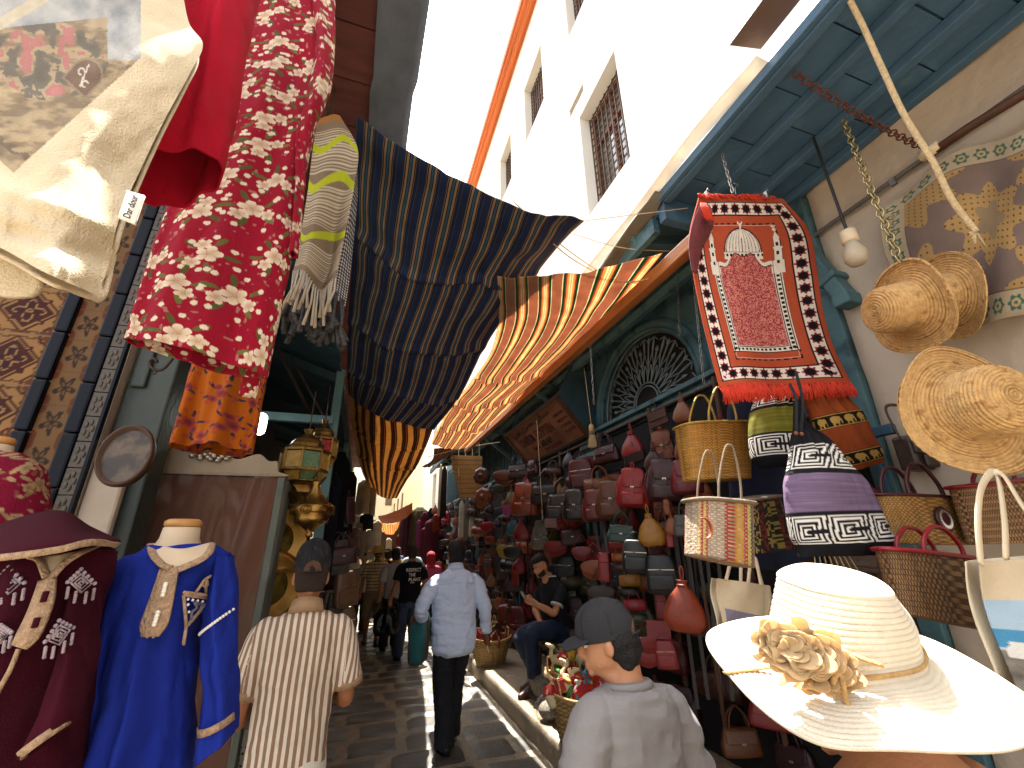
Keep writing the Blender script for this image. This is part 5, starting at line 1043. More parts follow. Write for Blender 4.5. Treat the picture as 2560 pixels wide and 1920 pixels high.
basket('striped_jute_bag', 'dark multicoloured jute bag half hidden behind the crescent one', [(1856, 1250, .1), (1926, 1240, .2), (1972, 1366, .2), (1866, 1382, .1)], 1.45, .06, .95, '', '', .01, .01, M_linen, M_linen, colf=lambda U, W, th: np.where((vn(np.stack([np.floor(U / .012), np.floor(W / .008), 0 * U], -1), 1, 3) > .55)[..., None], np.where((np.sin(U * 70) > 0)[..., None], A(*C('#6d1f18')), A(*C('#8a7a3c'))), A(*C('#1c1a18'))), hoops=0, band=.035)
t, G, tl, trr, br_, bl, nb = basket('straw_handbag', 'straw handbag with burgundy trim and a white sunburst badge', [(2180, 1238), (2380, 1248), (2425, 1362), (2216, 1358)], 1.2, .06, .9, '#a87d42', '#7d5526', .012, .008, M_burg, M_burg, hh=.13, hw=.008)
bc = (tl + trr + br_ + bl) / 4 + nb * .068 + A(.01, 0, 0); zz_ = nb; xx_ = nrm(trr - tl); yy_ = np.cross(zz_, xx_); Mb = np.stack([xx_, yy_, zz_], 1)
MB().lathe([(.048, 0), (.048, .006), (.044, .008), (.001, .008)], bc, 40, Mb).build('badge', M_burg, t, smooth=True); mb = MB()
for i in range(28): a = i * 2 * math.pi / 28; mb.add(bc + (np.array([[.022 * math.cos(a), .022 * math.sin(a), .0095], [.031 * math.cos(a + .09), .031 * math.sin(a + .09), .012], [.040 * math.cos(a), .040 * math.sin(a), .0095], [.031 * math.cos(a - .09), .031 * math.sin(a - .09), .0095]])) @ Mb.T, [(0, 1, 2, 3)])
mb.build('sunburst', mat('white_stitching', '#d8cdbf', .7), t)
basket('red_trim_basket', 'wide brown cane bag with red leather trim and hoop handle', [(2205, 1372), (2440, 1400), (2482, 1578), (2252, 1532)], 1.05, .05, .95, '#86643f', '#4c3320', .008, .015, M_redl, M_redl, hh=.09, hw=.007, band=.035)
basket('red_trim_basket', 'brown cane bag with red trim half cut off by the right edge', [(2392, 1218), (2640, 1190), (2660, 1350), (2440, 1360)], 1.08, .06, .95, '#9a744a', '#4a3020', .010, .012, M_redl, M_redl, hh=.1, hw=.008, band=.04)
# -- embroidered drawstring bags
def spiral(U, W, top, h, per):
    """white square-spiral line work on black"""
    v = (W - top) / h; p = (U / per) % 1; flip = (np.floor(U / per) % 2 > 0); q = np.where(flip, 1 - v, v); d = np.maximum(np.abs(p - .5) * 1.0, np.abs(q - .5) * .9)
    line = (np.abs((d * 8) % 1 - .5) < .24) & ~((p > .5) & (np.abs(q - .5) < .06)); return line
def embcol(mid, dark='#17151a'):
    def f(U, W, th, L):
        c = np.broadcast_to(A(*C(dark)), U.shape + (3,)).copy(); v = W / L
        for a, b in ((.33, .49), (.76, .92)):
            k = (v > a) & (v < b); c[k & spiral(U, W, a * L, (b - a) * L, .15)] = C('#d8d2c8')
        k = (v > .52) & (v < .74); sl_ = vn(np.stack([U * 8, W * 260, 0 * U], -1), 1, 3); c[k] = (A(*C(mid)) * (.75 + .5 * sl_[..., None]))[k]
        c[(np.abs(v - .505) < .012) | (np.abs(v - .75) < .008)] = C(dark); return c
    return f
def pouch(name, label, lv, colf, cord, nv=200, nu=260, group='embroidered cloth bags'):
    t = thing(name, label, 'cloth bag', P((lv[-1][0] + lv[-1][2]) / 2, (lv[-1][1] + lv[-1][3]) / 2, lv[-1][4]), group); q = PT(lv, nv); L = q.len[-1]
    q.mesh('bag_body', M_cloth, t, nu, lambda U, W, th, v: colf(U, W, th, L), lambda th, v: 1 + .35 * (1 - sst(.1, .45, v)) * np.sin(th * 12) + .05 * np.sin(th * 3))
    q2 = q.ring(np.linspace(np.pi, -np.pi, 24, endpoint=False))[-1]; MB().rings(np.stack([q2, q2 * .6 + q2.mean(0) * .4, q2 * .05 + q2.mean(0) * .95])).build('base', M_blackc, t)
    return t, q
M_blackc = mat('black_cotton', '#17151a', .9, var=.2, bump=.3, bscale=200)
def beads(t, pts, mt): mb = MB(); [mb.ell(p, (.008,) * 3, 10) for p in pts]; mb.build('wooden_beads', mt, t, smooth=True)
M_bead = mat('brown_wooden_bead', '#6d3a22', .35)
t, q = pouch('embroidered_bag', 'large black drawstring bag with purple band and white spiral embroidery', [(1988, 1000, 2000, 1000, 1.2, .012), (1990, 1065, 2012, 1060, 1.2, .02), (1985, 1100, 2060, 1100, 1.2, .045), (1978, 1160, 2110, 1165, 1.2, .07), (1969, 1205, 2150, 1212, 1.2, .085), (1972, 1260, 2178, 1262, 1.2, .09), (1985, 1340, 2205, 1320, 1.2, .09), (1996, 1362, 2222, 1352, 1.2, .09), (2002, 1392, 2215, 1385, 1.2, .06)], embcol('#6c5a72'), 0)
beads(t, [P(1990, 1083, 1.16), P(2004, 1085, 1.16)], M_bead); mb = MB(); mb.tube([P(1991, 1085, 1.17), P(1990, 1000, 1.17), P(1975, 960, 1.2)], .006, 8, sub=16); mb.tube([P(2002, 1085, 1.17), P(2006, 1000, 1.17), P(1990, 930, 1.2)], .006, 8, sub=16); mb.build('cord', M_blackc, t, smooth=True)
pouch('embroidered_bag', 'black drawstring bag with olive green band and white spiral embroidery', [(1900, 960, 1975, 965, 1.5, .05), (1895, 1000, 1978, 1000, 1.5, .07), (1884, 1040, 1982, 1040, 1.5, .085), (1882, 1090, 1986, 1092, 1.5, .09), (1890, 1140, 1990, 1142, 1.5, .085), (1905, 1163, 1975, 1165, 1.5, .05)], lambda U, W, th, L: embcol('#6a6622')(U, W * .72 + L * .27, th, L), 0)
def elcol(U, W, th, L):
    v = W / L; c = A(*C('#8a3f1c')) * (.8 + .4 * vn(np.stack([U * 30, W * 8, 0 * U], -1), 1, 2))[..., None]
    for a, b in ((.36, .52), (.80, .95)):
        k = (v > a) & (v < b); c[k] = C('#171310'); n = np.abs((v - a) / (b - a) - .5); c[k & (np.abs(n - .43) < .03)] = C('#a8803c')
        p = (U / .075) % 1 - .5; q = ((v - a) / (b - a) - .5) * .9; body = (np.hypot(p / .3, (q + .02) / .24) < 1) | (np.hypot((p - .28) / .13, (q + .08) / .15) < 1) | ((np.abs(np.abs(p) - .16) < .06) & (q > 0) & (q < .33)) | ((np.abs(p - .4) < .035) & (q > -.05) & (q < .28)); c[k & body] = C('#b08c46')
    return c
pouch('embroidered_bag', 'rust coloured bag with gold elephant bands beside the prayer rug fringe', [(2010, 970, 2090, 960, 1.45, .03), (2020, 1010, 2112, 1000, 1.45, .05), (2040, 1060, 2150, 1040, 1.45, .07), (2062, 1110, 2170, 1090, 1.45, .075), (2098, 1155, 2192, 1130, 1.45, .075), (2118, 1180, 2202, 1155, 1.45, .05)], elcol, 0)
# -- canvas totes on the right
def tote_r(label, px, Y, d, colf, straps, sw=.02):
    tl, trr, br_, bl = [P(*p, Y) for p in px]; t = thing('canvas_tote_bag', label, 'tote bag', (bl + br_) / 2, 'printed canvas totes on the right'); nv, nu = 120, 100
    G = surf([[tl, (tl + trr) / 2 + A(0, -d, 0), trr], [(tl + bl) / 2, (tl + trr + bl + br_) / 4 + A(0, -d * 1.4, 0), (trr + br_) / 2], [bl, (bl + br_) / 2 + A(0, -d, 0), br_]], nv, nu); u = np.linspace(0, 1, nu)[None].repeat(nv, 0); v = np.linspace(0, 1, nv)[:, None].repeat(nu, 1)
    G[..., 1] += .012 * np.sin(u * 8 + v * 5) * (1 - u) ; sheet('front', G, mat('heavy_canvas'), t, .003, col=colf(u, v)); B = G.copy()[::3, ::3]; B[..., 1] += .03 + d * 1.2 * np.sin(np.linspace(0, np.pi, B.shape[1]))[None]; sheet('back', B, MATS['plain_canvas'], t, .003)
    for s in straps: ribbon('strap', [P(*p) for p in s], sw, MATS['plain_canvas'], t, n=24, thick=.004)
def canv(u, v): return np.broadcast_to(A(*C('#c6b294')), u.shape + (3,)).copy()
def seaside(u, v):
    c = canv(u, v); k = v > .27; sky_ = mix(A(*C('#8fa9bd')), A(*C('#b3c0c4')), v); c[k] = sky_[k]; c[(v > .47) & (v < .58)] = C('#4a86a8'); c[(v > .58) & (u > .5)] = C('#4f9aa0'); n = fbm(np.stack([u * 3, v * 5, 0 * u], -1), 4, 3, 4)
    rk = (v > .6) & (u < .35 + .25 * n + (v - .6) * .3); c[rk] = mix(A(*C('#4d4842')), A(*C('#8d867a')), n)[rk]; w = (u > .03) & (u < .3) & (v > .52 + .1 * n) & (v < .64); c[w] = C('#d0cbc2')
    p = np.hypot((u - .6) / .14, (v - .575) / .04) ; c[(p < .6 + .5 * np.abs(np.sin(5 * np.arctan2(v - .575, u - .6))))] = C('#26402c'); c[(np.abs(u - .6 - .02 * np.sin(v * 9)) < .014) & (v > .58) & (v < .74)] = C('#4a3b2c'); c[v > .86] = C('#c6b294'); return c
tote_r('big canvas tote with a painted seaside scene at the right edge', [(2448, 1405), (2700, 1380), (2740, 1860), (2545, 1790)], .8, .05, seaside, [[(2452, 1410, .79), (2445, 1300, .8), (2455, 1215, .82), (2490, 1180, .84), (2510, 1290, .8), (2515, 1400, .79)], [(2650, 1390, .79), (2560, 1270, .8), (2510, 1190, .82), (2480, 1180, .84)]], .022)
def purp(u, v): c = canv(u, v); c[(v > .58 + .1 * u) & (u > .08)] = C('#7f7788'); return c
tote_r('small plain canvas tote with a violet print under the striped jute bag', [(1793, 1446), (1910, 1462), (1905, 1580), (1802, 1572)], 1.5, .02, purp, [[(1815, 1450, 1.49), (1830, 1400, 1.52), (1850, 1395, 1.52), (1852, 1462, 1.49)], [(1870, 1462, 1.49), (1878, 1395, 1.52), (1890, 1400, 1.5), (1902, 1462, 1.49)]], .014)
tote_r('plain canvas tote behind the violet-printed one', [(1895, 1460), (1925, 1465), (1935, 1545), (1910, 1560)], 1.56, .015, canv, [[(1868, 1375, 1.56), (1890, 1410, 1.56), (1905, 1462, 1.55)]], .016)
# dark navy robe on hanger, blue board, dark bag on plaster wall
t = PT([(1870, 990, 1960, 990, 1.95, .06), (1828, 1010, 1990, 1005, 1.95, .09), (1825, 1100, 1995, 1100, 1.95, .1), (1835, 1300, 2010, 1300, 1.95, .12), (1830, 1420, 2040, 1430, 1.95, .12)], 90)
o = t.mesh('navy_robe', mat('navy_robe_cloth', '#0e1530', .9, var=.2, bump=.2, bscale=200), None, 90, foldf=lambda th, v: 1 + .25 * v * np.sin(th * 6)); tag(o, 'dark navy robe hanging behind the olive embroidered bag', 'robe')
o = MB().bb(PX(2165, 1085, 2.66), PX(2245, 1260, 2.69)).bb(PX(2163, 1072, 2.65), PX(2247, 1084, 2.695)).build('blue_board', mat('faded_blue_board', '#2d4a5e', .6, var=.3, nscale=4), bev=.006); tag(o, 'faded blue board propped behind the straw handbag', 'board')
def satchel(label, px, Y, rgb):
    c = P(*px, Y); t = thing('leather_satchel', label, 'bag', c, 'dark bags on the plaster wall')
    mk_ = mat('leather', src='obj', rough=.42, var=.3, nscale=14, bump=.2, bscale=70, spec=.5, rvar=.12)
    for nm, lo, hi in (('body', (-.12, -.04, -.1), (.12, .05, .08)), ('flap', (-.125, -.055, -.02), (.125, -.0405, .09)), ('pocket', (-.08, -.065, -.09), (.08, -.0405, -.025))): MB().bb(c + A(*lo), c + A(*hi)).build(nm, mk_, t, bev=.015, rgb=rgb)
    MB().tube([c + A(-.12, 0, .05), c + A(-.1, .03, .25), c + A(.1, .03, .25), c + A(.12, 0, .05)], .009, 8, sub=20, flat=.5).build('strap', mk_, t, smooth=True, rgb=rgb)
satchel('brown leather satchel hanging under the spiral straw hat', (2300, 1130), 1.45, '#3b2a20'); satchel('dark satchel with curved flap at the right of the brown one', (2390, 1180), 1.4, '#2a201c')
# rope tails under the purple bag, wires across the lane
mb = MB()
for i in range(8): b = P(2035 + i * 12, 1385, 1.22); mb.tube([b, b + A(-.02 + i * .012, 0, -.12)], .002, 5)
o = mb.build('cord_tassel', M_rope); tag(o, 'thin pale cords dangling under the purple embroidered bag', 'cord')
for i, (pts, r, lb) in enumerate((([(1285, 505, 2.05), (1400, 610, 2.1), (1520, 690, 2.1), (1600, 702, 2.0), (1700, 655, 1.8), (1725, 600, 1.7)], .004, 'upper pale rope looping from the navy awning to the teal roof'), ([(1290, 510, 2.06), (1420, 640, 2.1), (1560, 705, 2.1), (1660, 690, 1.95), (1715, 640, 1.75)], .004, 'lower pale rope looping beside the upper one'),
      ([(1462, 552, 2.05), (1640, 530, 1.95), (1720, 520, 1.9)], .003, 'taut cord from the navy awning corner to the canopy'), ([(1425, 583, 2.4), (1560, 620, 2.3), (1720, 630, 2.2)], .003, 'slack cord below the taut awning cord'), ([(1070, 1142, 8), (1160, 1120, 7.5), (1250, 1105, 7)], .008, 'pale cord under the far end of the timber beam'))):
    o = MB().tube([P(*p) for p in pts], r, 6, sub=40).build('awning_rope', M_rope, smooth=True); tag(o, lb, 'rope', 'ropes and cords over the lane')
o = sheet('folded_tarp', surf([[P(1640, 478, 1.95), P(1665, 482, 1.9)], [P(1575, 560, 2.2), P(1615, 575, 2.2)], [P(1505, 665, 2.6), P(1545, 665, 2.6)], [P(1470, 720, 2.9), P(1490, 720, 2.9)]], 30, 10), mat('olive_tarp', '#5e594c', .8, var=.3, nscale=5, bump=.3), thick=.03); tag(o, 'rolled olive tarpaulin along the edge of the teal roof', 'tarp')
# ================================================================ LEATHER GOODS on the right-hand stalls
M_leather = mat('leather', src='obj', rough=.42, var=.35, nscale=14, bump=.25, bscale=70, spec=.12, rvar=.12)
M_buckle = mat('buckle_metal', '#a59a86', .3, .9)
def sb(mb, lv, p=.5, n=28):
    """rounded box: levels (z, half width, half depth, y offset)"""
    th = np.linspace(0, 2 * np.pi, n, endpoint=False); cs = np.sign(np.cos(th)) * np.abs(np.cos(th)) ** p; sn = np.sign(np.sin(th)) * np.abs(np.sin(th)) ** p
    lv = cr(np.array([(list(l) + [0])[:4] for l in lv], float), max(10, len(lv) * 3)); G = np.stack([lv[:, 1:2] * cs, lv[:, 2:3] * sn + lv[:, 3:4], lv[:, :1] + 0 * cs], -1); G[..., :2] *= 1 + .22 * (fbm(G, 6 / (.2 + abs(lv[:, 0]).max()), 2, 3) - .5)[..., None]; return mb.rings(G)
def dy(o): o['dye'] = 1; return o
PROTO = {}
def proto(kind):
    t = thing('leather_' + kind, 'x', 'bag', (0, 0, 0)); L = lambda mb, n, s=True: dy(mb.build(n, M_leather, t, smooth=s))
    tube = lambda pts, r, f=1, k=14: MB().tube(pts, r, 6, sub=k, flat=f)
    if kind == 'backpack':
        L(sb(MB(), [(-1, .28, .12), (-.96, .36, .17), (-.75, .39, .21), (-.45, .34, .18), (-.25, .24, .12), (-.14, .11, .06), (-.11, .02, .02)], .8), 'body'); L(sb(MB(), [(-.58, .05, .01, -.2), (-.56, .2, .02, -.2), (-.4, .25, .03, -.185), (-.22, .24, .05, -.12), (-.14, .18, .06, -.05), (-.12, .04, .03, 0)], .7), 'flap')
        L(sb(MB(), [(-.96, .2, .02, -.19), (-.93, .24, .05, -.2), (-.75, .25, .05, -.215), (-.68, .22, .03, -.2)], .5), 'pocket'); L(tube([(-.02, 0, -.16), (-.03, 0, -.05), (0, 0, 0), (.03, 0, -.05), (.02, 0, -.16)], .018), 'hanging_loop')
        L(MB().bar((0, -.225, -.42), (0, -.27, -.78), .05, .02, (0, -1, 0)), 'buckle_strap', False); MB().box((0, -.245, -.58), (.09, .02, .06)).build('buckle', M_buckle, t, bev=.01)
        for s in (-1, 1): L(tube([(.12 * s, .1, -.17), (.3 * s, .22, -.3), (.4 * s, .16, -.6), (.34 * s, .1, -.94)], .025), 'shoulder_strap')
    elif kind == 'handbag':
        L(sb(MB(), [(-1, .4, .1), (-.97, .48, .15), (-.75, .47, .15), (-.5, .4, .09), (-.44, .36, .05)], .5), 'body'); L(sb(MB(), [(-.72, .3, .01, -.16), (-.7, .36, .02, -.155), (-.5, .38, .03, -.1), (-.43, .37, .06, 0)], .5), 'flap')
        for y in (-.08, .08): L(tube([(-.25, y, -.5), (-.2, y, -.2), (-.04, y * .3, -.01), (.04, y * .3, -.01), (.2, y, -.2), (.25, y, -.5)], .022), 'handle')
        MB().box((0, -.185, -.72), (.1, .02, .05)).build('clasp', M_buckle, t, bev=.008)
    elif kind == 'saddlebag':
        th = np.linspace(0, 2 * np.pi, 30, endpoint=False); R = lambda k, y: np.stack([.42 * k * np.cos(th), y + 0 * th, -.68 + .34 * k * np.where(np.sin(th) > 0, np.sin(th) * .55, np.sin(th))], -1)
        L(MB().rings([R(.85, .1), R(1, .07), R(1, -.06), R(.9, -.1)]), 'body'); F_ = lambda k, y: np.stack([.43 * k * np.cos(th), y + 0 * th, -.62 + .3 * k * np.where(np.sin(th) > 0, np.sin(th) * .5, np.sin(th) * .8)], -1); L(MB().rings([F_(.95, -.09), F_(1, -.105), F_(1, -.125), F_(.9, -.135)]), 'flap')
        L(tube([(-.4, 0, -.6), (-.2, 0, -.25), (0, 0, 0), (.2, 0, -.25), (.4, 0, -.6)], .02, .5, 20), 'strap')
    elif kind == 'pouch':
        L(sb(MB(), [(-1, .1, .05), (-.97, .24, .12), (-.8, .34, .16), (-.55, .26, .12), (-.3, .08, .05), (-.22, .1, .06)], .8), 'body'); L(tube([(0, 0, -.28), (-.03, 0, -.1), (0, 0, 0), (.03, 0, -.1), (0, 0, -.28)], .014), 'cord'); L(MB().lathe([(.085, -.32), (.095, -.3), (.085, -.28)], n=14), 'neck_tie')
    elif kind == 'duffel':
        M_ = np.array([[0, 0, 1.], [0, 1, 0], [-1, 0, 0]]); L(MB().lathe([(.01, -.5), (.2, -.5), (.26, -.46), (.27, 0), (.26, .46), (.2, .5), (.01, .5)], (0, 0, -.62), 24, M_), 'body')
        for x in (-.25, .25): L(MB().lathe([(.272, -.03), (.285, -.02), (.285, .02), (.272, .03)], (x, 0, -.62), 24, M_), 'band')
        for y in (-.12, .12): L(tube([(-.25, y, -.42), (-.18, y, -.15), (0, y * .2, 0), (.18, y, -.15), (.25, y, -.42)], .022), 'handle')
    elif kind == 'pouf':
        th = np.linspace(0, 2 * np.pi, 8, endpoint=False); R = lambda k, y: np.stack([.42 * k * np.cos(th), y + 0 * th, -.58 + .42 * k * np.sin(th)], -1); L(MB().rings([R(.3, .2), R(.75, .19), R(1, .1), R(1, -.1), R(.75, -.19), R(.3, -.2)]), 'body', False)
        L(MB().lathe([(.13, -.2), (.13, -.215), (.01, -.22)], (0, 0, -.58), 16, np.array([[1, 0, 0], [0, 0, 1.], [0, -1, 0]]) @ np.eye(3)), 'centre_patch'); L(tube([(0, 0, -.18), (0, 0, 0)], .015, 1, 4), 'cord')
    elif kind == 'case':
        L(sb(MB(), [(-1, .1, .06), (-.97, .15, .1), (-.6, .17, .11), (-.3, .15, .1), (-.26, .1, .06)], .5), 'body'); L(sb(MB(), [(-.5, .1, .01, -.11), (-.45, .15, .02, -.11), (-.25, .15, .1, -.01), (-.22, .1, .05, 0)], .5), 'lid'); L(tube([(-.06, 0, -.26), (0, 0, 0), (.06, 0, -.26)], .012), 'loop')
    elif kind == 'zip_bag':
        L(sb(MB(), [(-1, .26, .06), (-.97, .33, .11), (-.6, .35, .13), (-.25, .29, .1), (-.19, .2, .05)], .65), 'body'); L(sb(MB(), [(-.93, .22, .02, -.11), (-.9, .27, .04, -.115), (-.65, .27, .04, -.12), (-.6, .24, .02, -.11)], .4), 'front_pocket'); MB().bar((-.28, -.12, -.5), (.28, -.12, -.5), .015, .02).build('zip', M_buckle, t)
        L(tube([(-.26, 0, -.25), (-.12, 0, -.06), (0, 0, 0), (.12, 0, -.06), (.26, 0, -.25)], .018, .5), 'strap')
    elif kind == 'belts':
        for i in range(5): x = -.12 + i * .06; L(MB().bar((x, .02 * (i % 2), 0), (x * .7 + .02 * (i % 3 - 1), -.03 * (i % 2), -1 + .06 * (i % 3)), .02, .008, (0, -1, 0)), 'belt', False)
        MB().bar((-.2, 0, 0), (.2, 0, 0), .025, .025).build('rod', M_dwood, t)
    elif kind == 'wallet':
        L(MB().box((0, 0, -.6), (.7, .08, .5)), 'body', False); L(MB().box((0, -.055, -.5), (.7, .02, .28)), 'flap', False); L(tube([(0, 0, -.36), (0, 0, 0)], .012, 1, 4), 'cord')
    return t
KINDS = ('backpack', 'handbag', 'saddlebag', 'pouch', 'duffel', 'pouf', 'case', 'zip_bag', 'belts', 'wallet'); FIRST = {}
def place_bag(kind, loc, h, rz, rgb, label, tilt=0, group=None, sx=1, cat='bag'):
    new = kind not in PROTO
    if new: PROTO[kind] = proto(kind)
    r = PROTO[kind]; rot = (0, tilt, rz)
    if new:
        r.location = tuple(loc); r.rotation_euler = rot; r.scale = (h * sx, h, h); r['label'] = label; r['category'] = cat
        if group: r['group'] = group
        for c in r.children:
            if c.get('dye', 0): c.color = (*C(rgb), 1)
        return r
    return copytree(r, loc, None, (h * sx, h, h), label, rgb, group, rot, cat)
GB = 'leather goods on the right-hand stalls'
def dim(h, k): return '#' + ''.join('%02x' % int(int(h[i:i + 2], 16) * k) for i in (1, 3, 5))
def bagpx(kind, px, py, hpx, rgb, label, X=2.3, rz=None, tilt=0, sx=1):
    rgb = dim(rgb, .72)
    """(px,py) = middle of the bag in the photograph, hpx its height there"""
    top = PX(px, py - hpx / 2, X); Y = top[1]; v = ray(px, py); dist = Y / v[1]; h = hpx / FPX * dist
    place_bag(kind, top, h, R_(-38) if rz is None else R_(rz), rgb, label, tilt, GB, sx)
hero = [
 ('pouf', 1204, 1186, 52, '#5a2c18', 'dark brown octagonal leather pouf, upper of two hanging by the straw mat', 1.9), ('pouf', 1208, 1238, 58, '#84431a', 'tan octagonal leather pouf hanging under the dark brown one', 1.9),
 ('saddlebag', 1264, 1178, 70, '#7a3c20', 'slim tan shoulder bag hanging left of the wooden sign', 2.3), ('handbag', 1293, 1165, 60, '#45161a', 'maroon handbag tucked under the lower left corner of the sign', 2.45),
 ('backpack', 1312, 1240, 92, '#a2411c', 'bright rust orange backpack below the wooden sign', 2.1), ('pouch', 1278, 1238, 52, '#6f7c3a', 'olive green pouch beside the rust orange backpack', 2.2), ('wallet', 1272, 1268, 50, '#b84c8c', 'shiny pink wallet hanging tilted under the olive pouch', 2.05),
 ('case', 1285, 1262, 50, '#ab4a1c', 'orange spectacle case right of the pink wallet', 2.0), ('backpack', 1338, 1235, 80, '#341c17', 'dark brown backpack right of the rust orange one', 2.3), ('handbag', 1362, 1218, 80, '#141113', 'black shiny handbag beside the yellow pouch', 2.3),
 ('pouch', 1386, 1212, 55, '#b57d28', 'yellow ochre pouch hanging in the window', 2.4), ('zip_bag', 1446, 1178, 95, '#6a101a', 'tall deep red box-shaped bag high on the pilaster', 2.3), ('handbag', 1406, 1240, 90, '#1d1817', 'black bag with long handles in front of the pale window', 2.2),
 ('zip_bag', 1386, 1266, 60, '#3a2f2b', 'grey-brown rounded bag under the yellow pouch', 2.1), ('backpack', 1432, 1256, 88, '#2b211d', 'blackish brown backpack with drawn flap under the deep red box bag', 2.05), ('backpack', 1481, 1256, 88, '#82261c', 'brick red backpack between dark and tan ones', 2.1),
 ('backpack', 1524, 1240, 105, '#7d462a', 'large tan backpack hanging below the pilaster', 2.2), ('backpack', 1580, 1212, 112, '#c01e1e', 'bright scarlet backpack with buckle, the most vivid of all', 2.1), ('backpack', 1652, 1192, 120, '#4a1a1a', 'big dark maroon backpack right of the scarlet one', 2.1),
 ('backpack', 1704, 1186, 100, '#94222e', 'raspberry red backpack beside the golden straw basket', 2.15), ('handbag', 1552, 1316, 74, '#12422f', 'bottle green handbag with looped handles', 1.9), ('pouch', 1615, 1312, 100, '#cc871c', 'long mustard yellow knotted bag', 1.85), ('zip_bag', 1586, 1378, 96, '#14161a', 'glossy black leather pack with zips', 1.8),
 ('duffel', 1542, 1356, 44, '#a8211d', 'small red roll bag left of the glossy black pack', 1.95), ('duffel', 1546, 1386, 40, '#c9691c', 'small orange roll bag under the red one', 1.95), ('duffel', 1550, 1412, 40, '#4a2118', 'small brown roll bag under the orange one', 1.95), ('duffel', 1571, 1443, 52, '#b0751d', 'mustard cylinder bag under the glossy black pack', 1.9),
 ('duffel', 1571, 1472, 50, '#13140f', 'black cylinder bag below the mustard one', 1.9), ('duffel', 1582, 1503, 54, '#ac1e2a', 'crimson cylinder bag above the boy\'s cap', 1.9), ('duffel', 1590, 1538, 48, '#2a3320', 'dark green cylinder bag below the crimson one', 1.9),
 ('backpack', 1357, 1330, 80, '#918775', 'pale grey canvas-coloured backpack in the middle of the stall', 2.4), ('saddlebag', 1388, 1352, 70, '#ab1d24', 'round red bag right of the pale grey backpack', 2.4), ('wallet', 1376, 1302, 44, '#8d5c56', 'dusty mauve wallet above the round red bag', 1.95), ('pouch', 1300, 1318, 66, '#931b1d', 'dark red crumpled pouch under the rust backpack', 2.1),
 ('pouch', 1282, 1308, 56, '#2f6d85', 'teal blue pouch left of the dark red one', 2.1), ('case', 1368, 1376, 62, '#ba672a', 'orange and cream teardrop case', 2.45), ('saddlebag', 1268, 1362, 60, '#b59a2a', 'yellow round purse behind the seated man\'s stall', 2.15), ('saddlebag', 1281, 1366, 56, '#262425', 'black round purse overlapping the yellow one', 2.1),
 ('case', 1300, 1385, 62, '#bb6f1c', 'amber upright case above the red one', 2.45), ('case', 1291, 1424, 68, '#a52c14', 'vermilion upright case above the seated man\'s phone', 2.45), ('saddlebag', 1452, 1366, 60, '#8d1c24', 'small red round bag with pale cross bands', 1.95), ('saddlebag', 1482, 1400, 84, '#a94e1d', 'large orange tan saddlebag', 1.95),
 ('zip_bag', 1414, 1410, 76, '#2e3134', 'dark grey zip bag right of the seated man', 2.55), ('case', 1508, 1404, 86, '#b01c22', 'narrow red hanging bag beside the orange saddlebag', 1.9), ('saddlebag', 1496, 1462, 84, '#3d1f1a', 'chocolate brown saddlebag under the orange one', 1.95), ('zip_bag', 1418, 1482, 76, '#2b2f32', 'charcoal zip bag behind the seated man\'s back', 2.55),
 ('zip_bag', 1645, 1420, 110, '#17181b', 'black crossbody bag on a long strap', 1.85), ('pouch', 1702, 1490, 150, '#b23e14', 'large burnt orange bottle-shaped bag', 1.75), ('case', 1664, 1262, 46, '#a8511f', 'small orange key case under the maroon backpack', 1.9), ('pouch', 1674, 1304, 60, '#ad5a1d', 'small orange purse below the key case', 1.9), ('case', 1673, 1340, 50, '#b3202a', 'small red tube case below the orange purse', 1.9),
 ('handbag', 1712, 1290, 90, '#55504c', 'silvery grey bag beside the striped jute bag', 1.85), ('saddlebag', 1612, 1588, 70, '#b01d1e', 'red flap bag right of the boy\'s cap', 1.85), ('wallet', 1642, 1560, 80, '#96181f', 'square red bag with tooled flap', 1.8), ('zip_bag', 1656, 1622, 76, '#a31a22', 'red zip bag lower right of the boy\'s cap', 1.8), ('saddlebag', 1614, 1626, 64, '#a11a18', 'dark red flap bag just above the boy\'s shoulder', 1.85),
 ('backpack', 1266, 1540, 84, '#7d3416', 'brown backpack on the floor rack by the seated man\'s knees', 2.4), ('backpack', 1296, 1540, 70, '#7d151a', 'wine red backpack beside the brown one', 2.45), ('zip_bag', 1430, 1640, 96, '#16171a', 'black case standing low behind the stool', 2.5), ('handbag', 1438, 1570, 96, '#5f201a', 'brick brown tote behind the seated man', 2.5), ('case', 1650, 1500, 80, '#8d1a1c', 'dark red glove-like bag under the black crossbody', 1.9),
 ('belts', 1520, 1420, 330, '#2a1812', 'bundle of brown belts hanging beside the orange saddlebag', 2.35), ('belts', 1735, 1520, 420, '#2b1a16', 'bundle of dark belts behind the burnt orange bag', 2.3), ('belts', 1340, 1420, 200, '#3a1812', 'bundle of reddish straps above the seated man', 2.55), ('belts', 1690, 1400, 260, '#24140f', 'bundle of brown straps below the silvery bag', 2.3),
]
for hh in hero: bagpx(*hh[:6], X=hh[6], tilt=random.uniform(-.08, .08))
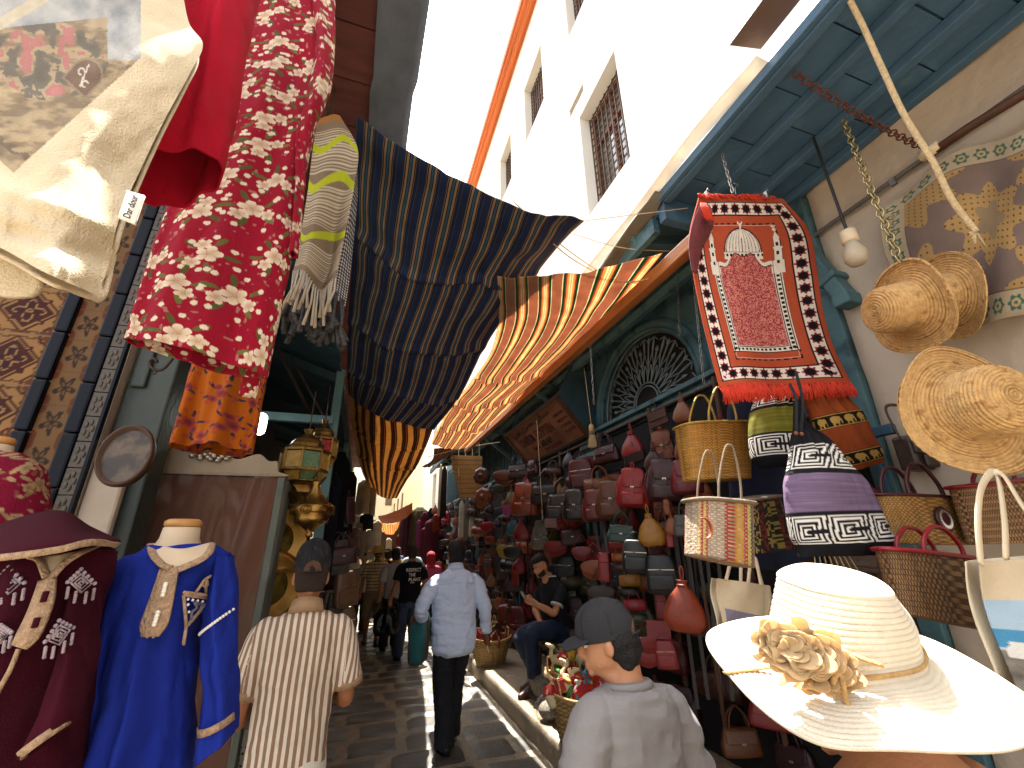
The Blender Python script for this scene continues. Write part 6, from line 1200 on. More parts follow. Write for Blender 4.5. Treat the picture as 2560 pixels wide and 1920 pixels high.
# the crowd of goods behind and beyond them
cols = [('dark red', '#6a1618'), ('black', '#131214'), ('brown', '#4a2518'), ('rust', '#87371a'), ('maroon', '#3d1218'), ('tan', '#8a4d28'), ('crimson', '#9a1a20'), ('navy', '#161c30'), ('olive', '#3c3d20'), ('orange', '#a5501d')]
rr = random.Random(12); lev = ['low above the pavement', 'at knee height', 'at waist height', 'at chest height', 'at head height', 'well above head height', 'on the top rail']
def where(y): return ['behind the boy', 'under the arched fanlight', 'behind the seated man', 'below the wooden sign', 'beyond the wooden sign', 'near the straw mat', 'far down the lane'][min(6, int((y - 1.7) / 1.7))]
used = {}
for row in (0, 1):
    y = 1.75 + .14 * row
    while y < 13.5:
        for k in range(8):
            if rr.random() < .12: continue
            z = .6 + .31 * k + rr.uniform(-.08, .08) + .12 * row; X = 2.64 - .2 * row + rr.uniform(-.08, .08) - max(0, y - 7) * .07
            if row and (y < 2.6 or (z < 1.1 and y < 6.3) or (4.5 < y < 6.3 and z < 2.0)): continue
            kd = rr.choice(('backpack', 'saddlebag', 'pouch', 'handbag', 'pouch', 'backpack', 'zip_bag', 'wallet', 'duffel')); cn, cc = rr.choice(cols); lb = f'{cn} leather {kd.replace("_", " ")} hanging {lev[min(6, k)]} {where(y)}'
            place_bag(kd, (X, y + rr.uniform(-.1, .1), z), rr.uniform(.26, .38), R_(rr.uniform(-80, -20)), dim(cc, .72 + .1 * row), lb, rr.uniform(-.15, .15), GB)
        y += .36 + .03 * y
o = thing('display_rack', 'dark wooden rack of rails and uprights carrying the leather bags', 'rack', (2.4, 6, .2))
for yy in (1.75, 2.6, 3.5, 4.55, 5.7, 7.0, 8.5, 10.2, 12): MB().tube([(2.66, yy, .2), (2.66, yy, 3.0)], .02, 8).build('upright', M_dwood, o)
for zz in (1.0, 1.75, 2.45, 2.95): MB().tube([(2.68, 1.7, zz), (2.62, 13.4, zz)], .014, 8).build('rail', M_dwood, o)
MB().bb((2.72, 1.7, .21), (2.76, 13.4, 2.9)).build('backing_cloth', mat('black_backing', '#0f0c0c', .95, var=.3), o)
for i, (px, y0, y1, X) in enumerate(((1618, 1330, 1560, 2.3), (1540, 1260, 1500, 2.3), (1760, 1480, 1800, 2.2), (1352, 1220, 1440, 2.55))):
    a = PX(px, y0, X); b = PX(px + 14, y1, X); q = MB().tube([a, A(a[0], a[1], max(.2, b[2]))], .012, 8).build('hook_pole', M_dwood, smooth=True); tag(q, ['dark stick behind the mustard knotted bag', 'dark stick left of the green handbag', 'dark pole beside the burnt orange bag', 'thin red-brown stick above the seated man'][i], 'pole')
for i, (x, y_, lb) in enumerate(((1352, 1285, 'long white cord of the pull beside the sign'),)):
    q = MB().tube([PX(1342, 1050, 2.2), PX(1357, 1300, 2.2)], .004, 6).build('pull_cord', M_rope); tag(q, lb, 'cord')
# small whisk broom on its cord
c = P(1478, 1062, 4.2); t = thing('whisk_broom', 'small straw whisk broom dangling on a cord beside the sign', 'broom', c); MB().tube([c + A(0, 0, .0), c + A(-.03, 0, .7)], .004, 6).build('cord', M_rope, t); MB().lathe([(.02, -.08), (.03, -.07), (.03, -.02), (.02, 0), (.005, .01)], c, 14).build('handle', mat('turned_wood', '#c09a68', .5), t, smooth=True); MB().lathe([(.034, -.12), (.036, -.1), (.03, -.078)], c, 14).build('binding', M_linen, t, smooth=True); mb = MB()
for i in range(26): a = i * 2.4; r = .03 * (i / 26) ** .5; mb.tube([c + A(r * math.cos(a), r * math.sin(a), -.11), c + A(1.9 * r * math.cos(a), 1.9 * r * math.sin(a), -.26)], .004, 5)
mb.build('bristles', M_rope, t)
# shop sign
sg = thing('shop_sign', 'faded wooden shop sign COMPTOIR EGYPTIEN tilted out from the teal front', 'sign', (2.4, 5.8, 3.05)); tl, trr, br_, bl = A(2.2, 6.9, 3.5), A(2.2, 4.72, 3.5), A(2.65, 4.8, 3.04), A(2.65, 6.98, 3.04)
n_ = nrm(np.cross(trr - tl, bl - tl)); n_ = n_ if n_[0] < 0 else -n_; ri = nrm(trr - tl); up_ = nrm(tl - bl); o_ = (tl + trr + br_ + bl) / 4; W_, H_ = 2.18, .64; Ms = np.stack([ri, up_, n_], 1)
MB().box(o_ - n_ * .015, (W_, H_, .03), Ms).build('board', mat('faded_sign_board', '#8a5638', .6, var=.3, nscale=2.5, second=('#5d3524', 1.6, .5, .2)), sg)
for (dx, dy_, w_, h_) in ((0, H_ / 2, W_ + .06, .045), (0, -H_ / 2, W_ + .06, .045), (-W_ / 2, 0, .045, H_), (W_ / 2, 0, .045, H_)): MB().box(o_ + ri * dx + up_ * dy_ + n_ * .004, (w_, h_, .05), Ms).build('frame', M_dwood, sg)
M_sgn = mat('sign_paint_red', '#4a1d17', .6); M_sgk = mat('sign_paint_black', '#17110f', .6)
def sgt(s, x, y, h, w, m=M_sgn, b=0): return text_mesh(s, h, m, 'lettering', sg, o_ + ri * x + up_ * y + n_ * .003, ri, up_, .002, width=w, bold=b)
sgt('\uFEF2\uFE91\uFEAE\uFECB \uFEEF\uFEAE\uFEBC\uFEE3 \uFEE5\uFEF4\uFED4\uFEB4\uFEE3', -.85, .19, .15, 1.5, M_sgk); sgt('COMPTOIR', -.82, -.04, .21, .62, M_sgn, .003); sgt('EGYPTIEN', -.13, -.04, .21, .61, M_sgn, .003); sgt('Magasin', -.5, -.17, .09, .24); sgt('ARAB', -.18, -.18, .13, .42, M_sgk, .006); sgt('EXPOSITION', -.2, -.285, .1, .6)
for i, s in enumerate(('PARFUMS', 'BIJOUX', 'CUIVRE', 'TAPIS')): sgt(s, .68, .1 - i * .09, .06, .3)
MB().prism([trr + A(0, -.02, 0), br_ + A(0, -.02, 0), A(2.78, 4.78, 3.06), A(2.78, 4.7, 3.9), A(2.4, 4.7, 3.85)], (0, .02, 0)).build('side_panel', M_teald, sg)
for p_ in (tl, trr): MB().tube([p_, A(2.5, p_[1], 4.05)], .006, 6).build('hanging_wire', M_iron, sg)
# straw mat, striped roof, poles, scarves further down
def matcol(U, W): return weavecol(U, W, '#a87a40', '#8a6030', .05, .02)
nv, nu = 60, 60; u = np.linspace(0, 1, nu)[None].repeat(nv, 0); v = np.linspace(0, 1, nv)[:, None].repeat(nu, 1)
o = sheet('straw_mat', surf([[P(1124, 1138, 8.0), P(1206, 1140, 7.8)], [P(1150, 1246, 8.0), P(1205, 1244, 7.8)]], nv, nu), M_weave, col=matcol(u * 1, v * 1)); tag(o, 'brown straw mat hanging on cords beside the two leather poufs', 'mat')
for i in range(5): a = P(1130 + i * 17, 1090, 8); b = P(1130 + i * 17, 1180 + 10 * (i % 2), 7.95); q = MB().tube([a, b], .006, 5).build('mat_cord', M_rope); tag(q, 'thin pale cord hanging in front of the straw mat', 'cord', 'cords on the straw mat')
M_stripeR = stripe_mat('rusty_slats', [('#8a4a30', 3), ('#3a241c', 1), ('#b08a68', 1.2), ('#3a241c', .6)])
awning('slatted_awning', 'rusty slatted awning under the far end of the timber beam', [[(1052, 1168, 10), (1062, 1168, 10), (1072, 1168, 10)], [(1080, 1150, 8.6), (1095, 1150, 8.6), (1105, 1150, 8.6)], [(1085, 1122, 7.8), (1125, 1118, 7.6), (1160, 1112, 7.4)]], 40, 40, M_stripeR, 5, (), .02, 3)
M_gar = mat('hanging_cloth', src='obj', rough=.9, var=.3, nscale=5, bump=.35, bscale=60, spec=.15)
def hanger_cloth(px, y0, y1, wpx, Y, rgb, label, group, name='hanging_garment', cat='garment'):
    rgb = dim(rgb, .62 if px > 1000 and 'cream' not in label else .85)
    a = P(px, y0, Y); b = P(px, y1, Y); L = a[2] - b[2]; w_ = wpx / FPX * Y * 1.05; nv, nu = 26, 30; th = np.linspace(0, 2 * np.pi, nu, endpoint=False); v = np.linspace(0, 1, nv)[:, None]
    wd = w_ / 2 * (.35 + .65 * sst(0, .12, v)) * (1 + .15 * v); f = 1 + .35 * np.sin(th * 4 + px) * v; G = np.stack([a[0] + wd * np.cos(th), a[1] + wd * .4 * np.sin(th) * f, a[2] - L * v - .02 * np.cos(th * 3) * v], -1)
    o = link(name, G.reshape(-1, 3), gridF(nv, nu, True), M_gar, rgb=rgb); solid(o, .006); return tag(o, label, cat, group)
GF = 'clothes hanging at the far stalls'
for i, (px, y0, y1, w_, Y, c_, lb) in enumerate((
    (1155, 1252, 1345, 12, 10, '#c9bda6', 'first cream scarf on the rail under the straw mat'), (1168, 1252, 1350, 12, 9.9, '#a79a86', 'grey-beige scarf on the rail under the straw mat'), (1181, 1252, 1340, 13, 9.8, '#cfc6b2', 'broad cream scarf on the rail under the straw mat'), (1194, 1252, 1330, 12, 9.7, '#b9a88c', 'sand scarf on the rail under the straw mat'),
    (1112, 1165, 1295, 12, 10, '#3a2420', 'long dark brown coat hanging left of the straw mat'), (1103, 1160, 1290, 7, 10.2, '#c4b492', 'narrow cream roll hanging beside the dark brown coat'), (1092, 1285, 1330, 14, 11, '#b0411d', 'orange cloth bundle left of the scarves'),
    (1030, 1275, 1390, 18, 15, '#5a1626', 'wine red kaftan far right'), (1046, 1275, 1385, 16, 14.5, '#6a5a34', 'olive striped kaftan far right'), (1062, 1280, 1390, 16, 14, '#701a2a', 'red kaftan far right beside the olive one'), (1078, 1270, 1390, 16, 13.5, '#2a1a1c', 'black kaftan far right'), (1015, 1290, 1385, 14, 16, '#3a1a24', 'plum kaftan far right'), (1048, 1300, 1370, 8, 12.5, '#a83c7a', 'magenta scarf far right'),
    (912, 1200, 1285, 26, 11, '#c4b494', 'pale cream robe hanging in the sun on the left'), (930, 1215, 1290, 20, 11.5, '#b8a680', 'sand robe beside the pale cream one'), (918, 1285, 1325, 26, 10, '#2a3036', 'dark blue-grey shirt under the pale robes'), (905, 1300, 1400, 20, 10, '#9a8a74', 'beige bundle low on the left'), (925, 1325, 1400, 22, 11, '#b5a894', 'off-white plastic-wrapped bundle on the left'), (945, 1300, 1380, 18, 12.5, '#c7b99c', 'cream shirt in the sun beyond the bundles'), (958, 1330, 1395, 14, 14, '#8d7c62', 'brown striped shirt far left'), (972, 1345, 1400, 14, 16, '#b0a084', 'light shirt at the end of the lane'),
    (855, 1130, 1420, 40, 4.6, '#0d0d10', 'long black robe hanging in the left arcade'), (835, 1180, 1440, 34, 4.2, '#15131a', 'second black robe left of the longer one'), (880, 1180, 1330, 24, 6, '#1a1512', 'dark brown robe beyond the black ones'))): hanger_cloth(px, y0, y1, w_, Y, c_, lb, GF)
for i in range(26):                                               # garments lining both sides further down
    R_side = i % 2; Y = 12 + i * .6; X = (1.95 - .02 * i if R_side else -.42 - .01 * i) + rr.uniform(-.1, .1); cn, c_ = (('wine', '#5a1626'), ('dark red', '#701a1a'), ('olive', '#5a5030'), ('brown', '#4a2a1a'), ('plum', '#3a1a2c'))[i // 2 % 5] if R_side else (('cream', '#c7b99c'), ('sand', '#a8946f'), ('white', '#cfc8b8'), ('grey', '#77706a'), ('dusty pink', '#a87a70'))[i // 2 % 5]
    v_ = CAMR.T @ (A(X, Y, 2.6 + rr.uniform(-.3, .4)) - A(0, 0, CAMH)); px = 1280 + FPX * v_[0] / -v_[2]; py = 960 - FPX * v_[1] / -v_[2]; L = rr.uniform(1.1, 1.6) / Y * FPX
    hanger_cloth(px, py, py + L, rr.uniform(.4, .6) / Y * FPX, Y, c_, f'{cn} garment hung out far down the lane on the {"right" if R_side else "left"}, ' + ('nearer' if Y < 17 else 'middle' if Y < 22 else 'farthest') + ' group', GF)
# goods along the left arcade
def goods(px0, px1, py0, py1, n, X0, X1, pal, label_f, seed):
    r = random.Random(seed)
    for i in range(n):
        cn, c_ = r.choice(pal); px = r.uniform(px0, px1); py = r.uniform(py0, py1); Y = r.uniform(X0, X1); kd = r.choice(('case', 'pouch', 'zip_bag', 'wallet', 'handbag')); p = P(px, py, Y)
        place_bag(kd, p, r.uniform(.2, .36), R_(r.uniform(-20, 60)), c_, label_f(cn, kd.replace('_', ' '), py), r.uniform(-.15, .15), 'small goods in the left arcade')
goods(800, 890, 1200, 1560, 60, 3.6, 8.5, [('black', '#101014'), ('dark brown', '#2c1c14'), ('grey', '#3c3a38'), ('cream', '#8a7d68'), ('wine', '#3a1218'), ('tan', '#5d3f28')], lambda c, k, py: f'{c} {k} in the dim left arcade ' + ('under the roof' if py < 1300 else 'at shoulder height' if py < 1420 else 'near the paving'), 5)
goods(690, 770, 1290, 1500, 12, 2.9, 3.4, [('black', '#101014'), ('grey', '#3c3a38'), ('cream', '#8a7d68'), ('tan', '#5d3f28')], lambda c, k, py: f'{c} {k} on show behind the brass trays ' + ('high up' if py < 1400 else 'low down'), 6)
lt = thing('stall_counter', 'dark stall counter with shelves in the left arcade', 'counter', (-.7, 5, 0))
for i in range(4): MB().bb((-1.1, 4.1, .35 + .55 * i), (-.55, 9, .38 + .55 * i)).build('shelf', M_dwood, lt)
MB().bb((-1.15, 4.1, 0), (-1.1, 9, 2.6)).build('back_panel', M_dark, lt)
# pavement things: baskets, stool, toys
def floor_basket(c, r0, r1, h, label, fill, n, seed, tall=0):
    c = A(*c); t = thing('floor_basket', label, 'basket', c, 'straw baskets on the pavement'); nv, nu = 60, 90; v = np.linspace(0, 1, nv)[:, None]; th = np.linspace(0, 2 * np.pi, nu, endpoint=False)
    R = r0 + (r1 - r0) * v ** .8 + .004 * np.sin(v * 70); G = np.stack([c[0] + R * np.cos(th) * 1.1, c[1] + R * np.sin(th), c[2] + h * v + .015 * np.cos(2 * th) * v], -1); G = np.concatenate([(G[0] * .05 + (c + A(0, 0, .003)) * .95)[None], G])
    U = th[None] * r1 + 0 * G[..., 0]; W = np.concatenate([[[0.0]], v * h]) + 0 * U; sheet('woven_body', G, M_weave, t, .008, col=weavecol(U, W, '#a98c58', '#86683c', .03, .016), closed=True)
    MB().tube(np.concatenate([G[-1], G[-1][:2]]), .011, 8, cap=False).build('rim', M_straw, t, smooth=True); r = random.Random(seed)
    for s in (-1, 1): MB().tube([c + A(r1 * .9 * s, -.08, h - .02), c + A(r1 * .95 * s, -.05, h + .1), c + A(r1 * .95 * s, .05, h + .1), c + A(r1 * .9 * s, .08, h - .02)], .008, 8, sub=20).build('handle', M_straw, t, smooth=True)
    for i in range(n): fill(r, c + A(r.uniform(-.65, .65) * r1, r.uniform(-.65, .65) * r1, h * r.uniform(.75, 1.0)), i)
def f_leather(r, p, i): cn, c_ = r.choice(cols); c_ = dim(c_, .8); place_bag('wallet', p + A(0, 0, .09), r.uniform(.16, .24), r.uniform(0, 6), c_, f'{cn} leather slipper-like piece lying in the straw basket by the seated man', r.uniform(.6, 1.3), 'leather pieces in baskets')
CAM = {}
def camel(r, p, i):
    pal = [('tan', '#b0864e'), ('cream', '#c9b890'), ('pink', '#b06a86'), ('blue', '#4a7fa0'), ('red', '#9a2f22'), ('yellow', '#c9a23a'), ('white', '#d0c8b8'), ('green', '#4f7a48')]; cn, c_ = pal[i % 8]
    if 'c' not in CAM:
        t = thing('toy_camel', 'x', 'toy', (0, 0, 0)); mb = MB(); mb.tube([(-.07, 0, .09), (-.02, 0, .12), (.05, 0, .09)], [.035, .045, .035], 10, sub=12, round_=True); mb.tube([(.05, 0, .09), (.09, 0, .1), (.10, 0, .17)], [.025, .018, .016], 8, sub=10, round_=True); mb.tube([(.095, 0, .175), (.15, 0, .165)], [.022, .014], 8, round_=True)
        for x in (-.06, .05):
            for y in (-.02, .02): mb.tube([(x, y, .08), (x, y, 0)], [.014, .010], 6, round_=True)
        V, F, N = mb.blob(.006); dy(link('body', V, F, M_gar, t)); MB().box((-.01, 0, .15), (.07, .085, .02)).bar((-.01, -.046, .15), (-.01, -.046, .08), .07, .006, (0, 1, 0)).build('saddle_cloth', mat('toy_saddle', '#a5282a', .8), t, bev=.004)
        for y in (-1, 1): MB().ell((.11, .018 * y, .185), (.006, .004, .006), 8).build('eye', M_blackc, t)
        CAM['c'] = t; t.location = tuple(p); t.rotation_euler = (r.uniform(-.5, .5), r.uniform(-.8, .3), r.uniform(0, 6)); t['label'] = f'{cn} stuffed toy camel with red saddle cloth in the basket by the boy'; t['group'] = 'toy camels'
        for ch in t.children:
            if ch.get('dye', 0): ch.color = (*C(c_), 1)
        return
    copytree(CAM['c'], p, None, r.uniform(.9, 1.25), f'{cn} stuffed toy camel ' + ['lying on its side', 'poking its head up', 'at the front'][i // 8 % 3] + ' in the basket pile by the boy', c_, 'toy camels', (r.uniform(-.6, .6), r.uniform(-.9, .4), r.uniform(0, 6)))
floor_basket((1.86, 6.6, .2), .17, .26, .32, 'round straw basket full of leather pieces on the kerb', f_leather, 14, 3); floor_basket((1.95, 7.5, .2), .17, .24, .34, 'second straw basket of leather pieces behind the first', f_leather, 8, 4)
floor_basket((1.86, 3.9, .2), .14, .2, .34, 'straw basket heaped with toy camels nearest the boy', camel, 18, 5); floor_basket((1.98, 4.35, .2), .13, .18, .4, 'taller straw basket of toy camels behind', camel, 10, 6)
for i, (x, y, s, lb) in enumerate(((1.98, 4.95, .17, 'knotted clear plastic bag of trinkets in front of the stool'), (2.3, 4.5, .16, 'second clear plastic bag by the black case'), (1.8, 4.4, .12, 'small slumped clear plastic bag at the basket side'))):
    t = thing('plastic_bag', lb, 'plastic bag', (x, y, .2), 'clear plastic bags on the pavement'); nv, nu = 40, 60; v = np.linspace(0, 1, nv)[:, None]; th = np.linspace(0, 2 * np.pi, nu, endpoint=False); pr = cr(np.array([(.6, 0), (1, .3), (1.05, .8), (.8, 1.4), (.3, 1.75), (.14, 1.85), (.3, 2.05)]), nv) * s; R = pr[:, :1] * (1 + .09 * np.sin(th * 9 + 8 * v) + .05 * np.sin(th * 17)); G = np.stack([x + R * np.cos(th), y + R * np.sin(th), .205 + pr[:, 1:] + 0 * th], -1)
    sheet('film', G, M_film, t, 0, closed=True); MB().ell((x, y, .2 + s * .7), (s * .8, s * .8, s * .62), 16).build('contents', mat('trinket_heap', '#8d8578', .4, var=.6, nscale=60, bump=.8, bscale=90), t, smooth=True)
st = thing('wooden_stool', 'low wooden stool with a cloth over the seat under the seated man', 'stool', (2.3, 5.3, .2)); MB().bb((2.12, 5.12, .6), (2.5, 5.5, .64)).build('seat', M_dwood, st, bev=.006)
for x in (2.15, 2.46):
    for y in (5.15, 5.46): MB().bar((x, y, .6), (x + (x - 2.3) * .15, y + (y - 5.3) * .15, .2), .045, .045).build('leg', M_dwood, st, bev=.004)
MB().bar((2.15, 5.15, .36), (2.46, 5.15, .36), .03, .03).build('stretcher', M_dwood, st); sheet('seat_cloth', surf([[(2.2, 5.1, .655), (2.5, 5.1, .655)], [(2.22, 5.08, .648), (2.53, 5.06, .648)], [(2.24, 5.06, .45), (2.53, 5.04, .42)]], 16, 16), mat('sacking_cloth', '#8a7658', .95, var=.3, bump=.4, bscale=80), st, .006)
o = MB().bb((1.74, 3.0, .2), (2.05, 3.5, .48)).bb((1.73, 2.98, .48), (2.06, 3.52, .5)).build('crate', mat('cardboard', '#7d5a38', .85, var=.2), bev=.006); tag(o, 'brown cardboard crate on the kerb behind the boy', 'crate')
# ================================================================ PEOPLE
def rotz(a): c, s = math.cos(a), math.sin(a); return np.array([[c, -s, 0], [s, c, 0], [0, 0, 1.]])
def rotx(a): c, s = math.cos(a), math.sin(a); return np.array([[1, 0, 0], [0, c, -s], [0, s, c]])
HEAD = [(-.10, -.062, .045, .060), (-.03, -.070, .040, .056), (.005, -.072, .078, .044), (.03, -.082, .096, .058), (.06, -.094, .095, .066), (.095, -.102, .086, .073), (.125, -.105, .094, .076), (.16, -.104, .090, .075), (.19, -.092, .074, .066), (.215, -.066, .046, .048), (.23, -.028, .012, .02)]
def headrings(lv, k=1, n=28, front=None):
    th = np.linspace(0, 2 * np.pi, n, endpoint=False); lv = cr(np.array(lv, float), 30); G = []
    for z, b, f, w_ in lv:
        c = (b + f) / 2; h = (f - b) / 2; y = c + h * np.sin(th); x = w_ * np.cos(th) * (1 - .12 * (np.sin(th) > 0) * np.sin(th) ** 2); G.append(np.stack([x, y, z + 0 * th], -1))
    return np.array(G)
M_skin = {}
def skin(tone):
    return mat('skin_' + tone, {'light': '#b9825f', 'mid': '#a06a48', 'dark': '#6b4029', 'tan': '#8d5a3c'}[tone], .55, var=.14, nscale=9, bump=.12, bscale=140, spec=.35)
def hand(mb, w, d, s, side, curl=.5, k=1.0, spread=.012):
    """palm and five fingers: w wrist, d direction of the hand, s direction towards the thumb side"""
    w, d = A(*w), nrm(d); s = nrm(A(*s) - d * d.dot(A(*s))); p = np.cross(d, s) * side          # p = palm normal
    mb.tube([w - d * .02 * k, w + d * .045 * k, w + d * .088 * k], np.array([.026, .038, .036]) * k, 12, sub=8, flat=.45 if abs(frames([w, w + d])[1][0].dot(p)) > .7 else 1.0, round_=True)
    mb.ell(w + d * .05 * k, A(.036, .036, .036) * k, 10, np.stack([s * 1.1, p * .42, d * 1.25], 1))
    for i in range(4):
        b = w + d * .088 * k + s * (.027 - .018 * i) * k; L = (.072, .08, .074, .058)[i] * k; c = curl * (1 + .12 * i); pts = [b - d * .015 * k]; q = d; pos = b; r = (.0088, .009, .0086, .0076)[i] * k
        for j in range(3): a = c * (j + .6); q = d * math.cos(a) + p * math.sin(a); pts.append(pos); pos = pos + q * L * (.45, .32, .23)[j]
        pts.append(pos); mb.tube(pts, [r, r, r * .95, r * .9, r * .8], 8, sub=14, round_=True)
    b = w + d * .03 * k + s * .03 * k; mb.tube([b - s * .012 * k, b + s * .018 * k + d * .022 * k + p * .008 * k, b + s * .022 * k + d * .05 * k + p * .02 * k, b + s * .012 * k + d * .07 * k + p * .03 * k], np.array([.014, .0125, .0105, .0085]) * k, 8, sub=12, round_=True)
def wrinkle(V, N, amp, seed, st=(5, 5, 3)):
    n = fbm(V * A(*st), 2.0, 3, seed); q = 1 - np.abs(2 * n - 1); n2 = fbm(V @ rotz(.7) * A(9, 3, 14), 1.2, 2, seed + 3); return V + N * (amp * ((q - .72) * 1.6 + (np.abs(n2 - .5) * -2 + .4) * .8))[:, None]
class Person:
    def __init__(s, label, base, yaw, k, tone, vox=.008, group=None, slim=1.0):
        s.R = (rotz(yaw) * k) @ np.diag([slim, 1, 1]); s.b = A(*base); s.k = k; s.vox = vox; s.t = thing('person', label, 'person', base, group); s.tone = tone; s.mb = MB(); s.hy = 0; s.hp = 0; s.hc = A(0, 0, 1.5)
    def W(s, V): return np.asarray(V) @ s.R.T + s.b
    def put(s, V, F, name, mt, attrs=None, rgb=None, parent=None): return link(name, s.W(V), F, mt, parent or s.t, attrs=attrs, rgb=rgb)
    def head(s, c=(0, .01, 1.508), yaw=0, pitch=0):
        s.hc = A(*c); s.HR = rotz(yaw) @ rotx(-pitch); G = headrings(HEAD) @ s.HR.T + s.hc; s.mb.rings(G); H = lambda *p: A(*p) @ s.HR.T + s.hc; s.H = H
        s.mb.tube([H(0, .083, .118), H(0, .108, .078), H(0, .094, .062)], [.009, .015, .013], 8, sub=8, round_=True)             # nose
        for x in (-1, 1):
            s.mb.ell(H(.076 * x, -.012, .082), (.011, .02, .031), 10, s.HR @ rotz(.35 * x)); s.mb.ell(H(.032 * x, .081, .122), (.024, .012, .008), 8, s.HR); s.mb.ell(H(.017 * x, .096, .064), (.009, .008, .008), 8, s.HR)
        s.mb.ell(H(0, .095, .037), (.024, .007, .006), 10, s.HR); s.mb.ell(H(0, .093, .027), (.021, .008, .007), 10, s.HR); s.mb.ell(H(0, .082, .008), (.026, .016, .014), 10, s.HR)
    def face(s):
        """eyes and brows, for faces that can be seen"""
        for x in (-1, 1):
            e = MB().ell(s.H(.032 * x, .0755, .100), (.013, .010, .0075), 12, s.HR); e.v = [s.W(v) for v in e.v]; o = e.build('eye', mat('eye_white', '#c9c0b4', .2, var=0, bump=0), s.t, smooth=True)
            e = MB().ell(s.H(.032 * x, .0842, .100), (.0055, .003, .0055), 10, s.HR); e.v = [s.W(v) for v in e.v]; e.build('iris', mat('dark_iris', '#1c120d', .15, var=0, bump=0), o, smooth=True)
            e = MB().tube([s.H(.014 * x, .094, .120), s.H(.034 * x, .094, .126), s.H(.056 * x, .083, .119)], [.0035, .0045, .002], 6, sub=8, flat=.8); e.v = [s.W(v) for v in e.v]; e.build('eyebrow', mat('dark_hair', '#120d0b', .6, var=.3, nscale=60, bump=.6, bscale=200), s.t, smooth=True)
        e = MB().tube([s.H(-.022, .099, .032), s.H(0, .1035, .0315), s.H(.022, .099, .032)], [.001, .002, .001], 6, sub=8); e.v = [s.W(v) for v in e.v]; e.build('mouth', mat('lip_line', '#4a2018', .5), s.t)
    def hair(s, lv, mt, n=.006, seed=3):
        mb = MB(); mb.rings(headrings(lv) @ s.HR.T + s.hc); V, F, N = mb.blob(.0075, 1); V = V + N * ((fbm(V, 55, 2, seed) - .4) * 2 * n)[:, None]; return s.put(V, F, 'hair', mt)
    def torso(s, w=1.0, lean=(0, 0), z0=.86, belly=0):
        lv = [(z0, .15, .10, 0), (.95, .165, .115, -.01), (1.05, .15, .10, .0), (1.18, .155, .11, .005 + belly), (1.32, .175, .115, .0), (1.41, .165, .095, -.012), (1.455, .10, .07, -.018), (1.50, .056, .056, -.012), (1.54, .055, .058, -.004)]
        th = np.linspace(0, 2 * np.pi, 28, endpoint=False); G = []
        for z, a, b, y in cr(np.array(lv), 26): f = max(0, z - .95) / .6; a *= .93 - .1 * (z < 1.4); b *= .9; G.append(np.stack([a * w * np.cos(th) + lean[0] * f, y + b * w * np.sin(th) + lean[1] * f, z + 0 * th], -1))
        s.mb.rings(np.array(G)); s.lean = lean
    def arm(s, sh, el, wr, side, d=None, sd=None, curl=.5, k=1.0):
        sh, el, wr = A(*sh), A(*el), A(*wr); s.mb.tube([sh, sh * .5 + el * .5, el, el * .6 + wr * .4, wr], np.array([.052, .045, .039, .040, .026]) * k, 12, sub=18, round_=True)
        hand(s.mb, wr, nrm(wr - el) if d is None else d, A(0, 1, 0) if sd is None else sd, side, curl)
    def leg(s, hip, kn, an, toe, foot=True):
        hip, kn, an = A(*hip), A(*kn), A(*an); s.mb.tube([hip, hip * .5 + kn * .5, kn, kn * .65 + an * .35, an], [.078, .072, .056, .056, .036], 14, sub=20, round_=True)
    def body(s): V, F, N = s.mb.blob(s.vox, 2); return s.put(V, F, 'body', skin(s.tone))
    def cloth(s, name, parts, mt, amp=.01, seed=1, pu=None, rgb=None, vox=None, st=(5, 5, 3)):
        """parts: ('t', [(z, hw, hd, x, y)]) torso rings or ('l', pts, radii) sleeves and legs"""
        mb = MB(); th = np.linspace(0, 2 * np.pi, 30, endpoint=False)
        for p in parts:
            if p[0] == 't': lv = cr(np.array(p[1], float), 30); mb.rings(np.stack([lv[:, 1:2] * np.sign(np.cos(th)) * np.abs(np.cos(th)) ** .85 + lv[:, 3:4], lv[:, 2:3] * np.sin(th) + lv[:, 4:5], lv[:, :1] + 0 * th], -1))
            else: mb.tube(p[1], p[2], 16, sub=22)
        V, F, N = mb.blob(vox or s.vox, 6); at = {'pu': pu(V)} if pu else None; V = wrinkle(V, N, amp, seed, st); return s.put(V, F, name, mt, at, rgb)
    def extra(s, name, mb, mt, smooth=True, parent=None, rgb=None): mb.v = [s.W(v) for v in mb.v]; return mb.build(name, mt, parent or s.t, smooth=smooth, rgb=rgb)
    def shoe(s, an, toe, mt, sole=True):
        an = A(*an); d = nrm(A(*toe)); mb = MB(); mb.tube([an - d * .055 + A(0, 0, -.035), an + d * .03 + A(0, 0, -.03), an + d * .11 + A(0, 0, -.05), an + d * .185 + A(0, 0, -.06)], [.04, .048, .044, .028], 14, sub=14, round_=True); mb.tube([an + A(0, 0, .02), an + A(0, 0, -.04)], [.042, .045], 12)
        o = s.extra('shoe', mb, mt); m2 = MB(); u = nrm(np.cross(d, A(0, 0, 1))); m2.prism([an + d * a + u * b + A(0, 0, -.09) for a, b in ((-.085, -.03), (-.095, 0), (-.085, .03), (.05, .046), (.15, .042), (.2, .02), (.21, 0), (.2, -.02), (.15, -.042), (.05, -.046))], (0, 0, .018)); s.extra('sole', m2, mat('shoe_sole', '#2a2522', .8), False, o)
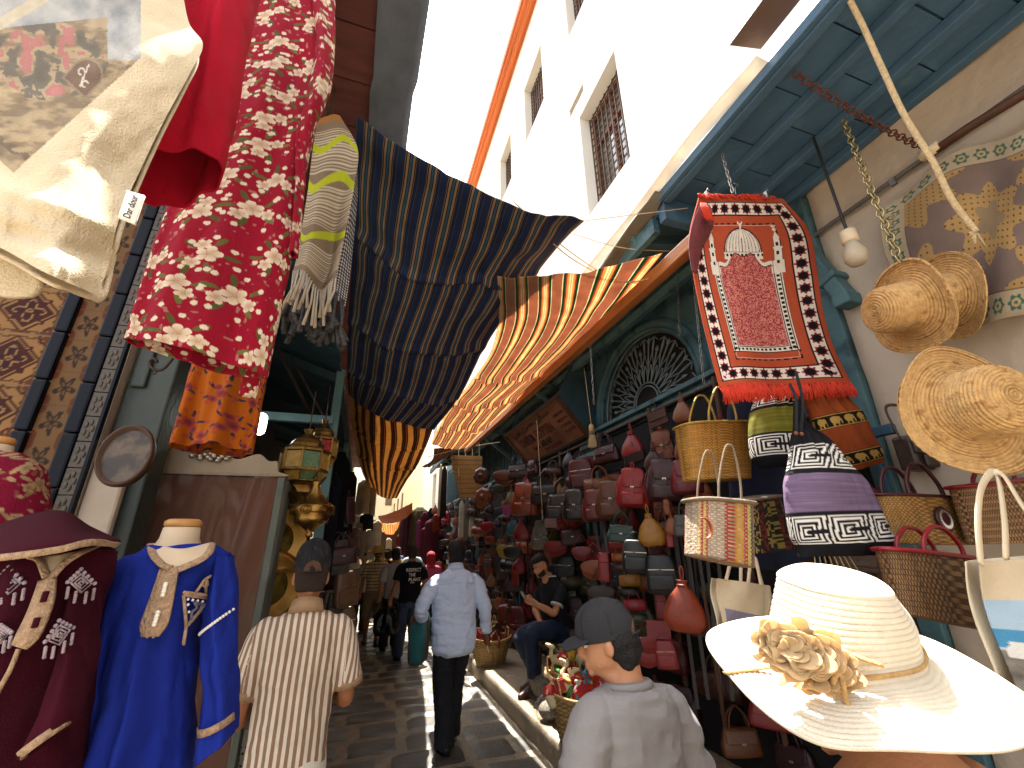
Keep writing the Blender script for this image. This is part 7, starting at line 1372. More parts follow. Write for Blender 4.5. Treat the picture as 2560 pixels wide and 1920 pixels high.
    def cap(s, mt, back=False, strap=True):
        lv = [(.106, -.115, .095, .083), (.118, -.117, .105, .084), (.15, -.118, .106, .085), (.19, -.105, .092, .078), (.222, -.08, .06, .058), (.243, -.03, .015, .02)]; G = headrings(lv, n=48); 
        o = link('cap', s.W(G.reshape(-1, 3) @ s.HR.T + s.hc), gridF(len(G), 48, True), mt, s.t); solid(o, .004)
        br = surf([[(-.075, .05, .118), (0, .095, .135), (.075, .05, .118)], [(-.078, .10, .108), (0, .145, .128), (.078, .10, .108)], [(-.06, .15, .098), (0, .178, .112), (.06, .15, .098)]], 14, 18); sheet('brim', s.W(br @ s.HR.T + s.hc), mt, o, .005)
        bt = MB().ell((0, -.008, .242), (.010, .010, .006), 10); bt.v = [v @ s.HR.T + s.hc for v in bt.v]; s.extra('button', bt, mt, True, o)
        m3 = MB()
        for i in range(6): a = i * math.pi / 3 + .3; m3.tube([A(.088 * math.cos(a), -.004 + .115 * math.sin(a), .125), A(.083 * math.cos(a), -.006 + .108 * math.sin(a), .185), A(.05 * math.cos(a), -.008 + .068 * math.sin(a), .228), A(0, -.008, .245)], .0022, 5, sub=10)
        m3.v = [v @ s.HR.T + s.hc for v in m3.v]; s.extra('seam', m3, mt, True, o)
        if strap:
            m4 = MB(); m4.lathe([(.034, -.006), (.036, 0), (.034, .006)], (0, 0, 0), 20, np.array([[1, 0, 0], [0, 0, 1.], [0, -1, 0]])); a = np.linspace(0, math.pi, 16); m4 = MB(); m4.prism([(.042 * math.cos(q), -.129 + .012 * math.cos(q) ** 2 + .004 * math.sin(q), .106 + .044 * math.sin(q)) for q in a], (0, .012, 0)); m4.v = [v @ s.HR.T + s.hc for v in m4.v]; s.extra('strap_gap', m4, mat('nape_hair', '#5a3d2c', .85, var=.4, nscale=90, bump=.5, bscale=250), False, o)
            m5 = MB().tube([A(.05, -.108, .107), A(0, -.127, .104), A(-.05, -.108, .107)], .007, 6, sub=10, flat=.5); m5.v = [v @ s.HR.T + s.hc for v in m5.v]; s.extra('strap', m5, mt, True, o)
        return o
HAIRM = mat('dark_hair', '#120d0b', .6, var=.3, nscale=60, bump=.6, bscale=200)
HB = [(.012, -.088, -.03, .062), (.05, -.108, -.015, .076), (.09, -.115, -.012, .081), (.125, -.118, .0, .082), (.15, -.117, .06, .082), (.175, -.113, .092, .081), (.205, -.098, .082, .07), (.228, -.07, .055, .052), (.242, -.03, .012, .02)]
HS = [(z, b + .008, f - .012, w_ - .005) for z, b, f, w_ in HB]
M_jean = mat('denim', '#2c3a52', .85, var=.35, nscale=5, bump=.3, bscale=200); M_jeanb = mat('dark_denim', '#1d2a44', .85, var=.35, nscale=5, bump=.3, bscale=200)
M_bl = mat('black_jersey', '#121114', .9, var=.2, bump=.2, bscale=200, spec=.15); M_shoe = mat('dark_leather_shoe', '#1a1513', .5, var=.2); M_brsh = mat('brown_boot', '#4a2a1e', .5, var=.3)
def TSH(z0=.9, b=0, wd=1.0): return ('t', [(z0, .172 * wd, .122, 0, -.005), (1.02, .164 * wd, .118 + b * .6, 0, b * .5), (1.15, .166 * wd, .122 + b, 0, b * .7), (1.3, .175 * wd, .122, 0, 0), (1.395, .172 * wd, .106, 0, -.01), (1.448, .138 * wd, .084, 0, -.015), (1.46, .083, .072, 0, -.015), (1.475, .07, .066, 0, -.012)])
# -- the capped man in the striped polo, close on the left
M_polo = stripe_mat('striped_pique', [('#8d6f57', 1), ('#d8c9b8', 1)], bump=.35, bscale=330, var=.1)
M_knit = mat('beige_rib_knit', '#a1805f', .9, var=.15, nscale=30, bump=.5, bscale=200)
p = Person('man in black cap and beige-white striped polo seen from behind, close on the left', (-.185, 2.15, .02), .05, .985, 'mid', .0065, slim=.84)
p.head((0, .012, 1.508), .06, .05); p.torso(); p.arm((-.175, -.01, 1.38), (-.228, .0, 1.12), (-.17, .24, 1.08), -1, curl=.8); p.arm((.175, -.01, 1.38), (.232, .03, 1.14), (.16, .27, 1.12), 1, curl=.8); p.leg((-.09, 0, .9), (-.1, 0, .5), (-.1, 0, .09), 0); p.leg((.09, 0, .9), (.1, 0, .5), (.1, 0, .09), 0); p.body()
def pol(V):
    x, y, z = V.T; u = x * 34 + .35 * (vn(V, 5, 2) - .5) + np.where(np.abs(x) > .205, (y * 22 * np.sign(x) + (1.4 - z) * 5), 0); return u
p.cloth('polo_shirt', [TSH(.84), ('l', [(-.11, -.012, 1.40), (-.168, -.012, 1.37), (-.222, -.004, 1.195)], [.048, .068, .072]), ('l', [(.11, -.012, 1.40), (.168, -.012, 1.37), (.226, .004, 1.20)], [.048, .068, .072])], M_polo, .009, 2, pol)
col_ = MB(); th = np.linspace(0, 2 * np.pi, 30, endpoint=False); col_.rings(np.stack([np.stack([r * np.cos(th), -.012 + r * .95 * np.sin(th), z - .022 * np.sin(th) + 0 * th], -1) for r, z in ((.086, 1.452), (.079, 1.475), (.07, 1.505), (.066, 1.503), (.068, 1.47))])); p.extra('collar', col_, M_knit)
for x, y in ((-.2225, -.003), (.2265, .006)): p.extra('sleeve_cuff', MB().tube([(x * .985, y, 1.213), (x * 1.005, y, 1.183)], .0755, 22), M_knit)
p.cloth('trousers', [('t', [(.8, .17, .125, 0, -.005), (.9, .175, .125, 0, -.005), (.98, .165, .115, 0, -.005)]), ('l', [(-.09, 0, .88), (-.1, 0, .5), (-.1, 0, .08)], [.095, .075, .062]), ('l', [(.09, 0, .88), (.1, 0, .5), (.1, 0, .08)], [.095, .075, .062])], mat('white_cotton', '#c9c0b2', .9, var=.1, bump=.3, bscale=200), .008, 4)
p.hair([(.03, -.087, -.03, .062), (.055, -.0995, -.02, .0705), (.08, -.107, -.02, .0755), (.11, -.112, -.01, .078), (.14, -.111, .05, .079), (.17, -.108, .085, .077)], mat('cropped_hair', '#33231a', .85, var=.5, nscale=90, bump=.6, bscale=250), .0015); p.cap(mat('black_printed_cap', '#161416', .85, var=.35, nscale=30, bump=.3, bscale=200, second=('#2c2a2e', 38, .55, .05)))
for x in (-.1, .1): p.shoe((x, 0, .09), (0, 1, 0), M_shoe)
# -- man in the light blue shirt, walking away
M_blu = mat('pale_blue_poplin', '#c6d2ea', .85, var=.08, nscale=6, bump=.2, bscale=16, spec=.15)
p = Person('man in untucked light blue shirt and black trousers walking away with a cigarette', (.93, 4.6, 0), .06, 1.015, 'dark', .0075)
p.head((.0, .02, 1.508), .0, .08); p.torso(1.05); p.arm((-.18, -.01, 1.38), (-.33, -.06, 1.16), (-.27, .17, 1.05), -1, curl=1.0); p.arm((.18, -.01, 1.38), (.285, -.05, 1.13), (.345, .06, .90), 1, d=A(.12, .1, -1), sd=A(-.3, 1, 0), curl=.45, k=1.05)
p.leg((-.09, 0, .9), (-.075, .05, .5), (-.06, -.02, .10), 0); p.leg((.09, 0, .9), (.07, .17, .52), (.06, .24, .10), 0); p.body()
p.cloth('shirt', [('t', [(.745, .12, .08, 0, -.03), (.79, .19, .14, 0, -.012), (.9, .208, .15, 0, -.006), (1.02, .205, .14, 0, 0), (1.18, .21, .145, 0, 0), (1.32, .218, .138, 0, -.005), (1.40, .205, .115, 0, -.012), (1.445, .14, .088, 0, -.018), (1.47, .084, .074, 0, -.012), (1.485, .072, .068, 0, -.01)]), ('l', [(-.12, -.012, 1.39), (-.215, -.03, 1.335), (-.33, -.06, 1.16), (-.30, .06, 1.08), (-.275, .15, 1.055)], [.05, .067, .063, .055, .046]), ('l', [(.12, -.012, 1.39), (.21, -.03, 1.335), (.288, -.05, 1.13), (.32, .01, 1.02), (.34, .05, .935)], [.05, .067, .062, .054, .049])], M_blu, .016, 7, st=(4, 4, 6))
p.extra('collar', MB().rings(np.stack([np.stack([r * np.cos(th), -.008 + r * .95 * np.sin(th), z - .015 * np.sin(th) + 0 * th], -1) for r, z in ((.088, 1.462), (.08, 1.49), (.07, 1.522), (.066, 1.52), (.068, 1.48))])), M_blu)
p.extra('cuff', MB().tube([(.338, .045, .955), (.347, .062, .90)], .055, 18), M_blu); p.extra('back_yoke_seam', MB().tube([(x, -.012 - .136 * math.sqrt(max(0, 1 - (x / .222) ** 2)), 1.345 + .02 * (1 - abs(x) / .2)) for x in np.linspace(-.18, .18, 20)], .003, 5), M_blu)
TR = lambda a, b: [('t', [(.78, .165, .12, 0, -.005), (.88, .165, .118, 0, -.005), (.96, .155, .105, 0, 0)]), ('l', a, [.092, .088, .08, .084]), ('l', b, [.092, .088, .08, .084])]
p.cloth('trousers', TR([(-.09, 0, .88), (-.075, .05, .5), (-.065, .0, .28), (-.06, -.02, .07)], [(.09, 0, .88), (.07, .16, .52), (.065, .2, .28), (.06, .23, .07)]), mat('black_cotton_twill', '#15161c', .85, var=.25, nscale=6, bump=.35, bscale=60), .012, 9)
p.hair(HS, HAIRM, .002); p.shoe((-.06, -.02, .10), (-.1, 1, 0), M_shoe); p.shoe((.06, .24, .10), (.1, 1, 0), M_shoe)
e_ = A(.345, .06, .90) + nrm(A(.12, .1, -1)) * .135; o = p.extra('cigarette', MB().tube([e_, e_ + A(.03, .03, -.065)], .0045, 8), mat('cigarette_paper', '#d8d0c4', .8), True); bag = MB()
t = thing('shoulder_bag', 'colourful cloth bag carried on the blue-shirted man\'s left side', 'bag', (.62, 4.9, .72)); sb(bag, [(0, .1, .05), (.05, .16, .08), (.3, .17, .09), (.42, .13, .07)], .6); bag.v = [v @ rotz(1.2).T + A(.64, 4.86, .66) for v in bag.v]; bag.build('bag_body', stripe_mat('teal_red_bag', [('#2a5a5c', 3), ('#7a2a24', 1), ('#5d6a3a', 1.5), ('#22303a', 1)]), t, smooth=True)
bm = t.children[0].data; at = bm.attributes.new('pu', 'FLOAT', 'POINT'); co = np.empty(len(bm.vertices) * 3, np.float32); bm.vertices.foreach_get('co', co); at.data.foreach_set('value', (co.reshape(-1, 3)[:, 1] * 9).astype(np.float32)); MB().tube([(.62, 4.83, 1.05), (.62, 4.85, 1.2), (.64, 4.9, 1.08)], .01, 8, sub=14).build('handle', M_bl, t, smooth=True)
# -- man in the black T-shirt with printed back
p = Person('man in black T-shirt reading RESPECT THE PLANT with jeans and a black plastic bag', (.86, 8.0, 0), .08, 1.01, 'tan', .009)
p.head((0, .01, 1.508), -.1, .03); p.torso(1.02); p.arm((-.18, -.01, 1.38), (-.24, -.03, 1.13), (-.30, .03, .90), -1, d=A(-.05, .05, -1), curl=.9); p.arm((.18, -.01, 1.38), (.24, .0, 1.14), (.23, .2, 1.0), 1, curl=.8); p.leg((-.09, 0, .9), (-.09, .08, .5), (-.1, .16, .1), 0); p.leg((.09, 0, .9), (.09, 0, .5), (.1, -.16, .12), 0); p.body()
p.cloth('t_shirt', [TSH(.86, 0, 1.05), ('l', [(-.11, -.012, 1.40), (-.168, -.012, 1.37), (-.232, -.02, 1.19)], [.048, .068, .073]), ('l', [(.11, -.012, 1.40), (.168, -.012, 1.37), (.232, -.004, 1.2)], [.048, .068, .073])], M_bl, .01, 5)
M_prt = mat('white_print', '#d8d4cc', .8, var=.05)
def back_text(s, z, h, wd):
    tmp = text_mesh(s, h, M_prt, 'back_print', None, (0, 0, 0), (1, 0, 0), (0, 0, 1), .0, width=wd, bold=.0012); me = tmp.data; V = np.empty(len(me.vertices) * 3, np.float32); me.vertices.foreach_get('co', V); V = V.reshape(-1, 3) + OFF[tmp]; F = [tuple(q.vertices) for q in me.polygons]; bpy.data.objects.remove(tmp)
    x = V[:, 0] - V[:, 0].mean(); zz = V[:, 2] - V[:, 2].min() + z; y = -.142 * np.sqrt(1 - np.clip(x / .22, -.95, .95) ** 2) - .004; o = p.put(np.stack([x, y, zz], -1), F, 'back_print', M_prt); solid(o, .003)
back_text('RESPECT', 1.32, .07, .25); back_text('THE', 1.248, .07, .11); back_text('PLANT', 1.176, .07, .2); back_text('sow & grow', 1.145, .016, .07)
p.cloth('jeans', TR([(-.09, 0, .88), (-.09, .08, .5), (-.095, .12, .3), (-.1, .15, .09)], [(.09, 0, .88), (.09, 0, .5), (.095, -.08, .3), (.1, -.15, .1)]), M_jean, .012, 9); p.hair(HS, mat('cropped_hair'), .002); p.shoe((-.1, .16, .1), (-.1, 1, 0), M_shoe); p.shoe((.1, -.16, .12), (.1, 1, 0), M_shoe)
t = thing('carrier_bag', 'bulging black plastic carrier bag in the hand of the man in printed T-shirt', 'bag', (.53, 8.0, .42)); nv, nu = 50, 60; v = np.linspace(0, 1, nv)[:, None]; thh = np.linspace(0, 2 * np.pi, nu, endpoint=False); pr = cr(np.array([(.02, .0), (.15, .02), (.19, .12), (.17, .28), (.11, .38), (.05, .44), (.03, .48)]), nv); R = pr[:, :1] * (1 + .12 * np.sin(thh * 5 + 5 * v) + .05 * np.sin(thh * 11 - 9 * v)); sheet('film', np.stack([.53 + R * np.cos(thh) * 1.1, 8.02 + R * np.sin(thh) * .7, .40 + pr[:, 1:] + 0 * thh], -1), mat('black_plastic_film', '#0c0c0e', .25, var=.2, bump=.5, bscale=25), t, .003, closed=True)
# -- man with the straw hat walking towards the camera
M_hpo = stripe_mat('beige_brown_striped_knit', [('#b09a74', 2.4), ('#4f3a28', .7), ('#8d7450', .4)], bump=.3, bscale=200)
p = Person('moustached man in wide straw hat, striped polo and khaki shorts walking towards the camera', (.36, 9.6, 0), math.pi - .05, 1.0, 'tan', .009)
p.head((0, .01, 1.508), .05, .05); p.torso(1.02, belly=.02); p.arm((-.18, -.01, 1.38), (-.24, -.02, 1.13), (-.28, .06, .89), -1, curl=.6); p.arm((.18, -.01, 1.38), (.24, -.02, 1.13), (.27, .06, .89), 1, curl=.6); p.leg((-.09, 0, .9), (-.1, .06, .5), (-.1, .1, .1), 0); p.leg((.09, 0, .9), (.1, -.03, .5), (.11, -.14, .13), 0); p.body(); p.face()
p.cloth('polo_shirt', [TSH(.87, .02, 1.06), ('l', [(-.11, -.012, 1.40), (-.168, -.012, 1.37), (-.235, -.015, 1.19)], [.048, .068, .073]), ('l', [(.11, -.012, 1.40), (.168, -.012, 1.37), (.235, -.015, 1.19)], [.048, .068, .073])], M_hpo, .009, 6, lambda V: V[:, 2] * 17)
p.cloth('shorts', [('t', [(.78, .175, .13, 0, 0), (.88, .18, .135, 0, 0), (.95, .175, .125, 0, 0)]), ('l', [(-.09, 0, .88), (-.1, .05, .56), (-.1, .06, .46)], [.105, .098, .1]), ('l', [(.09, 0, .88), (.1, -.02, .56), (.1, -.04, .46)], [.105, .098, .1])], mat('khaki_cotton', '#7a6648', .9, var=.25, bump=.35, bscale=80), .012, 9)
p.extra('sunglasses', MB().tube([p.H(-.072, .03, .105), p.H(-.06, .085, .108)], .003, 6).tube([p.H(.072, .03, .105), p.H(.06, .085, .108)], .003, 6).ell(p.H(-.031, .094, .102), (.024, .006, .017), 12, p.HR).ell(p.H(.031, .094, .102), (.024, .006, .017), 12, p.HR).tube([p.H(-.012, .1, .107), p.H(.012, .1, .107)], .003, 6), mat('black_lens', '#0a0a0a', .1))
p.extra('moustache', MB().tube([p.H(-.03, .097, .042), p.H(0, .108, .05), p.H(.03, .097, .042)], [.004, .008, .004], 8, sub=8), HAIRM); p.extra('lanyard', MB().tube([(-.05, .07, 1.47), (-.02, .13, 1.3), (.02, .14, 1.16)], .004, 6, sub=12).tube([(.05, .07, 1.47), (.03, .13, 1.3), (.02, .14, 1.16)], .004, 6, sub=12), M_bl)
hb, M3 = strawhat('straw_hat', 'wide pale straw hat worn by the moustached man', p.W(p.H(0, -.005, .135)), (.0, -.05, 1), .21, .095, .11, mat('pale_straw', '#c4a05c', .75, var=.25, nscale=45, bump=.4, bscale=120), .012, 2.0)
for a, d in (((-.1, .1, .1), (-.1, 1, 0)), ((.11, -.14, .13), (.1, 1, 0))): p.shoe(a, d, M_brsh)
# -- seated man with a phone
p = Person('bearded young man in navy polo and jeans seated on a stool looking at his phone', (2.3, 5.3, .2 - .42), math.pi / 2 + .25, 1.0, 'light', .007)
b0 = .46 + .42 + .0                                                    # seat level in his own frame
zs = 1.0                                                                # hips
p.head((0, .15, zs + .60), .0, .42); th2 = np.linspace(0, 2 * np.pi, 28, endpoint=False)
G = []
for z, a, b, y in cr(np.array([(zs - .08, .16, .12, -.02), (zs + .05, .16, .11, -.02), (zs + .25, .155, .11, .0), (zs + .4, .175, .115, .02), (zs + .48, .16, .09, .035), (zs + .53, .1, .07, .05), (zs + .575, .057, .057, .075), (zs + .62, .055, .057, .11)]), 24): G.append(np.stack([a * np.cos(th2), y + b * np.sin(th2), z + 0 * th2], -1))
p.mb.rings(np.array(G))
p.arm((.175, .02, zs + .44), (.24, .12, zs + .2), (.03, .20, zs + .07), 1, d=A(-1, .1, -.12), sd=A(0, .3, 1), curl=.4); p.arm((-.175, .02, zs + .44), (-.2, .17, zs + .2), (-.12, .40, zs + .31), -1, d=A(.15, .9, .45), sd=A(.2, -.3, 1), curl=.85)
p.leg((-.09, 0, zs), (-.13, .44, zs + .0), (-.1, .42, .52), 0); p.leg((.09, 0, zs), (.12, .42, zs - .06), (.08, .26, .52), 0); p.body(); p.face()
p.cloth('polo_shirt', [('t', [(zs - .06, .175, .14, 0, -.015), (zs + .06, .175, .13, 0, -.01), (zs + .25, .175, .13, 0, .005), (zs + .4, .195, .13, 0, .02), (zs + .48, .172, .105, 0, .035), (zs + .525, .12, .082, 0, .05), (zs + .555, .08, .07, 0, .062), (zs + .572, .068, .065, 0, .07)]), ('l', [(.12, .02, zs + .44), (.19, .035, zs + .41), (.235, .10, zs + .27)], [.05, .07, .074]), ('l', [(-.12, .02, zs + .44), (-.19, .04, zs + .41), (-.21, .13, zs + .28)], [.05, .07, .074])], mat('navy_pique', '#10121c', .9, var=.15, bump=.25, bscale=250), .009, 3)
M_wtrim = mat('white_trim', '#cfc9c0', .8)
p.extra('sleeve_trim', MB().tube([(.233, .098, zs + .283), (.238, .108, zs + .266)], .0765, 20), M_wtrim); p.extra('sleeve_trim', MB().tube([(-.2095, .127, zs + .29), (-.211, .136, zs + .272)], .0765, 20), M_wtrim); p.extra('collar_trim', MB().tube([(.08 * math.cos(a), .065 + .078 * math.sin(a), zs + .572 + .0 * a) for a in np.linspace(2.2, 7.2, 24)], .006, 6), M_wtrim)
p.cloth('jeans', [('t', [(zs - .11, .17, .14, 0, -.01), (zs, .18, .15, 0, 0), (zs + .07, .172, .13, 0, -.01)]), ('l', [(-.09, .02, zs), (-.12, .25, zs + .02), (-.13, .44, zs + .0), (-.12, .44, zs - .2), (-.1, .42, .60)], [.1, .098, .082, .07, .058]), ('l', [(.09, .02, zs), (.11, .24, zs - .02), (.12, .42, zs - .06), (.1, .36, zs - .24), (.08, .27, .60)], [.1, .098, .082, .07, .058])], M_jeanb, .012, 8)
p.extra('turn_up', MB().tube([(-.1, .42, .585), (-.1, .42, .63)], .06, 18), M_jean); p.extra('turn_up', MB().tube([(.08, .265, .585), (.083, .28, .63)], .06, 18), M_jean)
p.shoe((-.1, .42, .51), (-.1, 1, 0), M_brsh); p.shoe((.08, .26, .51), (.05, 1, 0), M_brsh); p.hair([(z, b + .006 + .012 * (z < .12), f + (.012 if z > .16 else -.01), w_ - .006) for z, b, f, w_ in HB], HAIRM, .004)
bd = MB().rings(headrings([(-.004, -.03, .084, .047), (.012, -.03, .094, .056), (.03, -.03, .099, .062), (.045, -.025, .094, .066), (.06, -.02, .07, .069), (.075, -.015, .03, .071)]) @ p.HR.T + p.hc); V, F, N = bd.blob(.006, 1); p.put(V, F, 'beard', mat('stubble_beard', '#2b1c14', .8, var=.5, nscale=120, bump=.5, bscale=250))
c_ = A(-.095, .50, zs + .38); t = thing('phone', 'dark phone held up by the seated man', 'phone', p.W(c_)); mb = MB().box(c_, (.072, .012, .145), rotx(-.6)); mb.v = [p.W(v) for v in mb.v]; mb.build('case', mat('phone_black', '#101013', .2), t, bev=.004); mb = MB().box(c_ + A(0, -.0075, -.004), (.064, .002, .13), rotx(-.6)); mb.v = [p.W(v) for v in mb.v]; mb.build('screen', mat('dim_screen', '#2a3038', .1), t)
# -- boy with the grey cap
M_gt = mat('washed_grey_jersey', '#85807e', .9, var=.14, nscale=5, bump=.2, bscale=240, spec=.15)
p = Person('boy in charcoal cap and loose grey T-shirt turning his head left, foreground', (.855, 1.42, -.005), .12, .875, 'light', .0065)
p.head((-.03, .03, 1.512), .85, .22); p.torso(.98); p.arm((-.175, -.01, 1.38), (-.26, .0, 1.13), (-.24, .14, .9), -1, curl=.5); p.arm((.175, -.01, 1.38), (.27, .0, 1.17), (.42, .12, 1.04), 1, curl=.8); p.leg((-.09, 0, .9), (-.1, 0, .5), (-.1, 0, .09), 0); p.leg((.09, 0, .9), (.1, 0, .5), (.1, 0, .09), 0); p.body(); p.face()
p.cloth('t_shirt', [('t', [(.72, .205, .15, 0, -.005), (.9, .2, .145, 0, 0), (1.1, .192, .138, 0, 0), (1.3, .182, .128, 0, -.002), (1.40, .176, .112, 0, -.01), (1.452, .142, .09, 0, -.015), (1.464, .095, .08, 0, -.012), (1.48, .08, .074, 0, -.008)]), ('l', [(-.11, -.012, 1.40), (-.17, -.012, 1.37), (-.25, .0, 1.14)], [.05, .076, .088]), ('l', [(.11, -.012, 1.40), (.172, -.008, 1.37), (.27, .02, 1.16)], [.05, .076, .088])], M_gt, .014, 11, st=(3, 3, 4))
p.extra('neck_band', MB().rings(np.stack([np.stack([r * np.cos(th), -.008 + r * .94 * np.sin(th), z - .01 * np.sin(th) + 0 * th], -1) for r, z in ((.094, 1.463), (.088, 1.478), (.078, 1.487), (.076, 1.475))])), M_gt)
p.cloth('shorts', [('t', [(.78, .18, .13, 0, 0), (.9, .185, .135, 0, 0), (.97, .175, .12, 0, 0)]), ('l', [(-.09, 0, .88), (-.1, 0, .5)], [.11, .1]), ('l', [(.09, 0, .88), (.1, 0, .5)], [.11, .1])], M_jeanb, .01, 9)
p.hair([(.005, -.09, -.03, .066), (.04, -.118, .0, .080), (.07, -.124, .022, .085), (.095, -.122, .03, .085), (.115, -.112, .03, .078)], HAIRM, .009, 5); p.cap(mat('charcoal_washed_cap', '#2b2a2d', .9, var=.25, nscale=8, bump=.3, bscale=220))
for x in (-.1, .1): p.shoe((x, 0, .09), (0, 1, 0), M_shoe)
t = thing('red_helmet_bag', 'shiny orange-red round bag at the boy\'s right elbow', 'bag', P(1735, 1920, 1.5)); c_ = P(1738, 1932, 1.5); MB().ell(c_, (.06, .06, .055), 20).build('body', mat('glossy_orange_leather', '#b5341a', .25), t, smooth=True); MB().tube([c_ + A(-.04, 0, .03), c_ + A(0, 0, .07), c_ + A(.04, 0, .03)], .008, 8, sub=12).build('handle', mat('glossy_orange_leather'), t, smooth=True)
# -- woman under the big white hat, nearest on the right
p = Person('woman in a big cream sun hat seen from behind, bare shoulders, nearest on the right', (.845, .62, -.05), .1, .98, 'mid', .008)
p.head((.045, .05, 1.44), 0, .35); p.torso(1.08); p.arm((-.175, -.01, 1.38), (-.24, .0, 1.13), (-.2, .12, .9), -1); p.arm((.175, -.01, 1.38), (.25, .0, 1.13), (.22, .12, .9), 1); p.leg((-.09, 0, .9), (-.1, 0, .5), (-.1, 0, .09), 0); p.leg((.09, 0, .9), (.1, 0, .5), (.1, 0, .09), 0); p.body()
p.cloth('sundress', [('t', [(.45, .3, .25, 0, 0), (.8, .22, .17, 0, 0), (1.0, .18, .13, 0, 0), (1.18, .18, .135, 0, 0), (1.30, .185, .13, 0, 0), (1.33, .18, .12, 0, 0)])], mat('dark_green_cotton', '#1d2a28', .9, var=.2), .01, 3); p.hair(HB, HAIRM, .006)
def Pd(px, py, t): return A(0, 0, CAMH) + ray(px, py) * t
hat = thing('sun_hat', 'big cream sun hat with ribbed brim and a beige gauze flower', 'hat', Pd(2120, 1680, .72)); nu = 220
def ring(pts): q = np.array([Pd(*a) for a in pts]); return cr(np.concatenate([q[-2:], q, q[:3]]), (len(q) + 4) * 40 + 1)[80:80 + len(q) * 40]
Rb = ring([(1925, 1622, .81), (1990, 1672, .70), (2090, 1694, .63), (2210, 1690, .62), (2301, 1662, .68), (2270, 1600, .80), (2140, 1570, .87), (2000, 1580, .87)])
Rm = ring([(1932, 1540, .81), (2000, 1585, .71), (2095, 1606, .645), (2205, 1606, .635), (2282, 1585, .69), (2250, 1530, .80), (2130, 1500, .86), (2010, 1508, .87)])
Rt = ring([(1948, 1450, .81), (2010, 1482, .73), (2095, 1502, .67), (2190, 1510, .66), (2235, 1500, .70), (2190, 1462, .79), (2100, 1434, .84), (2005, 1426, .86)])
Ro = ring([(1772, 1583, .83), (1838, 1712, .67), (2019, 1855, .545), (2250, 1882, .515), (2556, 1874, .545), (2600, 1770, .70), (2290, 1590, .93), (1960, 1545, .98)])
Rt2 = Rt * .45 + Rt.mean(0) * .55 + A(0, 0, .012); Rt3 = Rt * .04 + Rt.mean(0) * .96 + A(0, 0, .010); Rs = Rt * .93 + Rt.mean(0) * .07 + A(0, 0, .010)
Rn = Rb * .86 + Ro * .14 + A(0, 0, -.012); Rh = Rb * .5 + Ro * .5 + A(0, 0, -.004)
G = cr(np.stack([Rt3, Rt2, Rs, Rt, Rm, Rb, Rn, Rh, Ro]), 420); G = G[:, ::2]
ds = np.concatenate([[0], np.cumsum(np.linalg.norm(np.diff(G, axis=0), axis=-1).mean(1))]); N = gnormals(G); ph = ds / .0105
G = G + N * (.003 * np.abs(np.sin(ph * math.pi)) ** .7 + .0004 * np.sin(np.arange(G.shape[1]) * 1.9)[None].repeat(len(ph), 0).T.mean())[:, None, None] * (-1)
M_cream = mat('cream_paper_straw', '#d2c6b0', .85, var=.08, nscale=40, bump=.3, bscale=300, spec=.15); sheet('ribbed_straw', G, M_cream, hat, .004, closed=True)
bnd = (Rb * .97 + Rm * .03)[::4]; ct = Rb.mean(0); bnd = ct + (bnd - ct) * 1.015; mb = MB(); mb.tube(np.concatenate([bnd, bnd[:2]]), .008, 8, flat=.5, cap=False); mb.build('ribbon_band', mat('beige_ribbon', '#b8925c', .8, var=.3, nscale=80, bump=.4, bscale=200), hat, smooth=True)
for q, r_ in (([Pd(1812, 1682, .69), Pd(1860, 1676, .70), Pd(1925, 1668, .70)], .0055), ([Pd(2105, 1625, .625), Pd(2150, 1645, .612), Pd(2200, 1662, .608)], .008)): MB().tube(q, r_, 8, flat=.4, sub=10).build('ribbon_tail', mat('beige_ribbon'), hat, smooth=True)
M_gz = mat('gold_gauze', '#dcc298', .9, var=.12, nscale=20, bump=.2, bscale=160, trans=.5, spec=.1); rr = random.Random(8)
for i in range(48):
    a = rr.uniform(0, 6.28); rad = rr.random() ** .6; cx, cy = 2010 + 95 * rad * math.cos(a), 1645 + 55 * rad * math.sin(a) + .3 * 95 * rad * math.cos(a); tt = .622 - .03 * (1 - rad); c_ = Pd(cx, cy, tt); r0 = rr.uniform(.016, .03); nv, nu2 = 14, 40; v = np.linspace(0, 1, nv)[:, None]; th_ = np.linspace(rr.uniform(0, 6), rr.uniform(7, 11), nu2)
    q = nrm(A(0, 0, CAMH) - c_) ; x_ = nrm(np.cross(A(0, 0, 1), q)); y_ = np.cross(q, x_); rd = r0 * (.25 + .75 * v) * (1 + .16 * np.sin(th_ * 4 + i)); Gq = c_ + x_ * (rd * np.cos(th_))[..., None] + y_ * (rd * np.sin(th_) * .8)[..., None] + q * (.016 * v ** .7 * (1 + .4 * np.sin(th_ * 3 + i)) + 0 * th_)[..., None]
    sheet('gauze_petal', Gq, M_gz, hat, .0012)
mb = MB(); mb.tube([Pd(2095 + 12 * math.cos(a), 1705 + 22 * math.sin(a), .592) for a in np.linspace(0, 6.28, 14)] + [Pd(2110, 1735, .588), Pd(2122, 1768, .583)], .0042, 8, sub=50); mb.build('braided_loop', mat('beige_ribbon'), hat, smooth=True)
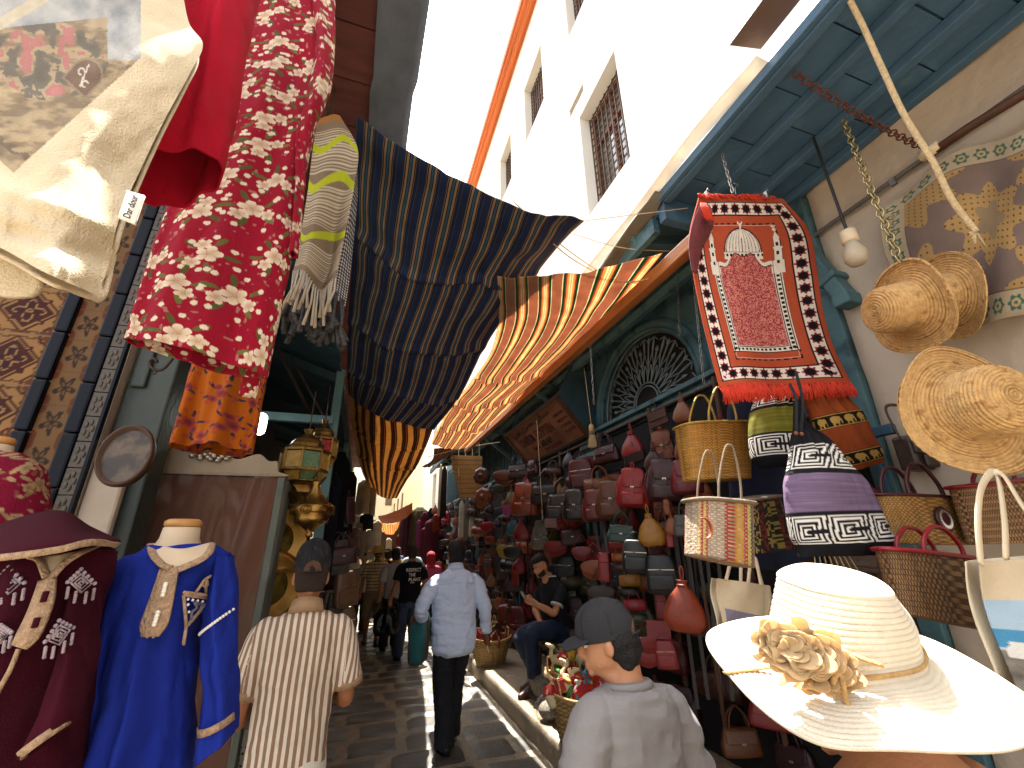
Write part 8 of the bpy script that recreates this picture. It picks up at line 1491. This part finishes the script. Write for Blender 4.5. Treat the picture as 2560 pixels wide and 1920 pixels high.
# -- people further down the lane
def far(label, base, yaw, k, tone, top, bottom, hairm=HAIRM, extra=None, glasses=False):
    p = Person(label, base, yaw, k, tone, .014, 'passers-by further down the lane'); p.head((0, .01, 1.508), 0, .05); p.torso(); p.arm((-.175, -.01, 1.38), (-.225, -.02, 1.13), (-.24, .08, .9), -1); p.arm((.175, -.01, 1.38), (.225, -.02, 1.13), (.24, .08, .9), 1); p.leg((-.09, 0, .9), (-.1, .04, .5), (-.1, .02, .09), 0); p.leg((.09, 0, .9), (.1, .04, .5), (.1, .02, .09), 0); p.body()
    p.cloth('top', [TSH(.86), ('l', [(-.11, -.012, 1.40), (-.168, -.012, 1.37), (-.225, -.02, 1.15)], [.048, .067, .07]), ('l', [(.11, -.012, 1.40), (.168, -.012, 1.37), (.225, -.02, 1.15)], [.048, .067, .07])], M_gar, .012, int(base[1] * 7), rgb=top)
    p.cloth('trousers', TR([(-.09, 0, .88), (-.1, .04, .5), (-.1, .03, .3), (-.1, .02, .07)], [(.09, 0, .88), (.1, .04, .5), (.1, .03, .3), (.1, .02, .07)]), M_gar, .012, 9, rgb=bottom)
    if hairm is not None: p.hair(HB, hairm, .004)
    for x in (-.1, .1): p.shoe((x, .02, .09), (0, 1, 0), M_shoe)
    if glasses: p.extra('sunglasses', MB().ell(p.H(-.031, .094, .102), (.026, .007, .018), 10, p.HR).ell(p.H(.031, .094, .102), (.026, .007, .018), 10, p.HR).tube([p.H(-.015, .1, .107), p.H(.015, .1, .107)], .003, 6), mat('black_lens'))
    return p
far('person in white shirt with dark hair just beyond the man in printed T-shirt', (.66, 9.0, 0), .1, .98, 'mid', '#8f8b86', '#22242c')
far('woman in sunglasses and ochre top walking towards the camera beyond the printed T-shirt', (.98, 12.6, 0), math.pi, .99, 'mid', '#8a6a2c', '#1a1a1e', glasses=True)
p = far('woman in red headscarf and pink top seen from behind', (1.42, 9.6, 0), .05, .93, 'mid', '#a8445a', '#1d1a22', None)
V = headrings([(-.11, -.13, .12, .15), (-.05, -.10, .09, .10), (.0, -.1, .06, .085), (.06, -.115, .06, .09), (.12, -.125, .07, .094), (.17, -.12, .085, .09), (.21, -.1, .07, .072), (.243, -.05, .03, .03), (.25, -.02, .0, .01)]) @ p.HR.T + p.hc; mb = MB(); mb.rings(V); V, F, N = mb.blob(.012, 2); p.put(wrinkle(V, N, .008, 3), F, 'headscarf', mat('red_headscarf', '#9a1a22', .85, var=.2, bump=.3, bscale=60))
far('grey-haired man in pale blue shirt beyond the red headscarf', (1.3, 12, 0), .1, 1.02, 'light', '#9aa2ac', '#2c2f38', mat('grey_hair', '#4a4744', .7))
far('dark-haired person in off-white top at left behind the straw-hatted man', (.12, 11, 0), math.pi - .2, .93, 'mid', '#a59a88', '#3a3028')
far('person in black top partly hidden behind the straw-hatted man', (.62, 10.9, 0), .2, .97, 'tan', '#15151a', '#17171c')
far('person in red cap-like hair and yellow shirt far down the lane', (.7, 15, 0), math.pi, .96, 'mid', '#a8842c', '#2a2a30', mat('red_scarf_hair', '#8a1f1c', .8))
far('person in blue shirt far down the lane on the right', (1.3, 17, 0), .1, 1.0, 'mid', '#4a5f86', '#22242c'); far('person in white top far down the lane in the middle', (.95, 19, 0), .1, .98, 'mid', '#c4beb2', '#3a3a44'); far('tall person in green shirt at the far end of the lane', (.7, 22, 0), math.pi, 1.04, 'tan', '#4a5a3a', '#2a2a30'); far('person in brown jacket at the far end by the right wall', (1.5, 24, 0), .0, 1.0, 'mid', '#5a4030', '#22242c'); far('person in cream shirt at the very end of the lane', (1.1, 27, 0), .1, 1.0, 'mid', '#cdbf9a', '#3a3a44')
